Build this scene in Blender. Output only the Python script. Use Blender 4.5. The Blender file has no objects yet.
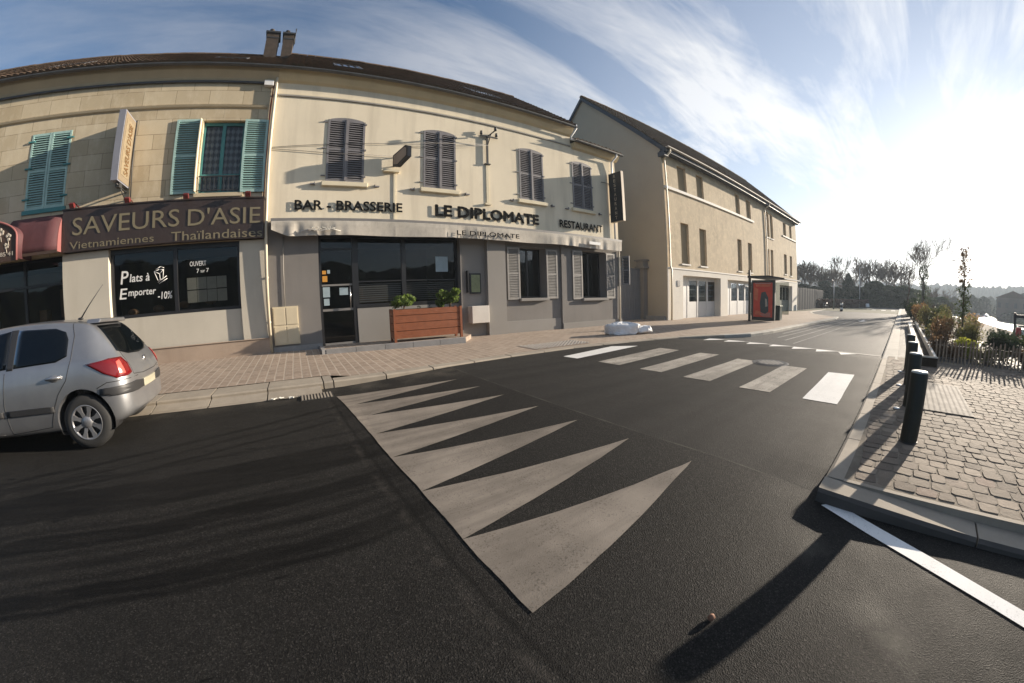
import bpy, bmesh, math, random
from mathutils import Vector, Matrix, Quaternion
from mathutils.bvhtree import BVHTree
from mathutils.geometry import tessellate_polygon
R = math.radians
PI = math.pi
K = 0.88                      # plan unit -> metres
random.seed(7)
HAZE = .00075
sc = bpy.context.scene
COL = sc.collection
ORG = {}                      # absolute origin (plan units) of every object

# ------------------------------------------------------------------ objects
def tag(o, label=None, cat=None, group=None, kind=None):
    if label: o['label'] = label
    if cat: o['category'] = cat
    if group: o['group'] = group
    if kind: o['kind'] = kind
    return o

def thing(name, label, cat, loc=(0, 0, 0), group=None, kind=None):
    o = bpy.data.objects.new(name, None)
    COL.objects.link(o)
    o.location = Vector(loc) * K
    o.empty_display_size = 0.2
    ORG[o.name] = Vector(loc)
    return tag(o, label, cat, group, kind)

def dup(root, loc, rotz=0.0, label=None, scale=1.0, group=None):
    r = root.copy(); COL.objects.link(r)
    r.location = Vector(loc) * K
    r.rotation_euler = (0, 0, rotz)
    r.scale = (scale, scale, scale) if not hasattr(scale, '__len__') else scale
    if label: r['label'] = label
    if group: r['group'] = group
    ORG[r.name] = Vector(loc)
    def rec(a, b):
        for ch in list(a.children):
            c = ch.copy(); COL.objects.link(c); c.parent = b
            c.matrix_parent_inverse = ch.matrix_parent_inverse.copy()
            rec(ch, c)
    rec(root, r)
    return r

class MB:
    def __init__(s):
        s.v = []; s.f = []; s.m = []; s.sm = []
    def add(s, vs, fs, mi=0, sm=False):
        b = len(s.v)
        s.v += [tuple(v) for v in vs]
        for f in fs:
            s.f.append([i + b for i in f]); s.m.append(mi); s.sm.append(sm)
        return s
    def quad(s, a, b, c, d, mi=0):
        return s.add([a, b, c, d], [(0, 1, 2, 3)], mi)
    def poly(s, pts, mi=0):
        return s.add(pts, [tuple(range(len(pts)))], mi)
    def box(s, x0, x1, y0, y1, z0, z1, mi=0):
        x0, x1 = min(x0, x1), max(x0, x1); y0, y1 = min(y0, y1), max(y0, y1); z0, z1 = min(z0, z1), max(z0, z1)
        return s.add([(x0, y0, z0), (x1, y0, z0), (x1, y1, z0), (x0, y1, z0), (x0, y0, z1), (x1, y0, z1), (x1, y1, z1), (x0, y1, z1)],
                     [(3, 2, 1, 0), (4, 5, 6, 7), (0, 1, 5, 4), (1, 2, 6, 5), (2, 3, 7, 6), (3, 0, 4, 7)], mi)
    def obox(s, c, h, rot, mi=0):
        c = Vector(c)
        vs = [c + rot @ Vector((sx * h[0], sy * h[1], sz * h[2])) for sx, sy, sz in
              ((-1, -1, -1), (1, -1, -1), (1, 1, -1), (-1, 1, -1), (-1, -1, 1), (1, -1, 1), (1, 1, 1), (-1, 1, 1))]
        return s.add(vs, [(3, 2, 1, 0), (4, 5, 6, 7), (0, 1, 5, 4), (1, 2, 6, 5), (2, 3, 7, 6), (3, 0, 4, 7)], mi)
    def prism(s, pts, axis, a, b, mi=0):
        """polygon pts (2D) extruded along axis from a to b. axis 'x': pts=(y,z), 'y': (x,z), 'z': (x,y)"""
        def P(p, t):
            return {'x': (t, p[0], p[1]), 'y': (p[0], t, p[1]), 'z': (p[0], p[1], t)}[axis]
        n = len(pts)
        vs = [P(p, a) for p in pts] + [P(p, b) for p in pts]
        fs = [tuple(range(n))[::-1], tuple(range(n, 2 * n))] + [(i, (i + 1) % n, (i + 1) % n + n, i + n) for i in range(n)]
        return s.add(vs, fs, mi)
    def tube(s, pts, r, n=8, mi=0, caps=True, sm=True):
        pts = [Vector(p) for p in pts]
        rs = r if hasattr(r, '__len__') else [r] * len(pts)
        b = len(s.v); prev = None
        for i, p in enumerate(pts):
            d = (pts[min(i + 1, len(pts) - 1)] - pts[max(i - 1, 0)])
            d = d.normalized() if d.length > 1e-9 else Vector((0, 0, 1))
            if prev is None:
                a = d.orthogonal().normalized()
            else:
                a = (prev - d * prev.dot(d))
                a = a.normalized() if a.length > 1e-6 else d.orthogonal().normalized()
            prev = a
            c = d.cross(a)
            for k in range(n):
                t = 2 * PI * k / n
                s.v.append(tuple(p + (a * math.cos(t) + c * math.sin(t)) * rs[i]))
        for i in range(len(pts) - 1):
            for k in range(n):
                k2 = (k + 1) % n
                s.f.append([b + i * n + k, b + i * n + k2, b + (i + 1) * n + k2, b + (i + 1) * n + k]); s.m.append(mi); s.sm.append(sm)
        if caps and n > 2:
            s.f.append([b + k for k in range(n)][::-1]); s.m.append(mi); s.sm.append(False)
            e = b + (len(pts) - 1) * n
            s.f.append([e + k for k in range(n)]); s.m.append(mi); s.sm.append(False)
        return s
    def lathe(s, prof, c, axis='z', n=24, mi=0, sm=True):
        """prof = [(r, t)], revolved about axis through c"""
        b = len(s.v); c = Vector(c)
        for (r, t) in prof:
            for k in range(n):
                a = 2 * PI * k / n; u, w = r * math.cos(a), r * math.sin(a)
                q = {'z': (u, w, t), 'y': (u, t, w), 'x': (t, u, w)}[axis]
                s.v.append(tuple(c + Vector(q)))
        for i in range(len(prof) - 1):
            for k in range(n):
                k2 = (k + 1) % n
                s.f.append([b + i * n + k, b + i * n + k2, b + (i + 1) * n + k2, b + (i + 1) * n + k]); s.m.append(mi); s.sm.append(sm)
        return s
    def ball(s, c, r, n=10, m=7, mi=0):
        rr = r if hasattr(r, '__len__') else (r, r, r)
        b = len(s.v)
        for i in range(m + 1):
            ph = PI * i / m
            for k in range(n):
                a = 2 * PI * k / n
                s.v.append((c[0] + rr[0] * math.sin(ph) * math.cos(a), c[1] + rr[1] * math.sin(ph) * math.sin(a), c[2] + rr[2] * math.cos(ph)))
        for i in range(m):
            for k in range(n):
                k2 = (k + 1) % n
                s.f.append([b + i * n + k, b + i * n + k2, b + (i + 1) * n + k2, b + (i + 1) * n + k]); s.m.append(mi); s.sm.append(True)
        return s
    def text(s, txt, o, ux, uz, w, h, depth=0.03, bold=0.0, mi=0, res=3, shear=0.0, fit=True):
        """text fitted in a box of w x h: o lower-left corner, ux right direction, uz up direction; thickness towards ux x uz"""
        cu = bpy.data.curves.new('t', 'FONT'); cu.body = txt; cu.size = 1; cu.extrude = 0.0; cu.offset = 0; cu.shear = shear
        cu.resolution_u = res
        ob = bpy.data.objects.new('t', cu); COL.objects.link(ob)
        dg = bpy.context.evaluated_depsgraph_get(); me = bpy.data.meshes.new_from_object(ob.evaluated_get(dg))
        vs = [v.co.copy() for v in me.vertices]; fs = [tuple(p.vertices) for p in me.polygons]
        # boundary edges for the sides
        cnt = {}
        for f in fs:
            for i in range(len(f)):
                e = (f[i], f[(i + 1) % len(f)]); k = tuple(sorted(e)); cnt.setdefault(k, []).append(e)
        bpy.data.objects.remove(ob); bpy.data.curves.remove(cu); bpy.data.meshes.remove(me)
        if not vs: return s
        x0 = min(v.x for v in vs); x1 = max(v.x for v in vs); y0 = min(v.y for v in vs); y1 = max(v.y for v in vs)
        sx = w / max(x1 - x0, 1e-6); sy = h / max(y1 - y0, 1e-6)
        if not fit: sx = sy = min(sx, sy)
        o = Vector(o); ux = Vector(ux).normalized(); uz = Vector(uz).normalized(); nn = ux.cross(uz)
        def P(v, d): return o + ux * ((v.x - x0) * sx) + uz * ((v.y - y0) * sy) + nn * d
        n = len(vs)
        if bold > .001:      # heavier strokes: the outline laid again a little to each side, each a hair deeper
            bx, bz = bold * w / max(x1 - x0, 1e-6), bold * h / max(y1 - y0, 1e-6)
            for q, (ax, az) in enumerate(((-1, 0), (1, 0), (0, 1), (0, -1), (.7, .7), (-.7, .7), (.7, -.7), (-.7, -.7))):
                s.add([P(v, depth - .0006 * (q + 1)) + ux * (bx * ax) + uz * (bz * az) for v in vs], fs, mi)
        allv = [P(v, depth) for v in vs] + [P(v, 0) for v in vs]
        allf = [f for f in fs]
        if depth > 0.012:
            for k, es in cnt.items():
                if len(es) == 1:
                    a, b = es[0]; allf.append((b, a, a + n, b + n))
        return s.add(allv, allf, mi)
    def build(s, name, mats, parent=None, origin=None, label=None, recalc=True, bevel=0.0, cat=None, group=None, kind=None):
        me = bpy.data.meshes.new(name)
        if parent is not None: org = ORG[parent.name]
        else: org = Vector(origin) if origin is not None else Vector((0, 0, 0))
        me.from_pydata([((v[0] - org.x) * K, (v[1] - org.y) * K, (v[2] - org.z) * K) for v in s.v], [], s.f)
        mats = mats if isinstance(mats, (list, tuple)) else [mats]
        for m in mats: me.materials.append(m)
        me.polygons.foreach_set('material_index', s.m)
        me.polygons.foreach_set('use_smooth', s.sm)
        me.update()
        if recalc:
            bm = bmesh.new(); bm.from_mesh(me)
            bmesh.ops.recalc_face_normals(bm, faces=bm.faces); bm.to_mesh(me); bm.free()
        o = bpy.data.objects.new(name, me); COL.objects.link(o)
        if parent is not None:
            o.parent = parent
            if label: o['label'] = label
        else:
            o.location = org * K
            tag(o, label, cat, group, kind)
        ORG[o.name] = org
        if bevel > 0:
            b = o.modifiers.new('bevel', 'BEVEL'); b.width = bevel * K; b.segments = 2; b.limit_method = 'ANGLE'; b.angle_limit = R(50)
        return o

def build_split(mb, name, mats, parent, **kw):
    """one object per connected piece of the mesh"""
    p = list(range(len(mb.v)))
    def find(i):
        while p[i] != i: p[i] = p[p[i]]; i = p[i]
        return i
    for f in mb.f:
        r = find(f[0])
        for k in f[1:]: p[find(k)] = r
    groups = {}
    for i, f in enumerate(mb.f): groups.setdefault(find(f[0]), []).append(i)
    out = []
    for g in groups.values():
        q = MB(); ids = {}
        for i in g:
            nf = []
            for k in mb.f[i]:
                if k not in ids: ids[k] = len(q.v); q.v.append(mb.v[k])
                nf.append(ids[k])
            q.f.append(nf); q.m.append(mb.m[i]); q.sm.append(mb.sm[i])
        out.append(q.build(name, mats, parent, **kw))
    return out

# ------------------------------------------------------------------ materials
class NT:
    def __init__(s, name):
        s.mat = bpy.data.materials.new(name); s.mat.use_nodes = True
        s.t = s.mat.node_tree; s.n = s.t.nodes; s.n.clear()
        s.out = s.n.new('ShaderNodeOutputMaterial'); s.b = s.n.new('ShaderNodeBsdfPrincipled')
        s.t.links.new(s.b.outputs[0], s.out.inputs[0])
        tc = s.n.new('ShaderNodeTexCoord'); s.co = tc.outputs['Object']
    def new(s, typ, **kw):
        n = s.n.new(typ)
        for k, v in kw.items():
            if hasattr(n, k): setattr(n, k, v)
        return n
    def set(s, sock, v):
        if hasattr(v, 'is_linked') or hasattr(v, 'links'): s.t.links.new(v, sock)
        elif hasattr(v, '__len__') and len(v) == 3 and len(sock.default_value) == 4: sock.default_value = (*v, 1)
        else: sock.default_value = v
    def math(s, op, a, b=None, c=None, clamp=False):
        n = s.n.new('ShaderNodeMath'); n.operation = op; n.use_clamp = clamp
        s.set(n.inputs[0], a)
        if b is not None: s.set(n.inputs[1], b)
        if c is not None: s.set(n.inputs[2], c)
        return n.outputs[0]
    def xyz(s, v=None):
        n = s.n.new('ShaderNodeSeparateXYZ'); s.set(n.inputs[0], v if v is not None else s.co); return n.outputs
    def comb(s, x, y, z):
        n = s.n.new('ShaderNodeCombineXYZ'); s.set(n.inputs[0], x); s.set(n.inputs[1], y); s.set(n.inputs[2], z); return n.outputs[0]
    def mapping(s, v=None, loc=(0, 0, 0), rot=(0, 0, 0), scale=(1, 1, 1)):
        n = s.n.new('ShaderNodeMapping'); s.set(n.inputs[0], v if v is not None else s.co)
        n.inputs['Location'].default_value = loc; n.inputs['Rotation'].default_value = rot; n.inputs['Scale'].default_value = scale
        return n.outputs[0]
    def noise(s, scale, v=None, detail=4, rough=.55, dist=0.0, col=False):
        n = s.n.new('ShaderNodeTexNoise'); s.set(n.inputs['Vector'], v if v is not None else s.co)
        n.inputs['Scale'].default_value = scale; n.inputs['Detail'].default_value = detail; n.inputs['Roughness'].default_value = rough; n.inputs['Distortion'].default_value = dist
        return n.outputs['Color' if col else 'Fac']
    def voronoi(s, scale, v=None, feature='F1', out='Distance', rand=1.0):
        n = s.n.new('ShaderNodeTexVoronoi'); n.feature = feature; s.set(n.inputs['Vector'], v if v is not None else s.co)
        n.inputs['Scale'].default_value = scale; n.inputs['Randomness'].default_value = rand
        return n.outputs[out]
    def ramp(s, fac, stops, interp='LINEAR'):
        n = s.n.new('ShaderNodeValToRGB'); s.set(n.inputs[0], fac); cr = n.color_ramp; cr.interpolation = interp
        while len(cr.elements) < len(stops): cr.elements.new(0.5)
        for e, (p, c) in zip(cr.elements, stops):
            e.position = p; e.color = (*c, 1) if hasattr(c, '__len__') else (c, c, c, 1)
        return n.outputs[0]
    def mix(s, fac, a, b, blend='MIX'):
        n = s.n.new('ShaderNodeMix'); n.data_type = 'RGBA'; n.blend_type = blend
        s.set(n.inputs[0], fac); s.set(n.inputs[6], a); s.set(n.inputs[7], b); return n.outputs[2]
    def bump(s, h, strength=.5, dist=.01):
        n = s.n.new('ShaderNodeBump'); s.set(n.inputs['Height'], h); n.inputs['Strength'].default_value = strength; n.inputs['Distance'].default_value = dist
        s.t.links.new(n.outputs[0], s.b.inputs['Normal']); return n.outputs[0]
    def brick(s, v, w, h, mortar, c1, c2, cm, off=.5, squash=1.0, bias=0.0, smooth=.1):
        n = s.n.new('ShaderNodeTexBrick'); s.set(n.inputs['Vector'], v); n.offset = off; n.squash = squash
        s.set(n.inputs['Color1'], c1); s.set(n.inputs['Color2'], c2); s.set(n.inputs['Mortar'], cm)
        n.inputs['Scale'].default_value = 1; n.inputs['Mortar Size'].default_value = mortar; n.inputs['Mortar Smooth'].default_value = smooth
        n.inputs['Bias'].default_value = bias; n.inputs['Brick Width'].default_value = w; n.inputs['Row Height'].default_value = h
        return n.outputs['Color'], n.outputs['Fac']
    def done(s, col=None, rough=None, metal=None, spec=None, coat=None):
        for k, v in (('Base Color', col), ('Roughness', rough), ('Metallic', metal), ('Specular IOR Level', spec), ('Coat Weight', coat)):
            if v is not None: s.set(s.b.inputs[k], v)
        return s.mat

def leafM(name, col, var=.35, vscale=4, trans=.4):
    t = NT(name)
    n1 = t.noise(vscale, detail=5, rough=.6)
    c = t.ramp(n1, [(.3, tuple(v * (1 - var) for v in col)), (.7, tuple(min(.9, v * (1 + var)) for v in col))])
    t.done(c, .6, 0, .2)
    tr = t.n.new('ShaderNodeBsdfTranslucent'); t.set(tr.inputs[0], t.mix(.5, c, tuple(min(.9, v * 2.0) for v in col)))
    mx = t.n.new('ShaderNodeMixShader'); mx.inputs[0].default_value = trans
    t.t.links.new(t.b.outputs[0], mx.inputs[1]); t.t.links.new(tr.outputs[0], mx.inputs[2]); t.t.links.new(mx.outputs[0], t.out.inputs[0])
    return t.mat

def M(name, col, rough=.6, var=.12, vscale=2.0, metal=0.0, bump=0.0, bscale=60, spec=.5, dirt=0.0, coat=0.0, dirtcol=(.12, .1, .08)):
    t = NT(name)
    n1 = t.noise(vscale, detail=6, rough=.6)
    lo = tuple(c * (1 - var) for c in col); hi = tuple(min(c * (1 + var), .95) for c in col)
    c = t.ramp(n1, [(.3, lo), (.7, hi)])
    if dirt > 0:
        n2 = t.noise(vscale * 2.7, t.mapping(scale=(1, 1, .35)), detail=8, rough=.7)
        f = t.ramp(n2, [(.5, 0.0), (.75, 1.0)])
        c = t.mix(t.math('MULTIPLY', f, dirt), c, dirtcol)
    rr = t.math('ADD', t.math('MULTIPLY', n1, .2), rough - .1)
    if bump > 0: t.bump(t.noise(bscale, detail=3), bump, .01)
    return t.done(c, rr, metal, spec, coat)

# ------------------------------------------------------------------ materials of the place
m = {}
def asphalt(name, a, b, coarse, stains=False, joint=False, bmp=.5, spec=.14):
    t = NT(name)
    p = t.mapping(scale=(1 / K, 1 / K, 1 / K))
    X, Y, Z = t.xyz(p)
    big = t.noise(.35, p, detail=5, rough=.6)
    mid = t.noise(2.3, p, detail=6, rough=.65)
    fine = t.voronoi(coarse, p, out='Color')
    fs = t.xyz(fine)[0]
    agg = t.voronoi(coarse, p)
    c = t.ramp(t.math('ADD', t.math('MULTIPLY', big, .5), t.math('MULTIPLY', mid, .5)), [(.35, a), (.65, b)])
    f2 = t.xyz(t.voronoi(coarse * .55, p, out='Color'))[1]
    gr = t.math('ADD', .5, t.math('ADD', t.math('MULTIPLY', t.math('POWER', fs, 2.0), .9), t.math('MULTIPLY', t.math('POWER', f2, 3.0), .5)))
    gs = t.n.new('ShaderNodeVectorMath'); gs.operation = 'SCALE'; t.set(gs.inputs[0], c); t.set(gs.inputs['Scale'], gr); c = gs.outputs[0]
    c = t.mix(t.ramp(fs, [(.0, 0), (.9, 0.0), (1, .3)]), c, (.1, .094, .084))
    rough = t.math('ADD', .62, t.math('MULTIPLY', mid, .25))
    if stains:
        # old damp tyre trails and drips that run along the street, left of the raised table
        jit = t.noise(1.0, t.comb(t.math('MULTIPLY', X, .7), t.math('MULTIPLY', Y, .7), 0.0), detail=5, rough=.6)
        tex = t.noise(1.0, t.comb(t.math('MULTIPLY', X, .9), t.math('MULTIPLY', Y, 7), 2.0), detail=5, rough=.65)
        def band(v, c0, wd, amt, lo=.38, hi=.6):
            d = t.math('ABSOLUTE', t.math('ADD', t.math('SUBTRACT', v, c0), t.math('MULTIPLY', t.math('SUBTRACT', jit, .5), .3)))
            e = t.math('SUBTRACT', 1.0, t.math('DIVIDE', t.math('SUBTRACT', d, wd), .05), clamp=True)
            return t.math('MULTIPLY', t.math('MULTIPLY', e, t.ramp(tex, [(lo, .55), (hi, 1)])), amt)
        w = t.math('SUBTRACT', Y, t.math('MULTIPLY', X, .12)); w2 = t.math('SUBTRACT', Y, t.math('MULTIPLY', X, .38))
        mk = band(w, 3.95, .3, .75)
        for (vv, c0, wd, am) in ((w, 3.18, .1, .85), (w, 3.4, .02, .5), (w, 2.98, .012, .55), (w, 2.8, .035, .7), (w, 2.42, .07, .9), (w, 2.27, .015, .9), (w, 2.6, .012, .5), (w, 4.6, .02, .5), (w2, 5.12, .02, .7), (w2, 5.8, .03, .75), (w2, 5.45, .012, .6)):
            mk = t.math('MAXIMUM', mk, band(vv, c0, wd, am))
        drip = t.ramp(t.noise(1.0, t.comb(t.math('MULTIPLY', X, 2.2), t.math('MULTIPLY', w, 9), 9.0), detail=3), [(.66, 0), (.7, 1)])
        dm = t.math('MULTIPLY', drip, t.ramp(t.math('MULTIPLY', w, .1), [(.1, 0), (.15, .8), (.55, .8), (.62, 0)]))
        mk = t.math('MAXIMUM', mk, dm, clamp=True)
        mk = t.math('MULTIPLY', mk, t.ramp(t.math('MULTIPLY', t.math('ADD', X, 10), .06), [(0, 1), (.64, 1), (.72, 0)]))
        c = t.mix(t.math('MULTIPLY', mk, .95), c, tuple(v * .08 for v in a))
        rough = t.math('SUBTRACT', rough, t.math('MULTIPLY', mk, .08))
        sl = t.math('ADD', X, t.math('MULTIPLY', Y, .047))
        dse = t.math('ABSOLUTE', t.math('SUBTRACT', t.math('ADD', sl, t.math('MULTIPLY', t.math('SUBTRACT', mid, .5), .06)), .76))
        c = t.mix(t.math('MULTIPLY', t.ramp(dse, [(.0, 1), (.03, 0)]), .7), c, tuple(v * .3 for v in a))
        dse2 = t.math('ABSOLUTE', t.math('SUBTRACT', t.math('ADD', sl, t.math('MULTIPLY', t.math('SUBTRACT', mid, .5), .12)), .68))
        c = t.mix(t.math('MULTIPLY', t.math('MULTIPLY', t.ramp(dse2, [(.0, 1), (.05, 0)]), t.ramp(t.noise(5, p, detail=6), [(.45, 0), (.65, 1)])), .3), c, (.09, .08, .068))
        gut = t.math('MULTIPLY', t.ramp(t.math('SUBTRACT', Y, 6.2), [(.3, 0), (.9, 1)]), t.ramp(t.noise(2, p, detail=7), [(.4, 0), (.7, 1)]))
        c = t.mix(t.math('MULTIPLY', gut, .5), c, (.12, .105, .085))
        # fine grey worn trail beside the raised table
        tr = t.ramp(t.noise(1.4, p, detail=6), [(.5, 0), (.7, 1)])
        d = t.math('ABSOLUTE', t.math('SUBTRACT', X, t.math('SUBTRACT', 2.6, t.math('MULTIPLY', t.math('SUBTRACT', .45, Y), .95))))
        near = t.math('MULTIPLY', t.ramp(d, [(.0, 1), (.3, 0)]), t.ramp(Y, [(.35, 1), (.6, 0)]))
        c = t.mix(t.math('MULTIPLY', t.math('MULTIPLY', tr, near), .75), c, (.13, .12, .1))
    if joint:
        # tyre-polished lanes on the table and the new joint
        w = t.math('ADD', Y, t.math('MULTIPLY', X, .02))
        q = t.comb(t.math('MULTIPLY', X, .1), t.math('MULTIPLY', w, 1.6), 5.0)
        n = t.ramp(t.noise(1.0, q, detail=3), [(.42, 0), (.6, 1)])
        c = t.mix(t.math('MULTIPLY', n, .6), c, tuple(v * .4 for v in a))
        d = t.math('ABSOLUTE', t.math('SUBTRACT', X, t.math('ADD', 3.18, t.math('MULTIPLY', t.math('SUBTRACT', mid, .5), .12))))
        j = t.ramp(d, [(.0, 1), (.045, .0)])
        c = t.mix(t.math('MULTIPLY', j, .55), c, (.15, .14, .12))
        side = t.ramp(X, [(.0, 0), (1.0, 1)])
        s2 = t.math('GREATER_THAN', X, 3.18)
        c = t.mix(t.math('MULTIPLY', s2, .18), c, (.06, .057, .053))
    t.bump(t.math('ADD', t.math('MULTIPLY', agg, 1.0), t.math('MULTIPLY', fs, .6)), bmp, .004)
    return t.done(c, rough, 0, spec)
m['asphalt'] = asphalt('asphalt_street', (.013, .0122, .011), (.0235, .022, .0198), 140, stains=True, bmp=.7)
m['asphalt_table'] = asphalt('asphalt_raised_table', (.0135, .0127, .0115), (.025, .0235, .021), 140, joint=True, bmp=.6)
m['asphalt_far'] = asphalt('asphalt_grey', (.06, .059, .055), (.09, .087, .08), 60, bmp=.5, spec=.2)
m['asphalt_path'] = asphalt('asphalt_footway', (.06, .059, .055), (.085, .082, .077), 60, spec=.2)

def paint(name, col, wear, dirt):
    t = NT(name)
    g = t.n.new('ShaderNodeNewGeometry'); p = t.mapping(g.outputs['Position'], scale=(1 / K,) * 3)
    n = t.noise(1.1, p, detail=8, rough=.65); f = t.noise(60, p, detail=4, rough=.7)
    st = t.noise(1.0, t.mapping(p, rot=(0, 0, R(-4)), scale=(.5, 5, 1)), detail=5, rough=.6)
    c = t.ramp(n, [(.3, tuple(v * (1 - dirt) for v in col)), (.7, col)])
    c = t.mix(t.math('MULTIPLY', t.ramp(st, [(.42, 0), (.68, 1)]), dirt * 1.3, clamp=True), c, tuple(v * .38 for v in col))
    cr = t.voronoi(1.7, t.mapping(t.mix(.12, p, t.noise(3, p, col=True)), scale=(1, 1.7, 1)), feature='DISTANCE_TO_EDGE')
    ck = t.ramp(t.noise(.9, p), [(.5, 0), (.6, 1)])
    c = t.mix(t.math('MULTIPLY', t.math('MULTIPLY', t.ramp(cr, [(.0, 1), (.008, 0)]), ck), wear), c, (.09, .08, .07))
    t.bump(t.voronoi(110, p), .2, .003)
    m_ = t.done(c, .75, 0, .25)
    # chipped spots where the asphalt shows through
    chip = t.math('MULTIPLY', t.ramp(t.math('ADD', t.math('MULTIPLY', f, .75), t.math('MULTIPLY', t.noise(4, p, detail=5), .25)), [(.56, 0), (.6, 1)]), wear * 1.6, clamp=True)
    tr = t.n.new('ShaderNodeBsdfTransparent'); mx = t.n.new('ShaderNodeMixShader'); t.set(mx.inputs[0], chip)
    t.t.links.new(t.b.outputs[0], mx.inputs[1]); t.t.links.new(tr.outputs[0], mx.inputs[2]); t.t.links.new(mx.outputs[0], t.out.inputs[0])
    return m_
m['paint_tooth'] = paint('worn_cream_road_paint', (.34, .29, .235), .2, .5)
m['paint_white'] = paint('fresh_white_road_paint', (.74, .73, .7), .12, .1)
m['paint_mid'] = paint('trodden_road_paint', (.46, .42, .36), .45, .5)
m['paint_line'] = paint('white_line_paint', (.8, .8, .78), .1, .08)
m['paint_faint'] = paint('faded_line_paint', (.3, .29, .27), .5, .3)

def concrete(name, col, joints=None):
    t = NT(name)
    n = t.noise(5, detail=8, rough=.7); n2 = t.noise(.9, detail=4)
    c = t.ramp(t.math('ADD', t.math('MULTIPLY', n, .5), t.math('MULTIPLY', n2, .5)), [(.35, tuple(v * .72 for v in col)), (.65, col)])
    t.bump(t.noise(90, detail=3), .35, .004)
    return t.done(c, .85, 0, .3)
m['kerb'] = concrete('kerb_concrete', (.37, .32, .255))
m['kerb_pale'] = concrete('pale_kerb_concrete', (.46, .43, .37))
m['kerb_dark'] = concrete('dark_kerb_face', (.1, .09, .08))  # darker concrete for the outer faces of the corner kerb
m['step'] = concrete('step_concrete', (.33, .32, .31))

def pavers():
    t = NT('red_beige_pavers')
    p = t.mapping(scale=(1 / K,) * 3, rot=(0, 0, R(90)))
    c, f = t.brick(p, .36, .2, .016, (.25, .19, .145), (.34, .265, .205), (.42, .355, .29), off=.5)
    n = t.noise(.8, detail=6); n2 = t.noise(14, detail=4)
    c = t.mix(t.ramp(n, [(.4, .0), (.7, .45)]), c, (.24, .19, .15))
    c = t.mix(t.ramp(n2, [(.45, 0), (.75, .35)]), c, (.5, .42, .33))
    t.bump(t.math('ADD', t.math('MULTIPLY', t.math('SUBTRACT', 1, f), 1), t.math('MULTIPLY', n2, .3)), .6, .01)
    return t.done(c, .85, 0, .3)
m['pavers'] = pavers()

def sett():
    t = NT('granite_setts')
    v = t.n.new('ShaderNodeAttribute'); v.attribute_name = 'tone'
    n = t.noise(9, detail=7, rough=.65); n2 = t.noise(70, detail=3)
    base = t.ramp(v.outputs['Fac'], [(0, (.13, .098, .074)), (.35, (.185, .145, .108)), (.65, (.225, .178, .132)), (.9, (.31, .25, .19)), (1, (.19, .12, .09))])
    c = t.mix(t.ramp(n, [(.35, .5), (.7, 0)]), base, (.17, .14, .11))
    c = t.mix(t.ramp(n2, [(.55, 0), (.8, .3)]), c, (.5, .43, .35))
    c = t.mix(t.ramp(t.noise(1.3, detail=7, rough=.65), [(.5, 0), (.66, .45)]), c, (.11, .095, .07))
    t.bump(t.math('ADD', n, t.math('MULTIPLY', n2, .4)), .5, .012)
    return t.done(c, .85, 0, .2)
m['sett'] = sett()
m['mortar'] = M('sett_mortar', (.19, .155, .115), .95, .35, 3, bump=.5, bscale=80, dirt=.6, dirtcol=(.07, .075, .04))
m['tactile'] = M('tactile_slab', (.5, .46, .4), .8, .12, 4, bump=.2)

def ashlar():
    t = NT('ashlar_limestone')
    X, Y, Z = t.xyz(t.mapping(scale=(1 / K,) * 3))
    p = t.comb(X, Z, 0.0)
    c, f = t.brick(p, 1.15, .52, .011, (.45, .365, .24), (.6, .51, .36), (.27, .215, .145), off=.5, smooth=.2)
    n = t.noise(.7, detail=7, rough=.6); n2 = t.noise(3, t.mapping(scale=(1, 1, .5)), detail=8, rough=.7)
    c = t.mix(t.ramp(n, [(.35, .0), (.7, .5)]), c, (.36, .3, .21))
    c = t.mix(t.ramp(n2, [(.48, 0), (.68, .6)]), c, (.62, .54, .4))
    t.bump(t.math('ADD', t.math('MULTIPLY', t.noise(40, detail=4), .4), t.math('MULTIPLY', t.math('SUBTRACT', 1, f), .5)), .4, .008)
    return t.done(c, .9, 0, .25)
m['ashlar'] = ashlar()

def stucco(name, col, var=.08, streak=.25, scol=(.3, .26, .2), patch=0.0):
    t = NT(name)
    n = t.noise(.6, detail=7, rough=.6)
    st = t.noise(2.2, t.mapping(scale=(1, 1, .12)), detail=6, rough=.6)
    c = t.ramp(n, [(.3, tuple(v * (1 - var) for v in col)), (.7, tuple(min(.95, v * (1 + var)) for v in col))])
    c = t.mix(t.math('MULTIPLY', t.ramp(st, [(.48, 0), (.75, 1)]), streak), c, scol)
    if patch:
        n3 = t.noise(2.6, detail=9, rough=.72, dist=.6)
        c = t.mix(t.math('MULTIPLY', t.ramp(n3, [(.45, 0), (.62, 1)]), patch), c, tuple(min(.9, v * 1.35) for v in col))
    t.bump(t.noise(55, detail=5, rough=.7), .45, .006)
    return t.done(c, .92, 0, .25)
m['cream'] = stucco('cream_render', (.76, .675, .52), .07, .45, (.43, .37, .28))
m['cream_trim'] = stucco('cream_sill', (.72, .64, .47), .05, .15)
m['soffit'] = stucco('cream_soffit', (.62, .52, .34), .08, .2)
m['soffit_stone'] = stucco('stone_cornice', (.5, .42, .29), .1, .2)
m['grey_wall'] = stucco('grey_render', (.215, .2, .185), .1, .35, (.15, .145, .14))
m['grey_light'] = stucco('grey_panel_render', (.27, .255, .235), .06, .1)
m['b1_render'] = stucco('pale_shopfront_render', (.52, .48, .4), .08, .25, (.36, .32, .25))
m['plinth'] = stucco('pinkish_stone_plinth', (.36, .28, .215), .15, .3, (.22, .16, .12), patch=.2)
m['b3_wall'] = stucco('weathered_ochre_render', (.54, .45, .32), .14, .45, (.33, .26, .18), patch=.5)
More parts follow.
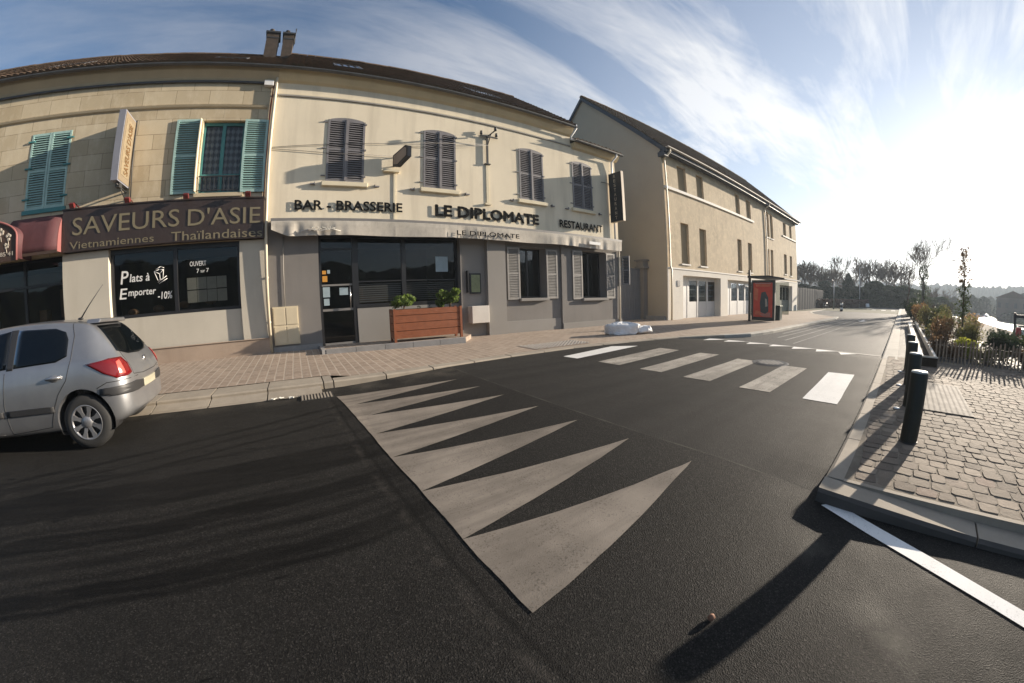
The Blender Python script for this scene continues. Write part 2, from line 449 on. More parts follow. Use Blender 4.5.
m['b3_gable'] = stucco('smooth_taupe_render', (.4, .345, .27), .05, .08, (.33, .29, .23))
m['blind_window'] = stucco('walled_up_window_render', (.34, .265, .165), .1, .3)
m['white_render'] = stucco('white_ground_floor_render', (.74, .7, .62), .06, .2, (.5, .47, .42))
m['white_sill'] = M('white_sill', (.78, .75, .69), .8, .05)
m['cream_box'] = M('cream_meter_box', (.62, .53, .37), .5, .05)

def tiles(name, a, b, moss):
    t = NT(name)
    n = t.noise(1.5, detail=7, rough=.65); n2 = t.noise(9, detail=5)
    c = t.ramp(n, [(.3, a), (.7, b)])
    c = t.mix(t.ramp(n2, [(.5, 0), (.75, .8)]), c, moss)
    t.bump(n2, .6, .02)
    return t.done(c, .9, 0, .2)
m['tile'] = tiles('dark_brown_roof_tile', (.075, .05, .035), (.14, .09, .058), (.09, .08, .045))
m['tile_b3'] = tiles('brown_mossy_roof_tile', (.11, .075, .045), (.2, .135, .08), (.09, .08, .04))
m['zinc_dark'] = M('dark_zinc_gutter', (.1, .1, .1), .5, .2, 3, .4)
m['pipe_cream'] = M('cream_painted_pipe', (.6, .53, .4), .5, .1)
m['pipe_white'] = M('white_pvc_pipe', (.7, .7, .68), .45, .05)
m['zinc'] = M('zinc_gutter', (.3, .28, .25), .6, .15, 3, .2)
m['fascia_dark'] = M('dark_bargeboard', (.03, .035, .045), .55, .1)
m['black'] = M('black_metal', (.02, .02, .022), .45, .1)
m['iron'] = M('dark_iron', (.03, .03, .03), .5, .2, 8)
m['grey_shut'] = M('grey_painted_shutter', (.19, .18, .185), .55, .1, 5, dirt=.2)
m['taupe_shut'] = M('taupe_painted_shutter', (.26, .245, .225), .55, .1, 5, dirt=.2)
m['turq'] = M('turquoise_painted_shutter', (.34, .5, .46), .6, .14, 6, dirt=.25, dirtcol=(.2, .3, .28))
m['turq_dark'] = M('turquoise_window_frame', (.05, .2, .2), .5, .1)
m['slat_shade'] = M('turquoise_louvre', (.27, .42, .39), .55, .12)
m['curtain'] = M('lace_curtain', (.5, .52, .58), .9, .25, 22)
m['sign_brown'] = M('brown_fascia_board', (.038, .025, .021), .45, .1, 3, dirt=.15)
m['sign_letters'] = M('bronze_sign_letters', (.2, .17, .105), .5, .1)
m['gold'] = M('gold_leaf_letters', (.16, .085, .03), .5, .2, 20, .2)
m['sign_cream'] = M('cream_sign_board', (.5, .41, .29), .5, .06)
m['sign_white'] = M('white_sign_edge', (.22, .225, .26), .4, .05)
m['box_pale'] = M('pale_meter_box', (.62, .58, .52), .5, .05)
m['sign_tan'] = M('tan_sign_face', (.19, .15, .1), .6, .06)
m['lamp_red'] = M('red_spotlight', (.13, .018, .018), .4, .1)
m['awning_red'] = M('faded_red_canvas', (.075, .024, .027), .75, .15, 2.5, dirt=.3, dirtcol=(.12, .05, .05))
m['awning_pink'] = M('pink_awning_edging', (.24, .085, .08), .7, .1)
m['awning_brown'] = M('brown_canopy_face', (.06, .035, .025), .7, .15)
m['flower'] = M('faded_flower_print', (.45, .4, .33), .8, .1)
m['awning_grey'] = M('grey_beige_awning_canvas', (.5, .46, .395), .9, .12, 4, dirt=.45, dirtcol=(.26, .235, .2))
m['awning_bar'] = M('grey_awning_cassette', (.2, .19, .18), .5, .1)
m['letter_dark'] = M('dark_grey_letters', (.012, .012, .012), .95, .1, spec=.05)
m['white_vinyl'] = M('white_window_lettering', (.72, .72, .7), .6, .05)
m['paper'] = M('paper_notice', (.6, .58, .52), .8, .08, 10)
m['paper_grey'] = M('sunned_paper_notice', (.3, .29, .26), .8, .1, 10)
m['paper_blue'] = M('blue_grey_poster', (.3, .38, .42), .6, .1, 6)
m['orange'] = M('orange_sticker', (.6, .28, .04), .5, .1)
m['frame_dark'] = M('anthracite_frame', (.018, .018, .02), .35, .1)
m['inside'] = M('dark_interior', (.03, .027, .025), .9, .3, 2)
m['inside_warm'] = M('interior_wood', (.13, .07, .035), .7, .3, 3)
m['door_white'] = M('white_shop_joinery', (.62, .62, .6), .45, .05)
m['chrome'] = M('brushed_steel', (.6, .6, .6), .25, .05, metal=1)
m['bin_green'] = M('dark_green_bin', (.025, .04, .032), .5, .1)
m['bollard'] = M('dark_green_bollard_paint', (.009, .014, .01), .55, .3, 12, dirt=.5, dirtcol=(.05, .035, .025))
m['bollard_top'] = M('worn_steel_cap', (.45, .47, .43), .5, .15, 14, .3)
m['bag'] = M('white_plastic_sheeting', (.78, .78, .78), .4, .08, 6, bump=1.0, bscale=9)
m['gate'] = M('grey_metal_gate', (.15, .155, .165), .5, .08, 2)
m['fence_panel'] = M('grey_fence_panel', (.055, .06, .072), .9, .12, 1, spec=.2)
m['picket'] = M('weathered_chestnut_paling', (.3, .22, .15), .85, .35, 9)
m['trough'] = M('weathered_timber_edging', (.68, .63, .54), .8, .12, 5)
m['soil'] = M('dark_planting_soil', (.05, .037, .025), .95, .3, 6, bump=.6, bscale=30, spec=.15)
m['leaf_box'] = leafM('boxwood_leaf', (.12, .17, .04), vscale=9)
m['leaf_dark'] = leafM('dark_evergreen_leaf', (.03, .045, .022), vscale=2, trans=.2)
m['leaf_ivy'] = leafM('ivy_leaf', (.045, .062, .024), vscale=4, trans=.3)
m['leaf_yellow'] = leafM('yellow_green_leaf', (.24, .25, .04), vscale=8)
m['leaf_rust'] = leafM('rust_red_leaf', (.11, .07, .04), vscale=6)
m['leaf_olive'] = leafM('olive_leaf', (.12, .115, .045), vscale=5)
m['twig'] = M('brown_twig', (.095, .065, .045), .85, .3, 7, spec=.15)
m['bark'] = M('grey_brown_bark', (.09, .075, .06), .9, .3, 6, bump=.4, spec=.15)
m['grass'] = M('rough_grass_ground', (.06, .065, .03), .95, .35, .5, bump=.5, bscale=8, spec=.15)
m['hill'] = M('wooded_hillside', (.035, .042, .03), 1, .35, .05, spec=0)
m['dot_slab'] = M('grey_studded_slab', (.105, .088, .07), .85, .15, 6)
m['brick_chim'] = M('sooty_chimney_brick', (.055, .04, .03), .9, .4, 5, dirt=.8, dirtcol=(.04, .035, .03))
m['ad_red'] = M('red_poster', (.5, .05, .03), .35, .1, 3)
m['ad_dark'] = M('dark_poster_figure', (.03, .05, .06), .35, .2, 5)
m['ad_orange'] = M('orange_poster_patch', (.5, .12, .06), .35, .2, 5)
m['rubber'] = M('tyre_rubber', (.018, .018, .018), .8, .15, 8)
m['plastic'] = M('black_car_plastic', (.022, .022, .023), .5, .1)
m['alloy'] = M('silver_hubcap', (.3, .3, .31), .35, .08, metal=.7)
m['seam'] = M('body_shut_line', (.02, .02, .02), .6, .1)
m['plate'] = M('number_plate', (.34, .32, .24), .4, .05)
m['white_metal'] = M('white_painted_metal', (.75, .75, .74), .4, .04)
m['red_metal'] = M('red_painted_metal', (.45, .03, .03), .4, .06)
m['galv'] = M('galvanised_lamp_post', (.35, .36, .37), .45, .08, metal=.6)
m['stone_small'] = M('rusty_pebble', (.2, .1, .06), .8, .2, 30)
m['cable'] = M('grey_cable', (.16, .15, .14), .6, .1)
m['far_brick'] = M('brown_riverside_building', (.14, .1, .08), .9, .2, .5)

def car_paint():
    t = NT('silver_metallic_paint')
    fl = t.voronoi(900, out='Color')
    n = t.noise(3, detail=5)
    c = t.ramp(n, [(.3, (.27, .275, .29)), (.7, (.34, .345, .355))])
    t.set(t.b.inputs['Coat Roughness'], .06)
    return t.done(c, .34, .75, .5, .7)
m['car'] = car_paint()
def glass(name, tint, trans, rough=.02):
    t = NT(name)
    g = t.n.new('ShaderNodeBsdfGlossy'); g.inputs['Roughness'].default_value = rough; g.inputs['Color'].default_value = (.95, .97, 1, 1)
    tr = t.n.new('ShaderNodeBsdfTransparent'); tr.inputs[0].default_value = (*tint, 1)
    mx = t.n.new('ShaderNodeMixShader'); fr = t.n.new('ShaderNodeFresnel'); fr.inputs[0].default_value = 1.5
    t.t.links.new(t.math('ADD', t.math('MULTIPLY', fr.outputs[0], .65), .01), mx.inputs[0])
    t.t.links.new(tr.outputs[0], mx.inputs[1]); t.t.links.new(g.outputs[0], mx.inputs[2]); t.t.links.new(mx.outputs[0], t.out.inputs[0])
    return t.mat
m['glass'] = glass('shop_window_glass', (.62, .64, .62), 1)
m['car_glass'] = glass('tinted_car_glass', (.16, .19, .2), 1)
def lampglass():
    t = NT('red_lamp_lens'); return t.done((.13, .004, .005), .12, 0, .5, .5)
m['lens'] = lampglass()
def water():
    t = NT('river_water')
    p = t.mapping(scale=(1, 1, 1))
    t.bump(t.noise(1.6, p, detail=6, rough=.6), 1.0, .35)
    return t.done((.03, .035, .03), .12, 0, .5)
m['water'] = water()
def lace():
    t = NT('checked_net_curtain')
    X, Y, Z = t.xyz()
    a = t.math('SINE', t.math('MULTIPLY', X, 42)); b = t.math('SINE', t.math('MULTIPLY', Z, 30))
    f = t.ramp(t.math('ADD', t.math('MULTIPLY', a, .25), t.math('ADD', t.math('MULTIPLY', b, .25), .5)), [(.3, (.16, .17, .19)), (.8, (.62, .64, .68))])
    return t.done(f, .9)
m['lace'] = lace()

# ------------------------------------------------------------------ ground levels
def sstep(a, b, x):
    t = max(0.0, min(1.0, (x - a) / (b - a))); return t
def lerp_poly(P, x):
    if x <= P[0][0]: return P[0][1]
    for (x0, y0), (x1, y1) in zip(P, P[1:]):
        if x <= x1: return y0 + (y1 - y0) * (x - x0) / (x1 - x0)
    return P[-1][1]
def roadz(x, y):
    tab = sstep(.8, 3.12, x) * (1 - sstep(11.3, 12.8, x)) * sstep(.3, 1.1, y if x < 3.3 else 1.1)
    return .085 * tab - max(0, x - 14) * .003
KERB = [(-26, 7.45), (0.7, 7.45), (2, 7.5), (3.5, 7.7), (5.3, 7.85), (7.4, 7.85), (9.8, 7.5), (12, 6.95), (13.5, 6.15), (14.7, 5.45), (16.6, 5.3), (32, 4.85), (35.5, 5.2), (40, 8.2), (46, 9.9), (60, 10.6), (95, 12)]
def kerby(x): return lerp_poly(KERB, x)
def walkz(x, y):
    k = kerby(x); f = sstep(k, 12.8, y)
    zk = lerp_poly([(-26, .14), (.5, .14), (3, .12), (13, .11), (15, .12), (30, .08), (38, -.03), (60, -.12)], x)
    zf = lerp_poly([(-16, .32), (-4.6, .27), (-.9, .25), (3, .17), (7, .13), (14, .1), (20, .06), (50, -.16), (60, -.18)], x)
    return zk + (zf - zk) * f

# terrain: one sheet to the horizon, with the river bed cut into it
def river_far(x): return -24.6 - .088 * max(-60, x)
def river_near(x): return -13.5 - .02 * max(0, x)
def terrain(x, y):
    z = -.12
    if x > 60: z -= min((x - 60) * .004, .6)
    if y < -5.2:
        n, f = river_near(x), river_far(x)
        if y > n: z += (-3.6 - z) * sstep(-5.2, n, y) ** .8
        elif y > f: z = -3.6
        else:
            z = -3.6 + 3.0 * sstep(f, f - 5, y) + 1.5 * sstep(f - 10, f - 60, y)
    d = math.hypot(x, y)
    if d > 260:
        a = math.atan2(x, y)
        z += (d - 260) * .018 * (1 + .25 * math.sin(a * 9) + .12 * math.sin(a * 23 + 1)) if d < 1100 else 16
    return z
def axis_pts(lo, hi, fine_lo, fine_hi, step, grow=1.22):
    a = []; v = fine_lo
    while v <= fine_hi: a.append(v); v += step
    s = step
    while a[-1] < hi: s *= grow; a.append(min(hi, a[-1] + s))
    s = step
    while a[0] > lo: s *= grow; a.insert(0, max(lo, a[0] - s))
    return a
def grid(xs, ys, fz, keep=None, mi=0, mb=None):
    mb = mb or MB(); b = len(mb.v)
    for x in xs:
        for y in ys: mb.v.append((x, y, fz(x, y)))
    ny = len(ys)
    for i in range(len(xs) - 1):
        for j in range(ny - 1):
            if keep and not keep((xs[i] + xs[i + 1]) / 2, (ys[j] + ys[j + 1]) / 2): continue
            mb.f.append([b + i * ny + j, b + (i + 1) * ny + j, b + (i + 1) * ny + j + 1, b + i * ny + j + 1]); mb.m.append(mi); mb.sm.append(True)
    return mb
gx = axis_pts(-900, 1500, -40, 130, 4); gy = axis_pts(-1200, 1200, -44, 30, 2)
grid(gx, gy, terrain).build('ground', m['grass'], recalc=False, kind='structure')
# river
mb = MB(); xs = [-400, -100, -20, 40, 80, 120, 200, 300, 450, 700]
for x in xs: mb.v += [(x, river_near(x) + 2.4, -3.05), (x, river_far(x) - .8, -3.05)]
for i in range(len(xs) - 1): mb.f.append([2 * i, 2 * i + 1, 2 * i + 3, 2 * i + 2]); mb.m.append(0); mb.sm.append(False)
mb.build('river_water', m['water'], recalc=False, kind='structure')

# wooded slopes across the valley and an unseen ring added behind the camera
def hills_ring(name, r0, h, seed, a0, a1, jag, foot=-3, n=260):
    rnd = random.Random(seed); mb = MB(); ph = [rnd.uniform(0, 6) for _ in range(7)]
    for i in range(n + 1):
        a = R(a0 + (a1 - a0) * i / n)
        hh = h * (1 + .22 * math.sin(a * 5 + ph[0]) + .1 * math.sin(a * 13 + ph[1]) + .04 * math.sin(a * 41 + ph[2])) + rnd.uniform(0, jag)
        for k, (fr, fh) in enumerate(((1, 0), (1.12, .45), (1.25, .8), (1.35, 1.0), (1.8, .9), (2.4, 0))):
            r = r0 * fr
            mb.v.append((r * math.sin(a), r * math.cos(a), foot + (hh - foot) * fh + (rnd.uniform(-jag, jag) * .3 if 0 < k < 5 else 0)))
    for i in range(n):
        for k in range(5):
            mb.f.append([i * 6 + k, (i + 1) * 6 + k, (i + 1) * 6 + k + 1, i * 6 + k + 1]); mb.m.append(0); mb.sm.append(False)
    return mb.build(name, m['hill'], recalc=False, kind='structure')
hills_ring('valley_and_added_hills', 430, 22, 3, 60, 118, 3.2)
hills_ring('valley_and_added_hills', 120, 22, 5, 118, 300, 1.6, foot=-2)  # unseen ring added behind the camera to darken the window reflections

# ------------------------------------------------------------------ roads
xs = axis_pts(-26, 130, .4, 13.6, .4, 1.25)
xs = sorted(set(xs + [3.2]))
ys1 = [-26, -18, -12, -8, -5, -3, -2, -1.4, -1, -.7, -.4, -.1, .05, .2, .3, .42, .8, 1.4, 2, 3, 4, 5, 6, 6.6]
def rz(x, y): return roadz(x, y)
# part of the carriageway left of the new joint
mb = MB(); X1 = [x for x in xs if x <= 3.2]
grid(X1, ys1, rz, None, 0, mb)
def strip_to_kerb(mb, X, mi, y0=6.6, dy=0.02, kb=None):
    b = len(mb.v)
    for x in X: mb.v += [(x, y0, rz(x, y0)), (x, (kb or kerby)(x) + dy, rz(x, kerby(x)))]
    for i in range(len(X) - 1): mb.f.append([b + 2 * i, b + 2 * i + 2, b + 2 * i + 3, b + 2 * i + 1]); mb.m.append(mi); mb.sm.append(True)
strip_to_kerb(mb, X1, 0)
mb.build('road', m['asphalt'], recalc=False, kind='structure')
mb = MB(); X2 = [x for x in xs if 3.2 <= x <= 12.8]; X2 += [12.8] if X2[-1] < 12.8 else []
ysr = [.36, .8, 1.4, 2, 3, 4, 5]
grid(X2, ysr, rz, None, 0, mb); strip_to_kerb(mb, X2, 0, y0=5)
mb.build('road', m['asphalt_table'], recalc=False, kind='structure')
mb = MB(); X3 = [12.8] + [x for x in xs if x > 12.8]
ROADW = lambda x: .0 if x > 12.8 else .36
grid(X3, [.36, 2, 3, 4.6], rz, None, 0, mb)
strip_to_kerb(mb, X3, 0, y0=4.6, dy=.05)
mb.build('road', m['asphalt_far'], recalc=False, kind='structure')

# ------------------------------------------------------------------ left pavement with kerb
def xsamp(a, b, step):
    n = max(1, int(round((b - a) / step))); return [a + (b - a) * i / n for i in range(n + 1)]
mb = MB(); X = xsamp(-26, 62, .5); n = 10
for x in X:
    k = kerby(x) + (.66 if x < .6 else .32)
    for j in range(n + 1):
        y = k + (17.0 - k) * (j / n) if x > 14.8 else k + (12.9 - k) * (j / n)
        mb.v.append((x, y, walkz(x, min(y, 12.8)) - (.0 if j else .004)))
for i in range(len(X) - 1):
    for j in range(n):
        a = i * (n + 1) + j; mb.f.append([a, a + n + 1, a + n + 2, a + 1]); mb.m.append(0); mb.sm.append(True)
mb.build('pavement', m['pavers'], recalc=False, kind='structure')
# kerb stones: long concrete blocks with thin joints
rk = random.Random(4)
def kerbrun(name, x0, x1, L, ftop, width, drop, mat, zt=None):
    mb = MB(); x = x0
    while x < x1 - .05:
        xe = min(x + L, x1); g = .012
        P = []
        for xx in (x + g, xe - g):
            k = kerby(xx); yy = ftop(xx); z = (zt(xx) if zt else walkz(xx, k)) + rk.uniform(-.004, .004)
            P.append((xx, yy, z))
        (xa, ya, za), (xb, yb, zb) = P
        c = .025
        prof = lambda y, z: [(y, z - drop), (y, z - c), (y + c, z), (y + width, z), (y + width, z - drop)]
        pa = [(xa, q[0], q[1]) for q in prof(ya, za)]; pb = [(xb, q[0], q[1]) for q in prof(yb, zb)]
        fs = [(i, i + 1, i + 6, i + 5) for i in range(4)] + [(0, 4, 3, 2, 1), (5, 6, 7, 8, 9), (0, 5, 9, 4)]
        mb.add(pa + pb, fs)
        x = xe
    return mb.build(name, mat, kind='structure')
kerbrun('kerb', -26, .6, 1.1, lambda x: kerby(x), .66, .3, m['kerb'])
kerbrun('kerb', .6, 13.5, 1.1, lambda x: kerby(x) + .0, .32, .25, m['kerb'])
kerbrun('kerb', 13.5, 36, 1.1, lambda x: kerby(x) + .0, .34, .4, m['kerb_pale'])
kerbrun('kerb', 36, 60, 1.5, lambda x: kerby(x), .3, .3, m['kerb_pale'])
# lower sloping gutter stones in front of the kerb
mb = MB(); x = -26
while x < .35:
    xe = min(x + 1.1, .35)
    a, b2 = x + .012, xe - .012
    mb.add([(a, 7.14, -.1), (a, 7.14, .012), (a, 7.46, .075), (a, 7.46, -.1), (b2, 7.14, -.1), (b2, 7.14, .012), (b2, 7.46, .075), (b2, 7.46, -.1)],
           [(0, 1, 2, 3), (7, 6, 5, 4), (0, 4, 5, 1), (1, 5, 6, 2), (2, 6, 7, 3)])
    mb.add([(a, 7.02, .006), (b2, 7.02, .006), (b2, 7.14, .008), (a, 7.14, .008)], [(0, 1, 2, 3)])
    x = xe
mb.build('gutter_stones', m['kerb'], kind='structure')
# tactile slab at the crossing
mb = MB()
for i in range(15):
    for j in range(7):
        cx = 6.2 + i * .145; cy = 8.35 + j * .13
        z = walkz(cx, cy)
        mb.lathe([(.045, 0.0), (.035, .012), (.0, .014)], (cx, cy, z + .008), n=6)
mb.add([(6.1, 8.25, walkz(6.1, 8.25) + .008), (8.35, 8.25, walkz(8.35, 8.25) + .008), (8.35, 9.25, walkz(8.35, 9.25) + .008), (6.1, 9.25, walkz(6.1, 9.25) + .008)], [(0, 1, 2, 3)], 1)
mb.build('tactile_paving', [m['tactile'], m['pavers']], kind='structure', label='pale studded slab in the pavement before the crossing')

# ------------------------------------------------------------------ right side: paved corner
PZ = .125
mb = MB(); mb.add([(3.36, -9, PZ - .006), (11.9, -9, PZ - .006), (11.9, .27, PZ - .006), (3.36, .27, PZ - .006)], [(0, 1, 2, 3)])
nb = len(mb.f)
tones = [0.5] * 1
rs = random.Random(11)
x = 3.42; tl = [.5]
row = 0
def warp(x, y): return x + .05 * math.sin(y * 1.1 + x * .4), y + .04 * math.sin(x * 1.3)
while x < 11.6:
    w = rs.uniform(.155, .185)
    y = .25 - rs.uniform(0, .02)
    while y > -8.6:
        L = rs.uniform(.13, .21)
        g = rs.uniform(.004, .0075)
        x0, x1, y0, y1 = x + g, x + w - g, y - L + g, y - g
        if x1 < 11.6:
            h = PZ + rs.uniform(-.005, .003); tx, ty = rs.uniform(-.02, .02), rs.uniform(-.02, .02)
            c = min(.02, (x1 - x0) * .14); e = .005
            oct_ = lambda a, b, c0, d, q: [(a + q, c0), (b - q, c0), (b, c0 + q), (b, d - q), (b - q, d), (a + q, d), (a, d - q), (a, c0 + q)]
            mx, my = (x0 + x1) / 2, (y0 + y1) / 2
            jit = [rs.uniform(-.008, .008) for _ in range(16)]
            top = oct_(x0 + e, x1 - e, y0 + e, y1 - e, c); bot = oct_(x0, x1, y0, y1, c)
            vs = []
            for i, q in enumerate(top):
                a, b_ = q[0] + jit[i], q[1] + jit[i + 8]; a2, b2 = warp(a, b_); vs.append((a2, b2, h + tx * (a - mx) + ty * (b_ - my)))
            for i, q in enumerate(bot):
                a, b_ = q[0] + jit[i] * .7, q[1] + jit[i + 8] * .7; a2, b2 = warp(a, b_); vs.append((a2, b2, PZ - .014))
            a2, b2 = warp(mx, my); vs.append((a2, b2, h + .0005))
            fs = [(i, (i + 1) % 8, 16) for i in range(8)] + [(i + 8, (i + 1) % 8 + 8, (i + 1) % 8, i) for i in range(8)]
            mb.add(vs, fs, 1, False); tl += [rs.random()] * 16
        y -= L
    x += w; row += 1
o = mb.build('paving', [m['mortar'], m['sett']], recalc=False, kind='structure')
at = o.data.attributes.new('tone', 'FLOAT', 'FACE')
at.data.foreach_set('value', (tl + [.5] * len(o.data.polygons))[:len(o.data.polygons)])
# kerb round the corner: along the street, then back along the side road, its top sinking away from the corner
mb = MB(); x = 3.37
while x < 11.35:
    xe = min(x + 1.12, 11.35)
    a, b2 = x + .008, xe - .008
    z0, z1 = (.122, .122)
    mb.add([(a, .27, -.1), (a, .27, z0), (a, .40, z0), (a, .43, z0 - .02), (a, .43, -.1), (b2, .27, -.1), (b2, .27, z1), (b2, .40, z1), (b2, .43, z1 - .02), (b2, .43, -.1)],
           [(i, i + 1, i + 6, i + 5) for i in range(4)] + [(0, 4, 3, 2, 1), (5, 6, 7, 8, 9)])
    x = xe
y = .438
def kz(y): return .121 - .075 * sstep(.1, -1.1, y)
while y > -9:
    ye = y - 1.3; a, b2 = y - .008, ye + .008
    mb.add([(3.36, a, -.1), (3.36, a, kz(a)), (3.12, a, kz(a)), (3.09, a, kz(a) - .025), (3.09, a, -.1), (3.36, b2, -.1), (3.36, b2, kz(b2)), (3.12, b2, kz(b2)), (3.09, b2, kz(b2) - .025), (3.09, b2, -.1)],
           [(i + 5, i + 6, i + 1, i) for i in range(4)] + [(1, 2, 3, 4, 0), (9, 8, 7, 6, 5)])
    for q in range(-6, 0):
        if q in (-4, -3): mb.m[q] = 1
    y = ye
mb.build('kerb', [m['kerb'], m['kerb_dark']], kind='structure')
mb = MB(); mb.box(3.362, 3.415, -9, .268, -.1, PZ - .002); mb.build('paving_edge', m['kerb'], kind='structure')
# metal tree grille set in the setts
t = thing('studded_slab', 'grey studded warning slab set in the setts behind the bollards', 'slab', (7.3, -.75, PZ))
mb = MB(); mb.box(6.35, 8.5, -1.2, -.42, PZ + .002, PZ + .012); mb.build('plate', m['dot_slab'], t)
mb = MB()
for i in range(27):
    for j in range(9): mb.lathe([(.026, 0), (.02, .002), (0, .0025)], (6.4 + i * .078, -1.15 + j * .085, PZ + .012), n=6)
o = mb.build('studs', m['dot_slab'], t); o['kind'] = 'stuff'
# footway beyond the setts and its wide pale kerb
mb = MB(); grid([11.35, 11.7, 20, 40, 60, 90, 130], [-5.0, -.9, .04], lambda x, y: .118 - max(0, x - 14) * .003, None, 0, mb)
mb.build('path', m['asphalt_path'], recalc=False, kind='structure')
mb = MB(); x = 11.35
while x < 100:
    xe = x + (1.12 if x < 40 else 4); zz = lambda x: .124 - max(0, x - 14) * .003
    a, b2 = x + .008, xe - .008
    mb.add([(a, .02, -.5), (a, .02, zz(a)), (a, .40, zz(a) - .03), (a, .44, zz(a) - .055), (a, .44, -.5), (b2, .02, -.5), (b2, .02, zz(b2)), (b2, .40, zz(b2) - .03), (b2, .44, zz(b2) - .055), (b2, .44, -.5)],
           [(i, i + 1, i + 6, i + 5) for i in range(4)] + [(0, 4, 3, 2, 1), (5, 6, 7, 8, 9)])
    x = xe
mb.build('kerb', m['kerb_pale'], kind='structure')

# ------------------------------------------------------------------ road markings (each one its own sheet)
def mark(name, pts, mat, label, group=None, dz=.005, subdiv=14):
    bm = bmesh.new(); vs = [bm.verts.new((p[0], p[1], 0)) for p in pts]; bm.faces.new(vs)
    bmesh.ops.triangulate(bm, faces=bm.faces)
    bmesh.ops.subdivide_edges(bm, edges=bm.edges, cuts=subdiv, use_grid_fill=True)
    mb = MB(); bm.verts.ensure_lookup_table()
    from mathutils import noise as mn
    for v in bm.verts:        # hand laid paint: the edges wander a few millimetres
        q = mn.noise_vector(Vector((v.co.x * 3.1, v.co.y * 3.1, 1.7))) * .009 + mn.noise_vector(Vector((v.co.x * 14, v.co.y * 14, 5.2))) * .004
        v.co.x += q.x; v.co.y += q.y
    mb.v = [(v.co.x, v.co.y, roadz(v.co.x, v.co.y) + dz) for v in bm.verts]
    for f in bm.faces: mb.f.append([v.index for v in f.verts]); mb.m.append(0); mb.sm.append(True)
    bm.free()
    for i, f in enumerate(mb.f):
        a, b, c = (Vector(mb.v[k]) for k in f[:3])
        if (b - a).cross(c - a).z < 0: mb.f[i] = f[::-1]
    c = Vector((sum(p[0] for p in pts) / len(pts), sum(p[1] for p in pts) / len(pts), 0))
    return mb.build(name, mat, origin=c, recalc=False, label=label, group=group, kind='structure')
BL = [(.56, 6.66), (.64, 5.95), (.69, 5.15), (.74, 4.42), (.77, 3.6), (.82, 2.77), (.83, 1.98), (.83, 1.17)]
WI = [None, (.78, 5.95), (.86, 5.22), (.80, 4.41), (.785, 3.6), (.83, 2.77), (.84, 1.98), None]
TP = [(2.82, 6.37), (2.9, 5.58), (2.94, 4.83), (2.98, 3.99), (2.99, 3.2), (2.99, 2.37), (2.96, 1.58)]
nm = ['farthest, beside the kerb', 'second from the kerb', 'third from the kerb', 'fourth from the kerb', 'fifth from the kerb', 'second nearest, broad', 'nearest and largest']
for i in range(7):
    pts = [BL[i]] + ([WI[i]] if WI[i] and i < 5 else []) + [TP[i]] + ([WI[i + 1]] if WI[i + 1] and i < 4 else []) + [BL[i + 1]]
    mark('road_marking', pts, m['paint_tooth'], 'worn cream triangle of the ramp marking, ' + nm[i], 'triangles painted on the near ramp')
ZB = [[(6.03, 6.97), (8.26, 7.34), (8.74, 6.36), (6.3, 5.98)]]
ZB = [[(6.02, 6.98), (8.28, 7.36), (8.9, 6.85), (6.05, 6.5)], [(6.1, 5.85), (8.98, 6.1), (8.98, 5.45), (6.12, 5.22)], [(6.1, 4.64), (8.96, 4.78), (9.02, 4.25), (6.13, 4.12)],
      [(6.06, 3.57), (8.76, 3.62), (8.74, 3.08), (6.08, 3.02)], [(6.0, 2.42), (8.62, 2.42), (8.62, 1.88), (6.02, 1.88)], [(5.99, 1.33), (8.5, 1.38), (8.58, .84), (5.99, .79)]]
zl = ['clean white bar of the crossing, nearest the left kerb', 'trodden bar of the crossing, second from the left kerb', 'grimy bar of the crossing, third from the left kerb',
      'grimy bar of the crossing, fourth from the left kerb', 'trodden bar of the crossing beside the manhole cover', 'bright white bar of the crossing, nearest the bollards']
for i, z in enumerate(ZB):
    mark('road_marking', z, m['paint_white' if i in (0, 5) else 'paint_mid'], zl[i], 'bars of the zebra crossing', subdiv=5)
FT = [[(11.79, 6.2), (12.9, 6.5), (12.95, 5.9)], [(12.0, 5.5), (12.86, 5.7), (12.95, 5.05)], [(11.92, 4.65), (12.8, 4.85), (12.87, 4.2)], [(11.85, 3.85), (12.78, 4.0), (12.82, 3.35)],
      [(11.73, 3.08), (12.73, 3.26), (12.68, 2.58)], [(11.65, 2.32), (12.6, 2.48), (12.5, 1.84)], [(11.45, 1.55), (12.3, 1.75), (12.28, 1.2)]]
fl = ['next to the left kerb', 'second from the left', 'third from the left', 'middle one of seven', 'third from the right', 'second from the right', 'nearest the right kerb']
for i, f in enumerate(FT):
    mark('road_marking', [f[0], f[2], f[1]], m['paint_white'], 'small white triangle of the far ramp, ' + fl[i], 'triangles painted on the far ramp', dz=.007, subdiv=4)
# broad pale band joining the far triangles
mark('road_marking', [(12.85, 6.5), (13.05, 6.5), (12.62, .5), (12.3, .5)], m['paint_faint'], 'pale joint band behind the far triangles', dz=.005)
mark('road_marking', [(3.05, .37), (3.17, .28), (.3, -5.8), (.14, -5.8)], m['paint_line'], 'narrow white line running from the kerb corner across the dark road', dz=.006)
for i, (a, b, w) in enumerate([((14.4, 4.1), (36, 3.45), .1), ((15.1, 4.6), (34, 3.95), .1), ((17, 4.95), (33, 4.45), .12), ((13.6, 3.55), (30, 3.05), .07)]):
    mark('road_marking', [a, b, (b[0], b[1] - w), (a[0], a[1] - w)], m['paint_faint'], ['faded line along the middle of the far road', 'faded second line of the far road', 'faded line next to the bus stop kerb', 'thin faded line farthest from the bus stop'][i], dz=.006)
mark('road_marking', [(31, 2.9), (32.2, 3.25), (32.2, 3.0), (34.3, 3.0), (34.3, 2.8), (32.2, 2.8), (32.2, 2.5)], m['paint_white'], 'white arrow painted on the far road', dz=.006, subdiv=2)
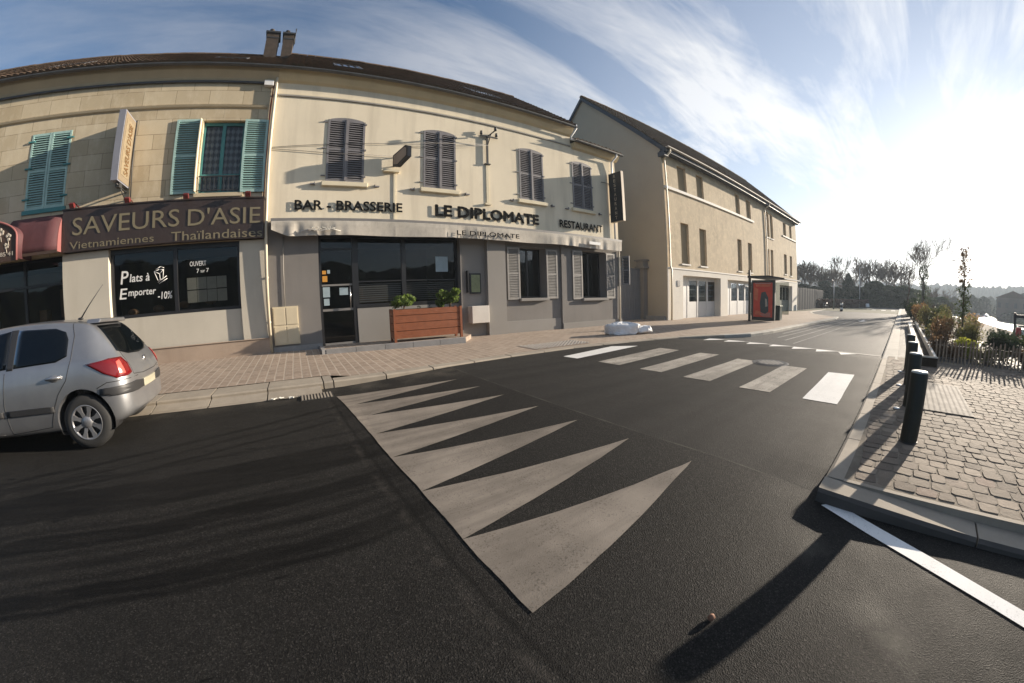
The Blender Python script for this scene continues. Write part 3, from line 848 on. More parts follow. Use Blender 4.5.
for i in range(3):
    mark('road_marking', [(70, 1 + i * 1.6), (73, 1 + i * 1.6), (73, 1.7 + i * 1.6), (70, 1.7 + i * 1.6)], m['paint_white'], 'tiny pale crossing bar far along the road', 'bars of the distant crossing', dz=.01, subdiv=2)

# manhole, drain grate, pebble, litter
t = thing('manhole_cover', 'round dark manhole cover set in the asphalt beside the crossing bars', 'manhole cover', (8.75, 2.78, .085))
mb = MB(); mb.lathe([(.34, .004), (.34, .012), (0, .012)], (8.75, 2.78, .085), n=36, sm=False); mb.build('plate', m['iron'], t)
mb = MB()
for i in range(-4, 5):
    for j in range(-4, 5):
        if i * i + j * j < 17: mb.box(8.75 + i * .07 - .022, 8.75 + i * .07 + .022, 2.78 + j * .07 - .022, 2.78 + j * .07 + .022, .096, .103)
mb.build('cover_pattern', m['zinc'], t)
mb = MB(); mb.lathe([(.35, .003), (.4, .014), (.44, .003)], (8.75, 2.78, .085), n=36); mb.build('rim', m['iron'], t)
t = thing('drain_grate', 'rusty slotted drain grate in the gutter beside the first triangle', 'drain', (.22, 6.9, .01))
mb = MB(); mb.box(-.08, .52, 6.66, 7.1, .0, .008); mb.build('frame', m['seam'], t)
mb = MB()
for i in range(10): mb.box(-.06 + i * .058, -.06 + i * .058 + .03, 6.69, 7.07, .008, .022)
build_split(mb, 'bar', m['kerb'], t)
mb = MB(); mb.ball((1.47, .51, .02 + roadz(1.47, .51)), (.025, .02, .02), 6, 4)
mb.build('pebble', m['stone_small'], origin=(1.47, .51, roadz(1.47, .51)), cat='pebble', label='small rusty brown pebble lying alone on the near asphalt')
rl = random.Random(8)
mb = MB()
for i in range(9): mb.obox((-.42 + rl.uniform(-.2, .2), 6.98 + rl.uniform(-.06, .06), .03), (rl.uniform(.015, .04), rl.uniform(.01, .03), .008), Matrix.Rotation(rl.uniform(0, 3), 3, 'Z') @ Matrix.Rotation(rl.uniform(-.5, .5), 3, 'X'))
mb.build('litter', m['paper'], origin=(-.4, 6.98, 0), kind='stuff', label='scraps of white litter in the gutter by the drain')

FY = 12.8                       # plane of the facades
def wall_holes(mb, x0, x1, z0, z1, holes, y, depth=.3, mi=0, rmi=0):
    """front sheet facing -y with rectangular openings (hx0,hx1,hz0,hz1) and reveals of the given depth"""
    X = sorted(set([x0, x1] + [h[0] for h in holes] + [h[1] for h in holes])); Z = sorted(set([z0, z1] + [h[2] for h in holes] + [h[3] for h in holes]))
    X = [v for v in X if x0 <= v <= x1]; Z = [v for v in Z if z0 <= v <= z1]
    for i in range(len(X) - 1):
        for j in range(len(Z) - 1):
            cx, cz = (X[i] + X[i + 1]) / 2, (Z[j] + Z[j + 1]) / 2
            if any(h[0] < cx < h[1] and h[2] < cz < h[3] for h in holes): continue
            mb.quad((X[i], y, Z[j]), (X[i + 1], y, Z[j]), (X[i + 1], y, Z[j + 1]), (X[i], y, Z[j + 1]), mi)
    for h in holes:
        a, b, c, d = h[:4]; q = y + (h[4] if len(h) > 4 else depth)
        mb.quad((a, y, c), (a, y, d), (a, q, d), (a, q, c), rmi); mb.quad((b, y, c), (b, q, c), (b, q, d), (b, y, d), rmi)
        mb.quad((a, y, d), (b, y, d), (b, q, d), (a, q, d), rmi); mb.quad((a, y, c), (a, q, c), (b, q, c), (b, y, c), rmi)
def louvre_leaf(w, h, arch=0.0, side=1, nslat=13, frame=.075, th=.045, two=True):
    """a shutter leaf: x 0..w, z 0..h, back at y=0, front at y=-th. arch lowers the outer top corner"""
    f = MB(); s = MB()
    zt = lambda x: h - (arch * ((x if side < 0 else w - x) / w) ** 0 * 0) - arch * (((w - x) / w) ** 2 if side < 0 else (x / w) ** 2)
    # side < 0: the outer edge is at x=0 ; side > 0: outer edge at x=w
    f.box(0, frame, -th, 0, 0, zt(0) - .001); f.box(w - frame, w, -th, 0, 0, zt(w) - .001)
    f.box(frame, w - frame, -th + .004, -.004, 0, frame * 1.2)
    f.box(frame, w - frame, -th + .004, -.004, h * .48, h * .48 + frame)
    N = 6; pts = [(frame + (w - 2 * frame) * i / N, zt(frame + (w - 2 * frame) * i / N)) for i in range(N + 1)]
    lo = min(zt(frame), zt(w - frame)) - frame * 1.1
    f.prism([(frame, lo), (w - frame, lo)] + pts[::-1], 'y', -th + .004, -.004)
    rot = Matrix.Rotation(R(52), 3, 'X')
    for z0, z1 in ((frame * 1.2, h * .48), (h * .48 + frame, lo)):
        n = max(3, int(round(nslat * (z1 - z0) / (h * .46))))
        for i in range(n):
            z = z0 + (z1 - z0) * (i + .5) / n
            s.obox((w / 2, -th / 2, z), ((w - 2 * frame) / 2, .041, .006), rot)
    return f, s
def shift(mb, dx, dy, dz, rz=0.0):
    c, s_ = math.cos(rz), math.sin(rz)
    mb.v = [(v[0] * c - v[1] * s_ + dx, v[0] * s_ + v[1] * c + dy, v[2] + dz) for v in mb.v]; return mb
def leaf_at(parent, x, y, z, w, h, mat, smat, rz=0.0, side=1, arch=0.0, nslat=13, label=None):
    f, s_ = louvre_leaf(w, h, arch, side, nslat)
    a = shift(f, x, y, z, rz).build('shutter', mat, parent, label=label)
    shift(s_, x, y, z, rz).build('slats', smat, a)
    return a

# =========================================================== restaurant
b2 = thing('restaurant_building', 'two storey cream and grey restaurant building with closed grey shutters', 'building', (7, FY, .1))
G1, G2 = -.86, 14.8
mb = MB()
wins = [(1.02, 2.34), (4.56, 5.88), (8.85, 10.15), (11.905, 13.22)]
wall_holes(mb, G1, 11.9, 4.4, 10.0, [(a, b, 5.8, 8.1) for a, b in wins[:3]], FY, .14)
wall_holes(mb, 11.9, 15.05, 4.4, 9.1, [(a, b, 5.8, 8.1) for a, b in wins[3:]], FY, .14)
mb.quad((15.05, FY, 0), (15.05, 22.8, 0), (15.05, 22.8, 9.2), (15.05, FY, 9.2))
mb.quad((15.05, 22.8, 0), (G1, 22.8, 0), (G1, 22.8, 10.0), (15.05, 22.8, 9.2))
mb.poly([(11.9, FY, 9.0), (11.9, 22.8, 9.0), (11.9, 22.8, 9.9), (11.9, 17.8, 13.9), (11.9, FY, 9.9)])
mb.build('upper_wall', m['cream'], b2, recalc=False)
mb = MB()
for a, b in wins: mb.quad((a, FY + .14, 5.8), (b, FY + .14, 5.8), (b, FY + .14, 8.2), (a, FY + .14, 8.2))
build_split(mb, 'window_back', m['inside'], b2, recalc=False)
# arched window heads filled by the render: small spandrels
mb = MB()
mb = MB(); wall_holes(mb, G1, 6.05, -.1, 4.4, [(.8, 6.0, .22, 4.0, .32)], FY, .3)
mb.v = mb.v
o = mb.build('ground_floor_wall', m['grey_wall'], b2, recalc=False)
mb = MB()
wall_holes(mb, 6.05, 7.13, -.1, 4.4, [], FY + .12); mb.quad((6.05, FY, -.1), (6.05, FY + .12, -.1), (6.05, FY + .12, 4.4), (6.05, FY, 4.4))
mb.quad((7.13, FY - .1, -.1), (7.13, FY + .12, -.1), (7.13, FY + .12, 4.4), (7.13, FY - .1, 4.4))
wall_holes(mb, 7.13, 7.97, -.1, 4.4, [], FY - .1); mb.quad((7.97, FY - .1, -.1), (7.97, FY - .1, 4.4), (7.97, FY, 4.4), (7.97, FY, -.1))
mb.build('pilaster_wall', m['grey_light'], b2, recalc=False)
mb = MB()
wall_holes(mb, 7.97, 10.95, -.1, 4.4, [(8.72, 10.1, 1.56, 3.72, .5)], FY)
mb.quad((10.95, FY - .1, -.1), (10.95, FY, -.1), (10.95, FY, 4.4), (10.95, FY - .1, 4.4))
wall_holes(mb, 10.95, 15.05, -.1, 4.4, [(12.22, 13.86, 1.5, 3.76, .5)], FY - .1)
mb.build('right_ground_wall', m['grey_wall'], b2, recalc=False)
# plinth line and base course
mb = MB(); mb.box(8.0, 10.93, FY - .03, FY - .002, -.1, .62); mb.box(10.97, 15.08, FY - .13, FY - .102, -.1, .38); mb.build('base_course', m['grey_light'], b2, bevel=.01)
# string course line, cornice and gutter
mb = MB(); mb.box(G1 + .05, 11.88, FY - .05, FY - .002, 8.9, 8.955); mb.build('string_course', m['zinc'], b2)
mb = MB(); mb.box(G1 + .05, 11.88, FY - .04, FY - .002, 8.957, 9.0); mb.build('string_band', m['cream_trim'], b2)
mb = MB()
mb.prism([(FY, 9.42), (FY - .1, 9.5), (FY - .22, 9.68), (FY - .3, 9.84), (FY, 9.9)], 'x', G1, 11.95)
mb.build('cornice', m['soffit'], b2)
def gutter(parent, x0, x1, y, z, r=.1, mat='zinc_dark'):
    mb = MB(); pr = []
    for i in range(9):
        a = PI + PI * i / 8; pr.append((y + r * math.cos(a), z + r * math.sin(a)))
    for i in range(9):
        a = 2 * PI - PI * i / 8; pr.append((y + (r - .014) * math.cos(a), z + (r - .014) * math.sin(a)))
    mb.prism(pr, 'x', x0, x1); n = int((x1 - x0) / 1.3)
    for i in range(n + 1):
        xx = x0 + .1 + (x1 - x0 - .2) * i / max(1, n); mb.box(xx, xx + .03, y - r - .008, y + r + .05, z - .01, z + .006)
    return mb.build('gutter', m[mat], parent)
gutter(b2, G1, 12.0, FY - .42, 9.84, .085)
def tiled_roof(parent, x0, x1, ye, ze, yr, zr, back, mat, col=.26, row=.3, th=.05, name='roof', tile=True):
    """front slope with real courses of tiles; back slope plain"""
    mb = MB(); L = math.hypot(yr - ye, zr - ze); dy, dz = (yr - ye) / L, (zr - ze) / L; nrm = (-dz, dy)
    n = int(L / row); c = max(1, int((x1 - x0) / col)); w = (x1 - x0) / c
    rr = random.Random(int(x0 * 10) + 3)
    for j in range(n):
        for i in range(c):
            t0, t1 = j * L / n, (j + 1.12) * L / n; h = rr.uniform(.0, .014)
            xa, xb = x0 + i * w, x0 + (i + 1) * w - .012
            a0 = (ye + dy * t0 + nrm[0] * (th + h), ze + dz * t0 + nrm[1] * (th + h)); a1 = (ye + dy * t1 + nrm[0] * h, ze + dz * t1 + nrm[1] * h)
            b0 = (ye + dy * t0 + nrm[0] * h * .2, ze + dz * t0)
            xm = (xa + xb) / 2; k = .05
            mb.add([(xa, *a0), (xm, a0[0] + nrm[0] * k, a0[1] + nrm[1] * k), (xb, *a0), (xb, *a1), (xm, a1[0] + nrm[0] * k, a1[1] + nrm[1] * k), (xa, *a1), (xa, *b0), (xb, *b0)],
                   [(0, 1, 4, 5), (1, 2, 3, 4), (6, 7, 2, 1, 0)])
    mb.quad((x0, ye, ze - .01), (x1, ye, ze - .01), (x1, yr, zr - .01), (x0, yr, zr - .01))
    mb.quad((x0, yr, zr), (x1, yr, zr), (x1, back[0], back[1]), (x0, back[0], back[1]))
    x = x0
    while x < x1 - .05:       # ridge tiles
        xe = min(x + .42, x1); q = rr.uniform(-.01, .012)
        mb.prism([(yr + .17 * math.cos(a), zr + .0 + q + .14 * math.sin(a)) for a in (0, PI * .25, PI * .5, PI * .75, PI)], 'x', x, xe - .015); x = xe
    return mb.build(name, mat, parent)
rf = tiled_roof(b2, -.8, 12.05, FY - .42, 9.9, 17.8, 14.1, (23.2, 9.9), m['tile'])
def skylight(parent, x0, x1, ye, ze, yr, zr, t0, t1, lab=None):
    L = math.hypot(yr - ye, zr - ze); dy, dz = (yr - ye) / L, (zr - ze) / L; nx = (-dz, dy)
    P = lambda t, h: (ye + dy * t + nx[0] * h, ze + dz * t + nx[1] * h)
    mb = MB()
    for (a, b, c, d) in ((x0, x1, t0, t0 + .08), (x0, x1, t1 - .08, t1), (x0, x0 + .08, t0 + .08, t1 - .08), (x1 - .08, x1, t0 + .08, t1 - .08)):
        p, q, r_, s_ = P(c, .0), P(c, .1), P(d, .1), P(d, .0)
        mb.add([(a, *p), (a, *q), (a, *r_), (a, *s_), (b, *p), (b, *q), (b, *r_), (b, *s_)], [(0, 1, 2, 3), (7, 6, 5, 4), (0, 4, 5, 1), (1, 5, 6, 2), (2, 6, 7, 3), (3, 7, 4, 0)])
    o = mb.build('skylight', m['zinc_dark'], parent)
    mb = MB(); mb.quad((x0 + .08, *P(t0 + .08, .085)), (x1 - .08, *P(t0 + .08, .085)), (x1 - .08, *P(t1 - .08, .085)), (x0 + .08, *P(t1 - .08, .085)))
    mb.build('pane', m['glass'], o)
skylight(b2, 1.1, 2.2, FY - .42, 9.9, 17.8, 14.1, 1.2, 2.7)
skylight(b2, 7.0, 8.4, FY - .42, 9.9, 17.8, 14.1, 1.2, 2.7)
# lower right bay roof
mb = MB(); mb.prism([(FY, 8.8), (FY - .14, 8.87), (FY - .24, 9.02), (FY - .28, 9.1), (FY, 9.1)], 'x', 11.98, 15.2); mb.build('cornice', m['soffit'], b2)
gutter(b2, 11.98, 15.3, FY - .4, 9.15, .09)
tiled_roof(b2, 11.95, 15.3, FY - .38, 9.19, 15.4, 10.2, (22.8, 9.9), m['tile'])
# shutters with arched tops, sills, hinges
for a, b in wins:
    w = (b - a) / 2 - .006
    for k in (0, 1):
        x = a + k * (w + .012)
        lf = leaf_at(b2, x, FY + .02, 5.8, w, 2.42, m['grey_shut'], m['grey_shut'], 0, -1 if k == 0 else 1, .1, 13)
    mb = MB(); mb.box((a + b) / 2 - .03, (a + b) / 2 + .03, FY - .05, FY - .026, 5.86, 8.15); mb.build('shutter_bar', m['grey_shut'], b2)
    mb = MB(); mb.box(a - .14, b + .12, FY - .13, FY + .1, 5.64, 5.795); mb.build('sill', m['cream_trim'], b2, bevel=.015)
    mb = MB()
    for zz in (6.0, 7.0, 8.0): mb.box(a - .17, a - .02, FY - .035, FY - .003, zz, zz + .035); mb.box(b - .03, b + .05, FY - .045, FY - .005, zz, zz + .06)
    for xx in (a - .52, b + .38): mb.box(xx, xx + .17, FY - .09, FY - .002, 5.68, 5.72); mb.box(xx + (.14 if xx < a else 0), xx + (.16 if xx < a else .02), FY - .1, FY - .002, 5.66, 5.76)
    build_split(mb, 'shutter_hook', m['grey_shut'], b2)
# ground floor shutters and windows
for (lx, rx, z0, z1, yy) in ((8.72, 10.1, 1.56, 3.72, FY), (12.22, 13.86, 1.5, 3.76, FY - .1)):
    w = .62
    leaf_at(b2, lx - w - .02, yy - .02, z0 - .05, w, z1 - z0 + .02, m['taupe_shut'], m['taupe_shut'], 0, 1, 0, 15)
    leaf_at(b2, rx + .02, yy - .02, z0 - .05, w, z1 - z0 + .02, m['taupe_shut'], m['taupe_shut'], 0, 1, 0, 15)
    mb = MB(); mb.box(lx - .06, rx + .06, yy - .16, yy + .05, z0 - .13, z0 - .005); mb.build('sill', m['grey_light'], b2, bevel=.012)
    fr = MB(); q = yy + .46
    for a, b, c, d in ((lx, lx + .07, z0, z1), (rx - .07, rx, z0, z1), (lx + .07, rx - .07, z0, z0 + .08), (lx + .07, rx - .07, z1 - .08, z1), ((lx + rx) / 2 - .04, (lx + rx) / 2 + .04, z0 + .08, z1 - .08)):
        fr.box(a, b, q - .03, q + .03, c, d)
    w_ = fr.build('window', m['frame_dark'], b2)
    mb = MB(); mb.quad((lx + .07, q, z0 + .08), (rx - .07, q, z0 + .08), (rx - .07, q, z1 - .08), (lx + .07, q, z1 - .08)); mb.build('pane', m['glass'], w_)
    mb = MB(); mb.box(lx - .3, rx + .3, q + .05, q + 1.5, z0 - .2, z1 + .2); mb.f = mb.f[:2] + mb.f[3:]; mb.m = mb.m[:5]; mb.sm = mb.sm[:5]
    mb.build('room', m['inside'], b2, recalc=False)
# entrance door, glazed bay
q = FY + .3
fr = MB()
for a, b, c, d in ((.8, .9, .24, 4.0), (1.96, 2.08, .24, 4.0), (.9, 1.96, 3.9, 4.0), (.9, 1.96, 3.5, 3.56)): fr.box(a, b, q - .04, q + .04, c, d)
dr = fr.build('door', m['frame_dark'], b2)
mb = MB(); mb.quad((.9, q, .3), (1.96, q, .3), (1.96, q, 3.5), (.9, q, 3.5)); mb.quad((.9, q, 3.56), (1.96, q, 3.56), (1.96, q, 3.9), (.9, q, 3.9)); mb.build('pane', m['glass'], dr)
mb = MB(); mb.box(.9, 1.96, q - .02, q + .02, .24, .34); mb.box(.9, 1.96, q - .02, q + .02, 1.42, 1.5); mb.box(.9, 1.96, q - .02, q + .02, 2.27, 2.33); build_split(mb, 'cross_rail', m['awning_bar'], dr)
mb = MB(); mb.tube([(1.86, q - .12, 1.5), (1.86, q - .12, 2.28)], .018, 8); mb.tube([(1.86, q - .12, 1.56), (1.86, q, 1.56)], .01, 6); mb.tube([(1.86, q - .12, 2.22), (1.86, q, 2.22)], .01, 6); mb.build('door_handle', m['chrome'], dr)
for (a, b, c, d, mt) in ((.93, 1.17, 1.9, 2.24, 'paper_blue'), (.95, 1.14, 1.62, 1.85, 'paper_blue'), (1.5, 1.8, 1.95, 2.2, 'paper_blue'), (.93, 1.1, 2.42, 2.62, 'orange'), (.93, 1.06, 2.68, 2.8, 'orange'), (1.1, 1.2, 2.7, 2.82, 'paper_blue')):
    mb = MB(); mb.box(a, b, q - .012, q - .004, c, d); mb.build('sticker', m[mt], dr)
fr = MB()
for a, b, c, d in ((2.08, 2.18, 1.6, 4.0), (3.76, 3.92, 1.6, 4.0), (5.9, 6.0, 1.6, 4.0), (2.08, 6.0, 1.46, 1.6), (2.18, 3.76, 3.9, 4.0), (3.92, 5.9, 3.9, 4.0), (2.18, 3.76, 2.36, 2.4), (3.92, 5.9, 2.36, 2.4)):
    fr.box(a, b, q - .04 - (.01 if a == 2.08 and b == 6.0 else 0), q + .04, c, d)
w_ = fr.build('shop_window', m['frame_dark'], b2)
mb = MB(); mb.quad((2.18, q, 1.6), (3.76, q, 1.6), (3.76, q, 3.9), (2.18, q, 3.9)); mb.quad((3.92, q, 1.6), (5.9, q, 1.6), (5.9, q, 3.9), (3.92, q, 3.9)); mb.build('pane', m['glass'], w_)
mb = MB()
for i in range(9):
    z = 1.66 + i * .075
    mb.box(2.2, 3.74, q + .06, q + .075, z, z + .045); mb.box(3.94, 5.88, q + .06, q + .075, z, z + .045)
mb.build('frosted_bands', m['grey_shut'], w_)
mb = MB(); mb.box(5.1, 5.6, q - .02, q - .008, 2.68, 3.26); mb.build('poster', m['paper_blue'], w_)
mb = MB(); mb.box(2.09, 6.0, q - .05, q + .1, .1, 1.455); mb.build('stall_riser', m['grey_light'], b2)
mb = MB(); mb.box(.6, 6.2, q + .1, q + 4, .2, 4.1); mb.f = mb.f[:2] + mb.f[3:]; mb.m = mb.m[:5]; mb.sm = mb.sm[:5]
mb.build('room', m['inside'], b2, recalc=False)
mb = MB(); mb.box(2.6, 4.4, q + 1.6, q + 1.9, .3, 1.9); mb.box(4.8, 5.4, q + .8, q + 1.2, .3, 1.5); mb.box(2.3, 2.5, q + .9, q + 1.2, .3, 2.2); build_split(mb, 'bar_counter', m['inside_warm'], b2)
# cream meter cabinet, pipe, menu case, meter box, corner post
mb = MB()
mb.box(-.78, .06, FY - .06, FY - .002, .46, 1.68)
mbd = MB()
for a, b, c, d in ((-.75, -.38, 1.1, 1.64), (-.34, .03, 1.1, 1.64), (-.75, -.38, .5, 1.04), (-.34, .03, .5, 1.04)): mbd.box(a, b, FY - .075, FY - .061, c, d)
o = mb.build('meter_cabinet', m['cream_box'], b2); mbd.build('cabinet_door', m['cream_box'], o, bevel=.006)
mb = MB(); mb.tube([(-.36, FY - .03, 1.68), (-.36, FY - .03, 3.9)], .014, 6); mb.build('cable_duct', m['zinc'], b2)
mb = MB(); mb.box(-.84, .78, FY - .05, FY - .002, .1, .4); mb.build('base_course', m['step'], b2)
Y = FY + .12
mb = MB(); mb.box(6.42, 6.9, Y - .06, Y - .002, 1.8, 2.6); o = mb.build('menu_case', m['frame_dark'], b2)
mb = MB(); mb.box(6.47, 6.85, Y - .068, Y - .061, 1.86, 2.54); mb.build('menu', m['leaf_olive'] if False else M('green_menu_sheet', (.2, .23, .12), .5, .15, 12), o)
mb = MB(); mb.box(6.3, 7.05, FY - .28, Y - .002, .66, 1.32); mb.build('meter_box', m['box_pale'], b2, bevel=.015)
mb = MB(); mb.box(6.28, 6.31, FY - .04, Y - .002, 1.85, 2.7); mb.build('post', m['frame_dark'], b2)
# rainwater pipes
mb = MB()
mb.tube([(-.9, FY - .12, 9.55), (-.9, FY - .09, 9.3), (-.9, FY - .09, 4.7), (-.9, FY - .18, 4.4), (-.9, FY - .2, 4.1), (-.9, FY - .16, .25)], .052, 10)
for z in (1.2, 2.6, 6.0, 7.6): mb.lathe([(.06, z), (.06, z + .05)], (-.9, FY - (.16 if z < 4 else .09), 0), n=10)
mb.build('downpipe', m['pipe_cream'], b2)
mb = MB(); mb.tube([(-1.0, FY - .03, 9.4), (-1.0, FY - .03, 4.2)], .02, 6); mb.tube([(-.98, FY - .06, 9.5), (-1.03, FY - .05, 8.4), (-.98, FY - .05, 7.0), (-1.02, FY - .05, 5.2)], .014, 5); mb.build('cable', m['lamp_red'], b2)
mb = MB(); mb.box(-1.32, -1.0, FY - .16, FY - .002, 9.22, 9.42); mb.build('junction_box', m['white_metal'], b2, bevel=.01)
for (x, zt, top) in ((11.98, 9.2, 1), (14.78, 8.95, 0)):
    mb = MB(); pts = [(x, FY - .42, zt + (.75 if top else .1)), (x, FY - .42, zt + (.55 if top else .0)), (x - .12, FY - .14, zt + (.2 if top else -.3))]
    if top: pts += [(x - .12, FY - .12, zt + .05), (x + .3, FY - .35, zt - .02)]
    else: pts += [(x - .1, FY - .1, 8.0), (x - .1, FY - .1, 4.5)]
    mb.tube(pts, .05, 9); mb.build('downpipe', m['white_metal'], b2)
mb = MB(); mb.tube([(14.86, FY - .16, 3.9), (14.86, FY - .16, .1)], .035, 8); mb.build('downpipe', m['pipe_cream'], b2)
# conduits on the wall
mb = MB(); mb.box(3.42, 3.5, FY - .025, FY - .002, 4.5, 6.3); mb.build('conduit', m['cream_trim'], b2)
mb = MB(); mb.box(7.22, 7.34, FY - .028, FY - .002, 5.45, 7.1); mb.build('conduit', m['cream_trim'], b2)
mb = MB(); mb.box(3.02, 3.6, FY - .16, FY - .002, 6.27, 6.36); mb.build('bracket', m['cream_trim'], b2)
mb = MB(); mb.box(7.12, 7.4, FY - .1, FY - .002, 5.36, 5.42); mb.build('bracket', m['cream_trim'], b2)

# entrance step
t = thing('entrance_step', 'low concrete platform in front of the restaurant door', 'step', (3.4, 11.9, .15))
mb = MB(); mb.prism([(.75, 12.78), (.79, 11.45), (2.6, 11.4), (5.3, 11.2), (6.0, 12.1), (6.0, 12.78)], 'z', .0, .3); mb.build('slab', m['pavers'], t)
mb = MB()
pp = [(.78, 11.43), (2.6, 11.38), (5.3, 11.18)]
for (a, b) in zip(pp, pp[1:]):
    n = max(1, int(round(math.hypot(b[0] - a[0], b[1] - a[1]) / .95)))
    for i in range(n):
        p0 = (a[0] + (b[0] - a[0]) * i / n + .006, a[1] + (b[1] - a[1]) * i / n); p1 = (a[0] + (b[0] - a[0]) * (i + 1) / n - .006, a[1] + (b[1] - a[1]) * (i + 1) / n)
        mb.prism([(p0[0], p0[1] - .1), (p1[0], p1[1] - .1), (p1[0], p1[1] + .06), (p0[0], p0[1] + .06)], 'z', -.05, .325)
mb.prism([(.66, 11.33), (.77, 11.34), (.77, 12.78), (.66, 12.78)], 'z', -.05, .325)
mb.build('edging', m['step'], t)

# awning over the ground floor
t = thing('awning', 'long rolled grey awning with a sagging valance above the restaurant windows', 'awning', (7, FY, 4.4))
mb = MB(); mb.box(G1 + .12, 14.85, FY - .42, FY - .002, 4.36, 4.45); mb.box(G1 + .12, 14.85, FY - .14, FY - .006, 4.3, 4.358); mb.build('cassette', m['awning_bar'], t)
mb = MB(); n = 520; rw = random.Random(5)
folds = [rw.uniform(-.1, .1) for _ in range(200)]
def wav(x):
    e = max(0, math.sin(x * 1.1 + .8)) * .5 + max(0, math.sin(x * .47 + 2)) * .5
    return .02 * math.sin(x * 2.1 + 1) + .012 * abs(math.sin(x * 1.9 + .6 * math.sin(x))) ** .5 + e * (.02 * math.sin(x * 6.3 + math.sin(x * 2.3) * 2) + .006 * math.sin(x * 17))
rows = [(.0, 4.36, 0), (.035, 4.34, .2), (.04, 4.22, .7), (.035, 4.06, 1.1), (.03, 3.87, 1.5)]
xA, xB = G1 + .14, 14.8
for i in range(n + 1):
    x = xA + (xB - xA) * i / n
    for k, (dy, z, f) in enumerate(rows):
        sl = max(0, (xA + .55 - x) / .55)
        zz = z + (-.0) + (.03 * math.sin(x * 1.3) * f * .4 if k > 2 else 0) + sl * (0 if k == 0 else (4.33 - z) * .5)
        mb.v.append((x, FY - .4 - dy + wav(x) * f, zz))
for i in range(n):
    for k in range(4): mb.f.append([i * 5 + k, (i + 1) * 5 + k, (i + 1) * 5 + k + 1, i * 5 + k + 1]); mb.m.append(0); mb.sm.append(False)
v = mb.build('valance', m['awning_grey'], t, recalc=False)
so = v.modifiers.new('s', 'SOLIDIFY'); so.thickness = .006
mb = MB(); mb.text('LE DIPLOMATE', (5.66, FY - .5, 3.98), (1, 0, 0), (0, 0, 1), 2.75, .17, .012, .012); mb.build('lettering', m['letter_dark'], t)
mb = MB()
for k in range(14):
    a = .5 + .055 * k; mb.tube([(a, FY - .51, 4.05 + .05 * math.sin(k * 1.9)), (a + .05, FY - .512, 4.13 + .04 * math.sin(k * 2.3)), (a + .1, FY - .51, 4.06 + .05 * math.cos(k))], .011, 4)
mb.tube([(.2, FY - .508, 4.0), (.5, FY - .51, 4.07), (.85, FY - .51, 4.02), (1.2, FY - .51, 4.08), (1.5, FY - .508, 4.0)], .014, 4)
mb.build('white_emblem', m['paper'], t)
mb = MB(); mb.box(12.35, 13.1, FY - .53, FY - .49, 4.02, 4.16); mb.build('label_patch', m['white_vinyl'], t)
mb = MB()
for xx in (G1 + .3, 3.5, 7.2, 11, 14.5): mb.box(xx, xx + .06, FY - .38, FY - .002, 4.19, 4.298)
build_split(mb, 'bracket', m['awning_bar'], t)

# raised letters
def wall_letters(txt, x0, x1, z0, z1, label, bold, off=.04, d=.015, name='wall_lettering'):
    mb = MB(); mb.text(txt, (x0, FY - off, z0), (1, 0, 0), (0, 0, 1), x1 - x0, z1 - z0, d, bold)
    return mb.build(name, m['letter_dark'], origin=((x0 + x1) / 2, FY, z0), cat='sign', label=label)
wall_letters('BAR - BRASSERIE', .02, 3.73, 4.81, 5.13, 'raised dark letters reading BAR - BRASSERIE on the cream wall', .026)
wall_letters('LE DIPLOMATE', 5.02, 9.76, 4.76, 5.17, 'large raised black letters reading LE DIPLOMATE in the middle of the cream wall', .045)
wall_letters('RESTAURANT', 10.97, 13.78, 4.78, 5.12, 'raised dark letters reading RESTAURANT at the right end of the wall', .026)

# projecting signs
t = thing('projecting_sign', 'tall dark vertical sign reading RESTAURANT projecting from the right end of the cream facade', 'sign', (14.5, FY, 5.3))
mb = MB(); mb.box(14.42, 14.6, 11.87, 12.72, 5.35, 7.95); mb.build('case', m['sign_cream'], t)
mb = MB(); mb.box(14.405, 14.419, 11.89, 12.7, 5.37, 7.93); mb.build('face', m['frame_dark'], t)
mb = MB()
for i, ch in enumerate('RESTAURANT'): mb.text(ch, (14.403, 12.37, 7.66 - i * .243), (0, -1, 0), (0, 0, 1), .13, .165, .01, .02)
mb.build('lettering', m['sign_cream'], t)
mb = MB(); mb.box(14.48, 14.53, 12.72, FY - .002, 7.4, 7.45); mb.box(14.48, 14.53, 12.72, FY - .002, 5.8, 5.85); mb.tube([(13.9, FY - .02, 7.45), (14.45, 12.68, 7.44)], .015, 5); build_split(mb, 'bracket', m['iron'], t)
t = thing('box_sign', 'small dark lozenge shaped box sign jutting out between two shuttered windows', 'sign', (3.4, FY, 6.4))
def slanted(mb): mb.v = [(x - (y - (FY - .1)) * .5, y, z) for x, y, z in mb.v]; return mb
mb = MB(); mb.prism([(FY - .1, 6.47), (FY - .1, 6.9), (FY - .66, 7.12), (FY - .78, 7.06), (FY - .78, 6.66), (FY - .3, 6.4)], 'x', 3.36, 3.5); slanted(mb).build('case', m['frame_dark'], t)
mb = MB(); mb.prism([(FY - .16, 6.55), (FY - .16, 6.86), (FY - .64, 7.04), (FY - .72, 7.0), (FY - .72, 6.72), (FY - .32, 6.5)], 'x', 3.345, 3.359); slanted(mb).build('panel', m['plinth'], t)
mb = MB(); mb.box(3.42, 3.46, FY - .14, FY - .002, 6.5, 6.54); mb.box(3.42, 3.46, FY - .2, FY - .002, 6.84, 6.88); mb.build('bracket', m['iron'], t)
t = thing('insulator_bracket', 'old black iron bracket with three insulators fixed high on the cream wall', 'bracket', (7.28, FY, 7.1))
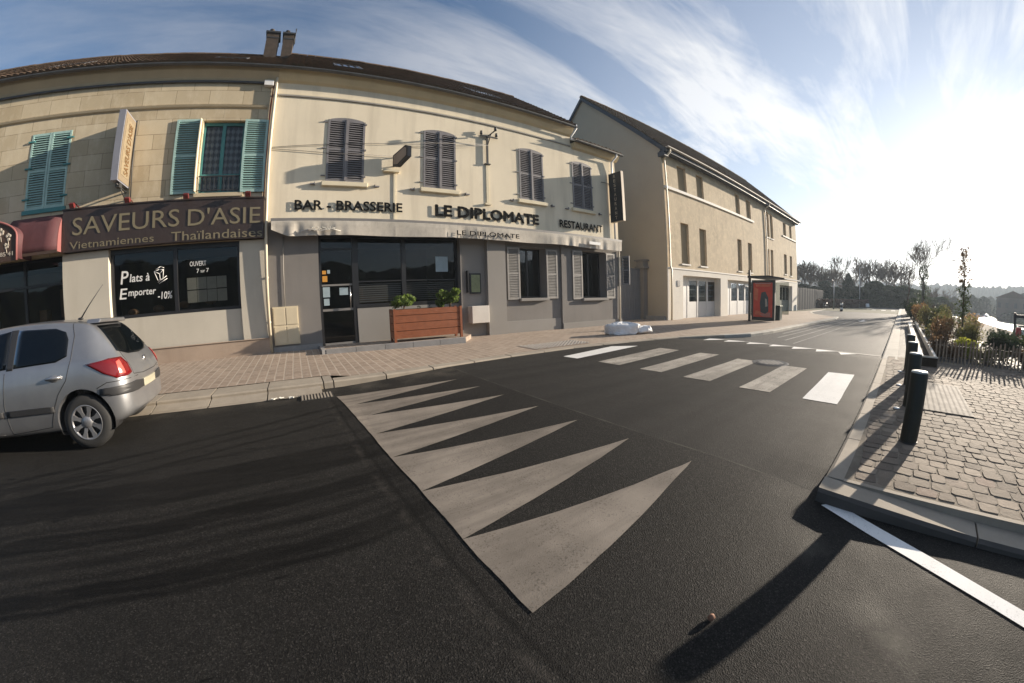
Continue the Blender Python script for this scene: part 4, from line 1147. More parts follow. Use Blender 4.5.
mb = MB(); mb.box(7.23, 7.31, FY - .09, FY - .04, 7.12, 8.3); mb.box(6.95, 7.75, FY - .12, FY - .07, 8.3, 8.35); mb.tube([(7.28, FY - .17, 8.33), (7.28, FY - .75, 8.33)], .03, 6); mb.tube([(7.28, FY - .4, 8.33), (7.28, FY - .1, 7.95)], .02, 6); mb.box(7.15, 7.4, FY - .1, FY - .002, 7.08, 7.12); mb.build('iron_frame', m['iron'], t)
for (x, y, z) in ((6.99, FY - .1, 8.36), (7.7, FY - .1, 8.38), (7.28, FY - .74, 8.3)):
    mb = MB(); mb.lathe([(.03, 0), (.06, .02), (.065, .07), (.04, .09), (.055, .12), (.05, .16), (0, .18)], (x, y, z), n=12); mb.build('insulator', m['iron'], t)
mb = MB()
for a, b in (((7.28, FY - .17, 7.9), (4.0, FY - .03, 7.35)), ((7.25, FY - .1, 7.95), (-.9, FY - .03, 6.95)), ((3.5, FY - .06, 6.9), (-.9, FY - .03, 6.9))):
    mb.tube([a, ((a[0] + b[0]) / 2, (a[1] + b[1]) / 2, (a[2] + b[2]) / 2 - .08), b], .009, 4)
mb.build('wall_cable', m['cable'], origin=(3, FY, 7), cat='cable', label='thin sagging cable strung along the cream wall between the shutters')

# planter with two shrubs
t = thing('planter_box', 'long reddish brown wooden planter on the restaurant step', 'planter', (4.2, 11.85, .3))
mb = MB()
for k, (a, b) in enumerate(((.42, .66), (.67, .92), (.93, 1.16), (1.17, 1.36))): mb.box(3.02, 5.42, 11.62, 11.66, a, b - .008); mb.box(3.0, 3.03, 11.66, 12.1, a, b - .008); mb.box(5.41, 5.44, 11.66, 12.1, a, b - .008)
mb.box(3.02, 5.42, 12.08, 12.12, .42, 1.36); mb.box(3.03, 5.41, 11.66, 12.08, .42, .46)
for xx in (3.0, 5.36):
    for yy in (11.6, 12.06): mb.box(xx, xx + .08, yy, yy + .08, .3, 1.38)
mb.build('box', M('red_cedar_planks', (.235, .07, .024), .5, .18, 7), t)
mb = MB(); mb.box(3.04, 5.4, 11.67, 12.07, 1.2, 1.3); mb.build('soil', m['soil'], t)
def leaf_cloud(mb, c, rad, n, size, rnd, mi=0, shell=.55, droop=0, flat=1.0):
    for _ in range(n):
        u = rnd.uniform(-1, 1); a = rnd.uniform(0, 2 * PI); r = (rnd.random() ** .4) * (1 - shell) + shell * rnd.random() ** .3
        s_ = math.sqrt(1 - u * u); p = Vector((c[0] + rad[0] * r * s_ * math.cos(a), c[1] + rad[1] * r * s_ * math.sin(a), c[2] + rad[2] * r * u))
        q = Quaternion((rnd.gauss(0, 1), rnd.gauss(0, 1), rnd.gauss(0, 1), rnd.gauss(0, 1))).normalized()
        k = size * rnd.uniform(.6, 1.3); w = Vector((k, 0, 0)); h = Vector((0, k * .55, 0)); w.rotate(q); h.rotate(q)
        mb.add([p - w, p + h, p + w, p - h], [(0, 1, 2, 3)], mi)
rp = random.Random(2)
for (cx, cz, rr, nn, lab) in ((3.42, 1.62, (.36, .26, .22), 700, 'small loose green shrub at the left end of the wooden planter'), (5.08, 1.68, (.42, .28, .3), 1000, 'dense rounded green shrub at the right end of the wooden planter')):
    p = thing('shrub', lab, 'shrub', (cx, 11.86, 1.28), 'shrubs in the wooden planter')
    mb = MB()
    for k in range(6): mb.tube([(cx, 11.86, 1.25), (cx + rp.uniform(-.2, .2), 11.86 + rp.uniform(-.15, .15), cz + .1)], [.014, .006], 4)
    mb.build('stems', m['twig'], p)
    mb = MB()
    for k in range(8): leaf_cloud(mb, (cx + rp.uniform(-.8, .8) * rr[0], 11.86 + rp.uniform(-.6, .6) * rr[1], cz + rp.uniform(-.6, .7) * rr[2]), [v * rp.uniform(.4, .7) for v in rr], nn // 5, .05, rp)
    mb.build('foliage', m['leaf_box'], p, recalc=False)
for cx in (3.95, 4.35, 4.7):
    p = thing('seedling', 'tiny wilted plant in the planter soil between the two shrubs', 'plant', (cx, 11.8, 1.3), 'tiny plants in the wooden planter')
    mb = MB(); leaf_cloud(mb, (cx, 11.8, 1.38), (.07, .06, .08), 26, .025, rp); mb.build('foliage', m['leaf_dark'], p, recalc=False)
    mb = MB(); mb.tube([(cx, 11.8, 1.28), (cx, 11.8, 1.42)], .006, 4); mb.build('stem', m['twig'], p)

# =========================================================== stone building with the Asian shop
b1 = thing('stone_building', 'cream limestone building on the left with turquoise shutters above a shop', 'building', (-6, FY, .2))
BX0 = -17.5
mb = MB()
h1 = (-9.34, -7.82, 5.4, 7.88); h2 = (-3.2, -1.8, 5.42, 7.92); h3 = (-15.2, -13.8, 5.4, 7.9)
wall_holes(mb, BX0, -.9, 3.84, 10.0, [h1, h2, h3], FY, .28)
mb.quad((BX0, FY, -.1), (BX0, FY, 10), (BX0, 22.8, 10), (BX0, 22.8, -.1)); mb.quad((BX0, 22.8, -.1), (-.9, 22.8, -.1), (-.9, 22.8, 10), (BX0, 22.8, 10))
mb.poly([(BX0, FY, 10), (BX0, 22.8, 10), (BX0, 17.8, 14.1)])
mb.build('upper_wall', m['ashlar'], b1, recalc=False)
mb = MB(); mb.prism([(FY, 8.36), (FY - .06, 8.4), (FY - .09, 8.46), (FY, 8.5)], 'x', BX0, -1.12); mb.build('string_course', m['soffit_stone'], b1)
mb = MB(); mb.prism([(FY, 9.38), (FY - .07, 9.4), (FY - .1, 9.48), (FY - .25, 9.7), (FY - .3, 9.84), (FY, 9.9)], 'x', BX0, G1 - .001); mb.build('cornice', m['soffit_stone'], b1)
mb = MB(); mb.box(BX0, G1 - .3, FY - .09, FY - .002, 9.32, 9.375); mb.build('cornice_line', m['zinc_dark'], b1)
gutter(b1, BX0, G1 - .004, FY - .42, 9.84, .085)
tiled_roof(b1, BX0, -.82, FY - .42, 9.9, 17.8, 13.86, (23.2, 9.9), m['tile'])
skylight(b1, -9.7, -8.2, FY - .42, 9.9, 17.8, 13.86, 1.1, 2.2)
skylight(b1, -3.4, -2.2, FY - .42, 9.9, 17.8, 13.86, 1.5, 2.4)
# chimneys
for (x0, x1, lab) in ((-2.08, -1.5, 0), (-1.26, -.76, 1)):
    mb = MB(); mb.box(x0, x1, 17.4, 18.1, 13.4, 15.1); ch = mb.build('chimney', m['brick_chim'], b1, label=('left soot blackened chimney' if lab == 0 else 'right paler chimney with an aerial'))
    mb = MB(); mb.box(x0 - .07, x1 + .07, 17.33, 18.17, 15.1, 15.2); mb.box(x0 - .02, x1 + .02, 17.38, 18.12, 14.8, 14.87); mb.build('chimney_cap', m['iron'], ch)
    mb = MB(); cx = (x0 + x1) / 2
    for d in (-.12, .14): mb.lathe([(.11, 15.2), (.1, 15.44), (.12, 15.46), (.09, 15.46), (.09, 15.24)], (cx + d * .8, 17.75 + d, 0), n=12)
    build_split(mb, 'chimney_pot', m['brick_chim'], ch)
mb = MB(); mb.tube([(-.72, 17.5, 14.5), (-.7, 17.5, 15.6)], .02, 6); mb.tube([(-.72, 17.3, 15.4), (-.72, 17.8, 15.4)], .01, 5); mb.build('aerial', m['iron'], b1)
# lower part: pillars, shop window, plinth
mb = MB()
mb.box(-7.76, -6.1, FY - .1, FY + .3, .1, 3.84); mb.box(-1.76, -.95, FY - .1, FY + .3, .1, 3.84)
build_split(mb, 'pillar', m['b1_render'], b1)
mb = MB(); mb.box(-6.1, -1.76, FY, FY + .3, .2, 1.72); mb.build('stall_riser', m['b1_render'], b1)
mb = MB(); mb.box(-7.8, -.93, FY - .2, FY - .103, -.1, .72); mb.box(-7.8, -.93, FY - .23, FY - .1, .72, .745); mb.build('plinth', m['plinth'], b1, bevel=.008)
mb = MB(); mb.box(BX0, -7.8, FY - .1, FY + .25, -.1, .32); mb.build('threshold', m['step'], b1)
q = FY + .12
fr = MB()
for a, b, c, d in ((-6.1, -6.0, 1.72, 3.84), (-1.86, -1.76, 1.72, 3.84), (-3.95, -3.83, 1.8, 3.76), (-6.0, -1.86, 3.7, 3.84), (-6.0, -1.86, 1.72, 1.82)): fr.box(a, b, q - .05 - (.004 if a == -3.95 else 0), q + .05, c, d)
w_ = fr.build('shop_window', m['frame_dark'], b1)
mb = MB(); mb.quad((-6.0, q, 1.82), (-3.95, q, 1.82), (-3.95, q, 3.7), (-6.0, q, 3.7)); mb.quad((-3.83, q, 1.82), (-1.86, q, 1.82), (-1.86, q, 3.7), (-3.83, q, 3.7)); mb.build('pane', m['glass'], w_)
mb = MB()
T = lambda s, x0, x1, z0, z1, bold=.02, sh=.15: mb.text(s, (x0, q - .012, z0), (1, 0, 0), (0, 0, 1), x1 - x0, z1 - z0, .006, bold * .5, shear=sh)
T('P', -5.78, -5.5, 2.78, 3.17); T('lats à', -5.46, -4.78, 2.82, 3.06, .03)
T('E', -5.84, -5.56, 2.32, 2.64); T('mporter', -5.53, -4.58, 2.33, 2.56, .03); T('-10%', -4.52, -4.04, 2.22, 2.44, .03)
T('OUVERT', -3.42, -2.88, 3.15, 3.3, .01, 0); T('7', -3.2, -3.12, 2.93, 3.06, .02, 0); T('sur', -3.07, -2.93, 2.94, 3.01, .01, 0); T('7', -2.88, -2.8, 2.94, 3.06, .02, 0)
for a, b in (((-4.62, 3.08), (-4.5, 2.8)), ((-4.5, 2.8), (-4.33, 2.84)), ((-4.33, 2.84), (-4.3, 3.12)), ((-4.62, 3.08), (-4.46, 3.13)), ((-4.46, 3.13), (-4.3, 3.12)), ((-4.62, 3.08), (-4.44, 3.0)), ((-4.44, 3.0), (-4.3, 3.12)), ((-4.44, 3.0), (-4.42, 2.82)), ((-4.5, 2.74), (-4.2, 2.92)), ((-4.46, 2.7), (-4.18, 2.84)), ((-4.56, 3.14), (-4.4, 3.22)), ((-4.4, 3.22), (-4.28, 3.17))):
    mb.tube([(a[0], q - .012, a[1]), (b[0], q - .012, b[1])], .012, 4)
mb.build('window_lettering', m['white_vinyl'], w_)
mb = MB()
rr = random.Random(3)
for i in range(4):
    for j in range(2):
        a = -3.55 + i * .33; c = 2.02 + j * .4; mb.box(a, a + .315, q + .055, q + .058, c + rr.uniform(0, .02), c + .38)
build_split(mb, 'notice', m['paper_grey'], w_)
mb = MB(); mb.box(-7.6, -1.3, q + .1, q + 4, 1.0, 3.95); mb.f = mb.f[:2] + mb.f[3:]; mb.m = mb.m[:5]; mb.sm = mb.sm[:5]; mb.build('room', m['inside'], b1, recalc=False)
mb = MB()
for i in range(4): mb.ball((-5.6 + i * .9, q + .5, 1.9 + .05 * i), (.2, .2, .12), 10, 6)
build_split(mb, 'basket', m['inside_warm'], b1)
# dark shop interior on the left
mb = MB()
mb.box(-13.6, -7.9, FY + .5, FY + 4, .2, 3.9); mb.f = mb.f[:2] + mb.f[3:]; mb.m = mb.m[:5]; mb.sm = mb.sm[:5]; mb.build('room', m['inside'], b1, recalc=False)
fr = MB(); q2 = FY + .4
for a, b, c, d in ((-7.9, -7.8, .32, 3.84), (-9.6, -9.5, .32, 3.84), (-11.3, -11.2, .32, 3.84), (-13.0, -12.9, .32, 3.84), (-12.9, -7.9, 3.0, 3.08)): fr.box(a, b, q2 - .05 - (.004 if c == 3.0 else 0), q2 + .05, c, d)
w2_ = fr.build('shop_window', m['frame_dark'], b1)
mb = MB(); mb.quad((-13, q2, .35), (-7.9, q2, .35), (-7.9, q2, 3.8), (-13, q2, 3.8)); mb.build('pane', m['glass'], w2_)
mb = MB(); mb.box(-8.5, -8.05, FY + .9, FY + 1.0, 2.0, 2.9); mb.box(-9.4, -9.1, FY + .9, FY + 1.2, 1.2, 2.3); mb.box(-10.3, -9.9, FY + 1.2, FY + 1.6, .3, 1.6); mb.box(-8.8, -8.55, FY + 1.6, FY + 1.9, .3, 2.1); build_split(mb, 'shelf', m['inside_warm'], b1)
mb = MB(); wall_holes(mb, BX0, -12.9, -.1, 3.84, [], FY); mb.build('lower_wall', m['b1_render'], b1, recalc=False)
# window with curtains
fr = MB(); q = FY + .2
a0, a1 = -3.2, -1.8
for a, b, c, d in ((a0, a0 + .07, 5.5, 7.9), (a1 - .07, a1, 5.5, 7.9), (-2.56, -2.44, 5.5, 7.84), (a0 + .07, a1 - .07, 7.8, 7.9), (a0 + .07, a1 - .07, 5.43, 5.52), (a0 + .07, a1 - .07, 6.05, 6.1)): fr.box(a, b, q - .04 - (.003 if a == -2.56 else 0), q + .03, c, d)
w3 = fr.build('window', m['turq_dark'], b1)
mb = MB(); mb.quad((a0, q, 5.5), (a1, q, 5.5), (a1, q, 7.85), (a0, q, 7.85)); mb.build('pane', m['glass'], w3)
mb = MB()
for (xa, xb) in ((a0 + .05, -2.55), (-2.45, a1 - .05)):
    n = 40
    b = len(mb.v)
    for i in range(n + 1):
        x = xa + (xb - xa) * i / n
        for z in (5.55, 6.7, 7.8): mb.v.append((x, q + .1 + .015 * math.sin(i * 1.4), z))
    for i in range(n):
        for k in (0, 1): mb.f.append([b + i * 3 + k, b + i * 3 + 3 + k, b + i * 3 + 4 + k, b + i * 3 + 1 + k]); mb.m.append(0); mb.sm.append(True)
mb.build('curtain', m['lace'], w3, recalc=False)
mb = MB(); mb.box(a0 - .1, a1 + .1, FY - .05, FY + .25, 5.3, 5.42); mb.build('sill', m['soffit_stone'], b1)
mb = MB(); mb.box(a0 + .02, a1 - .02, FY - .03, FY - .005, 5.95, 5.99); mb.box(a0 + .02, a1 - .02, FY - .03, FY - .005, 5.5, 5.53)
for i in range(9): mb.box(a0 + .1 + i * .15, a0 + .12 + i * .15, FY - .025, FY - .01, 5.53, 5.95)
mb.build('railing', m['iron'], b1)
# shutters
leaf_at(b1, -4.08, FY - .02, 5.42, .84, 2.52, m['turq'], m['slat_shade'], 0, -1, 0, 15)
leaf_at(b1, -1.79, FY - .02, 5.42, .78, 2.52, m['turq'], m['slat_shade'], 0, 1, 0, 15)
mb = MB(); mb.box(-3.27, -3.24, FY - .2, FY - .005, 5.45, 7.92); mb.build('shutter_edge', m['cream_trim'], b1)
leaf_at(b1, -9.36, FY + .03, 5.38, .76, 2.5, m['turq'], m['slat_shade'], 0, -1, 0, 15)
leaf_at(b1, -8.58, FY + .03, 5.38, .76, 2.5, m['turq'], m['slat_shade'], 0, 1, 0, 15)
leaf_at(b1, -15.22, FY + .03, 5.38, .7, 2.5, m['turq'], m['slat_shade'], 0, -1, 0, 15)
leaf_at(b1, -14.5, FY + .03, 5.38, .7, 2.5, m['turq'], m['slat_shade'], 0, 1, 0, 15)
mb = MB(); mb.box(-9.45, -7.75, FY - .05, FY + .2, 5.24, 5.37); mb.build('sill', m['turq_dark'], b1)
mb = MB()
for zz in (5.7, 6.7, 7.6): mb.box(-9.48, -9.2, FY - .05, FY - .02, zz, zz + .05); mb.box(-7.98, -7.72, FY - .05, FY - .02, zz, zz + .05)
build_split(mb, 'hinge', m['turq_dark'], b1)

# fascia sign of the shop
t = thing('shop_sign', 'long brown fascia board reading SAVEURS D\'ASIE over the left shop window', 'sign', (-4.3, FY, 3.9))
mb = MB(); mb.box(-7.66, -.97, FY - .3, FY - .002, 3.87, 5.14); mb.box(-7.68, -.95, FY - .33, FY - .002, 5.14, 5.18); mb.build('board', m['sign_brown'], t)
mb = MB(); F_ = lambda s, x0, x1, z0, z1, b: mb.text(s, (x0, FY - .312, z0), (1, 0, 0), (0, 0, 1), x1 - x0, z1 - z0, .005, b)
# the board stands 0.3 in front of the wall, so the letters are laid out at that distance
k_ = (FY - .31) / FY
Q = lambda x, z: (x * k_, 1.6 + (z - 1.6) * k_)
def fx(s, x0, x1, z0, z1, b):
    a, c = Q(x0, z0); d, e = Q(x1, z1); F_(s, a, d, c, e, b)
fx("SAVEURS", -7.46, -3.74, 4.41, 4.96, -.006); fx("D'ASIE", -3.46, -1.1, 4.4, 4.95, -.006)
fx('Vietnamiennes', -7.55, -4.58, 3.99, 4.22, 0); fx('Thaïlandaises', -4.0, -1.03, 3.96, 4.24, 0)
mb.build('lettering', m['sign_letters'], t)
for x in (-7.25, -5.35, -3.45, -1.5):
    mb = MB(); mb.tube([(x, FY - .02, 5.28), (x, FY - .35, 5.34), (x, FY - .5, 5.26)], .02, 6); mb.obox((x + .03, FY - .5, 5.22), (.08, .06, .07), Matrix.Rotation(R(35), 3, 'X')); mb.build('spotlight', m['lamp_red'], t)
# projecting sign of the shop
t = thing('projecting_sign', 'white edged vertical sign with gold characters sticking out over the brown fascia', 'sign', (-5.6, FY, 5.7))
mb = MB(); mb.box(-5.74, -5.52, 11.86, 12.78, 5.72, 7.95); mb.build('case', m['sign_white'], t)
mb = MB(); mb.box(-5.519, -5.505, 11.9, 12.74, 5.76, 7.9); mb.build('face', m['sign_tan'], t)
mb = MB(); mb.box(-5.504, -5.498, 12.02, 12.64, 5.95, 7.72); 
mb.build('panel', M('pale_gold_panel', (.22, .175, .11), .6, .15, 8), t)
mb = MB(); mb.text("SAVEURS D'ASIE", (-5.497, 12.12, 6.02), (0, 0, 1), (0, -1, 0), 1.62, .32, .01, .02)
mb.v = [(x, 12.12 + (12.12 - y) + .0 if False else y, z) for x, y, z in mb.v]
mb.v = [(x, y + .42, z) for x, y, z in mb.v]
mb.build('lettering', m['gold'], t)
mb = MB(); mb.tube([(-5.6, FY - .01, 5.6), (-5.6, 12.0, 5.66)], .025, 6); mb.tube([(-5.6, FY - .01, 5.35), (-5.6, 12.3, 5.62)], .02, 6); mb.box(-5.68, -5.54, 12.1, 12.3, 5.58, 5.72); mb.tube([(-5.5, FY - .02, 8.0), (-5.42, FY - .03, 5.2)], .02, 6); mb.build('bracket', m['iron'], t)

# rounded red canopy and arched entrance canopy
t = thing('red_awning', 'faded red rounded awning between the brown sign and the arched canopy', 'awning', (-8.7, FY, 4))
def qprof(y0, d, z0, z1, n=12): return [(y0 - d * math.sin(PI / 2 * i / n), z1 - (z1 - z0) * (1 - math.cos(PI / 2 * i / n))) for i in range(n + 1)]
pr = qprof(FY - .02, .5, 3.95, 5.1)
mb = MB(); b = len(mb.v); xs_ = [-9.7, -9.2, -8.7, -8.2, -7.72]
for x in xs_:
    for (y, z) in pr: mb.v.append((x, y, z))
for i in range(len(xs_) - 1):
    for k in range(len(pr) - 1): mb.f.append([i * 13 + k, (i + 1) * 13 + k, (i + 1) * 13 + k + 1, i * 13 + k + 1]); mb.m.append(0); mb.sm.append(True)
o = mb.build('canvas', m['awning_red'], t, recalc=False); so = o.modifiers.new('s', 'SOLIDIFY'); so.thickness = .012
mb = MB(); mb.prism([(FY - .02, 3.9)] + pr[:1] + pr[1:] + [(pr[-1][0], 3.9)], 'x', -7.72, -7.69); mb.build('end_cap', m['awning_pink'], t)
mb = MB(); mb.box(-9.7, -7.7, pr[-1][0] - .012, pr[-1][0], 3.86, 3.97); mb.build('valance', m['awning_brown'], t)
t = thing('entrance_canopy', 'arched brown entrance canopy with pink rim and faded flowers at the left edge', 'awning', (-11, FY, 4))
xc, xr, yf = -11.0, -9.02, 12.0
arc = [(xc + (xr - xc) * math.cos(a), 4.45 + .62 * math.sin(a)) for a in [PI * i / 20 for i in range(21)]]
mb = MB(); mb.prism([(xr, 3.75), *arc, (xc - (xr - xc), 3.75)], 'y', yf, yf + .02); mb.build('front_face', m['awning_brown'], t)
mb = MB(); mb.tube([(xr, yf - .01, 3.75)] + [(a, yf - .01, z) for a, z in arc] + [(2 * xc - xr, yf - .01, 3.75)], .035, 6); mb.build('rim', m['awning_pink'], t)
mb = MB(); b = 0
for (a, z) in [(xr, 3.8)] + arc + [(2 * xc - xr, 3.8)]: mb.v += [(a, yf, z), (a, FY - .01, z)]
for i in range(22): mb.f.append([2 * i, 2 * i + 2, 2 * i + 3, 2 * i + 1]); mb.m.append(0); mb.sm.append(True)
o = mb.build('canvas', m['awning_red'], t, recalc=False); so = o.modifiers.new('s', 'SOLIDIFY'); so.thickness = .012
mb = MB(); rf_ = random.Random(9)
for (fx_, fz_, s_) in ((-9.35, 4.45, .12), (-9.42, 4.2, .1), (-9.65, 4.62, .13), (-9.8, 4.35, .09), (-10.2, 4.6, .12)):
    for k in range(5):
        a = 2 * PI * k / 5 + rf_.random(); mb.ball((fx_ + s_ * .6 * math.cos(a), yf - .008, fz_ + s_ * .6 * math.sin(a)), (s_ * .45, .006, s_ * .4), 8, 4)
    mb.tube([(fx_, yf - .008, fz_ - s_), (fx_ + .03, yf - .008, fz_ - s_ * 2.2)], .01, 4)
mb.build('flower_print', m['flower'], t)
mb = MB(); mb.text('85 41', (-9.66, yf - .012, 3.9), (1, 0, 0), (0, 0, 1), .5, .12, .008, .02); mb.build('lettering', m['flower'], t)

# =========================================================== long building
b3 = thing('long_building', 'long ochre rendered building with walled up narrow windows and white ground floor', 'building', (35, FY, 0))
E0, E1 = 19.6, 50.6
lw = [(21.4, 22.43, 3.64, 6.33), (23.95, 24.98, 3.64, 6.28), (30.75, 31.68, 3.65, 6.34), (33.17, 34.18, 3.65, 6.3), (38.55, 39.3, 3.5, 6.3), (39.75, 40.6, 3.5, 6.33), (44.7, 45.85, 4.08, 6.34), (47.2, 48.2, 4.0, 6.35)]
uw = [(21.45, 22.55, 8.52, 10.2), (23.98, 25.0, 8.52, 10.2), (30.8, 31.75, 8.52, 10.2), (33.25, 34.35, 8.52, 10.2), (38.5, 39.6, 7.5, 10.05), (39.95, 40.9, 7.5, 10.05), (44.75, 46.0, 8.5, 9.95), (47.45, 48.45, 8.5, 9.95)]
mb = MB(); wall_holes(mb, E0, E1, 3.3, 10.8, [w for w in lw + uw], FY, .17); mb.build('front_wall', m['b3_wall'], b3, recalc=False)
mb = MB()
for (a, b, c, d) in lw + uw: mb.quad((a, FY + .17, c), (b, FY + .17, c), (b, FY + .17, d), (a, FY + .17, d))
build_split(mb, 'walled_up_window', m['blind_window'], b3, recalc=False)
mb = MB()
for (a, b, c, d) in lw: mb.box(a - .06, b + .06, FY - .07, FY + .16, c - .09, c - .003)
for (a, b, c, d) in uw[4:6]: mb.box(a - .06, b + .06, FY - .07, FY + .16, c - .09, c - .003)
build_split(mb, 'window_sill', m['white_sill'], b3)
mb = MB(); mb.box(19.75, 34.9, FY - .1, FY - .002, 8.3, 8.48); mb.box(44.3, 50.55, FY - .09, FY - .002, 8.3, 8.44); build_split(mb, 'belt_course', m['white_sill'], b3)
bays = [(21.4, 27.1, -.2, 2.88, .55), (28.4, 36.5, -.2, 2.84, .55), (42.7, 48.0, -.2, 2.8, .55)]
mb = MB(); wall_holes(mb, E0, E1, -.4, 3.3, bays, FY - .06, .61); mb.quad((E0, FY - .06, -.4), (E0, FY, -.4), (E0, FY, 3.3), (E0, FY - .06, 3.3)); mb.quad((E0, FY - .06, 3.3), (E1, FY - .06, 3.3), (E1, FY, 3.3), (E0, FY, 3.3))
mb.build('white_ground_floor', m['white_render'], b3, recalc=False)
mb = MB(); mb.box(E0 - .02, E1, FY - .1, FY - .062, 3.24, 3.32)
for zz in (.55, 1.2, 1.85, 2.5): mb.box(E0, 21.38, FY - .067, FY - .062, zz, zz + .015)
mb.build('ledge', m['white_sill'], b3)
# gable and roof: eaves at y=12.3, ridge at y=19.35
mb = MB(); mb.poly([(E0, FY, -.2), (E0, 26, -.2), (E0, 26, 10.8), (E0, 19.35, 17.2), (E0, FY, 10.9)]); mb.build('gable_wall', m['b3_gable'], b3, recalc=False)
mb = MB(); mb.poly([(E1, FY, -.4), (E1, 26, -.4), (E1, 26, 10.8), (E1, 19.35, 17.2), (E1, FY, 10.9)]); mb.quad((E0, 26, -.3), (E1, 26, -.3), (E1, 26, 10.8), (E0, 26, 10.8)); mb.build('rear_wall', m['b3_gable'], b3, recalc=False)
tiled_roof(b3, E0 - .12, 51.0, 12.35, 10.82, 19.35, 17.35, (26.5, 10.5), m['tile_b3'], col=.33, row=.38)
mb = MB()
for s_ in (0,):
    d = Vector((0, 19.35 - 12.3, 17.3 - 10.75)).normalized(); nr = Vector((0, -d.z, d.y))
    mb.add([(E0 - .16, 12.25, 10.72), (E0 - .16, 19.35, 17.32), (E0 - .16, 19.35, 16.98), (E0 - .16, 12.42, 10.5), (E0 - .1, 12.25, 10.72), (E0 - .1, 19.35, 17.32), (E0 - .1, 19.35, 16.98), (E0 - .1, 12.42, 10.5)],
           [(0, 1, 2, 3), (7, 6, 5, 4), (0, 4, 5, 1), (3, 2, 6, 7), (0, 3, 7, 4), (1, 5, 6, 2)])
    mb.add([(E0 - .16, 26.45, 10.7), (E0 - .16, 19.35, 17.32), (E0 - .16, 19.35, 16.98), (E0 - .16, 26.3, 10.45), (E0 - .1, 26.45, 10.7), (E0 - .1, 19.35, 17.32), (E0 - .1, 19.35, 16.98), (E0 - .1, 26.3, 10.45)],
           [(3, 2, 1, 0), (4, 5, 6, 7), (1, 5, 4, 0), (7, 6, 2, 3), (4, 7, 3, 0), (2, 6, 5, 1)])
mb.build('bargeboard', m['fascia_dark'], b3)
mb = MB(); mb.box(E0 - .1, 51, 12.35, FY - .002, 10.58, 10.66); mb.box(E0 - .1, 51.0, 12.3, 12.349, 10.55, 10.8); mb.box(E0 - .14, E0 + .3, 12.4, FY + .1, 10.3, 10.579); mb.build('soffit', m['fascia_dark'], b3)
gutter(b3, E0 - .1, 51.1, 12.2, 10.86, .1, 'zinc')
mb = MB()
for x in (19.85, 38.3):
    mb.tube([(x, 12.2, 10.78), (x, 12.2, 10.6), (x, FY - .12, 10.25), (x, FY - .09, 10.1), (x, FY - .09, 3.4), (x, FY - .17, 3.2), (x, FY - .17, -.2)], .06, 8)
build_split(mb, 'downpipe', m['pipe_cream'], b3)
mb = MB(); mb.box(20.65, 20.98, FY - .09, FY - .062, 2.15, 2.52); mb.build('dark_plate', m['black'], b3)
# bays: white joinery with glass
for (a, b, c, d, dep) in bays:
    q = FY + .5
    mb = MB(); n = 4 if b - a < 7 else 5; w = (b - a) / n
    gl = MB()
    for i in range(n):
        x0, x1 = a + i * w, a + (i + 1) * w
        if i == 0: mb.box(x0, x1, q - .02, q + .04, c, d)
        else:
            mb.box(x0, x0 + .12, q - .04, q + .04, c, d); mb.box(x0 + .12, x1, q - .02, q + .04, c, 1.15); mb.box(x0 + .12, x1, q - .02, q + .04, 2.6, d); mb.box(x0 + .12, x0 + .3, q - .02, q + .04, 1.15, 2.6)
            gl.quad((x0 + .3, q, 1.15), (x1, q, 1.15), (x1, q, 2.6), (x0 + .3, q, 2.6))
    w_ = mb.build('shopfront', m['door_white'], b3); gl.build('pane', m['glass'], w_)
    mb = MB()
    for i in range(1, n):
        x0 = a + i * w
        for zz in (1.5, 1.95, 2.3): mb.box(x0 + .4, x0 + w - .15, q + .05, q + .06, zz, zz + .06)
    mb.build('lettering_strips', m['paper_blue'], w_)
    mb = MB(); mb.box(a, b, q + .3, q + .35, c, d); mb.build('room', m['paper_blue'] if False else M('grey_blind_behind_glass', (.12, .14, .15), .8, .2, 1), b3)
mb = MB(); mb.box(49.5, 49.75, FY - .22, FY - .065, -.2, .6); mb.build('meter_box', m['white_metal'], b3)

# gate between the two buildings
t = thing('gate', 'tall grey sheet metal gate closing the gap beside the restaurant', 'gate', (17.3, 14.6, .05))
for (a, b) in ((15.1, 17.15), (17.18, 19.15)):
    mb = MB(); mb.box(a, b, 14.58, 14.62, .05, 3.28); mb.box(a, a + .08, 14.55, 14.579, .05, 3.28); mb.box(b - .08, b, 14.55, 14.579, .05, 3.28); mb.box(a + .08, b - .08, 14.55, 14.579, 3.18, 3.28); mb.box(a + .08, b - .08, 14.55, 14.579, .05, .2)
    for k in range(7): mb.box(a + .1 + k * (b - a - .2) / 7, a + .13 + k * (b - a - .2) / 7, 14.565, 14.579, .2, 3.18)
    mb.build('gate_leaf', m['gate'], t)
t = thing('gate_pillar', 'dark pillar with a projecting capstone beside the grey gate', 'pillar', (19.35, 14.5, .05))
mb = MB(); mb.box(19.17, 19.58, 14.3, 14.75, -.1, 3.3); mb.build('shaft', m['grey_wall'], t)
mb = MB(); mb.box(19.05, 19.59, 14.15, 14.9, 3.3, 3.42); mb.box(19.1, 19.59, 14.25, 14.8, 3.42, 3.78); mb.box(19.02, 19.59, 14.12, 14.92, 3.78, 3.86); mb.build('capstone', m['grey_wall'], t)
mb = MB(); mb.box(19.4, 19.598, 12.9, 14.3, -.1, .3); mb.build('gable_plinth', m['step'], b3)
t = thing('corner_shutter', 'dark blue grey shutter leaf folded out from the restaurant corner', 'shutter', (15.1, FY, 2))
leaf_at(t, 15.1, FY - .14, 2.15, .42, 1.5, m['gate'], m['fascia_dark'], R(-65), 1, 0, 9)

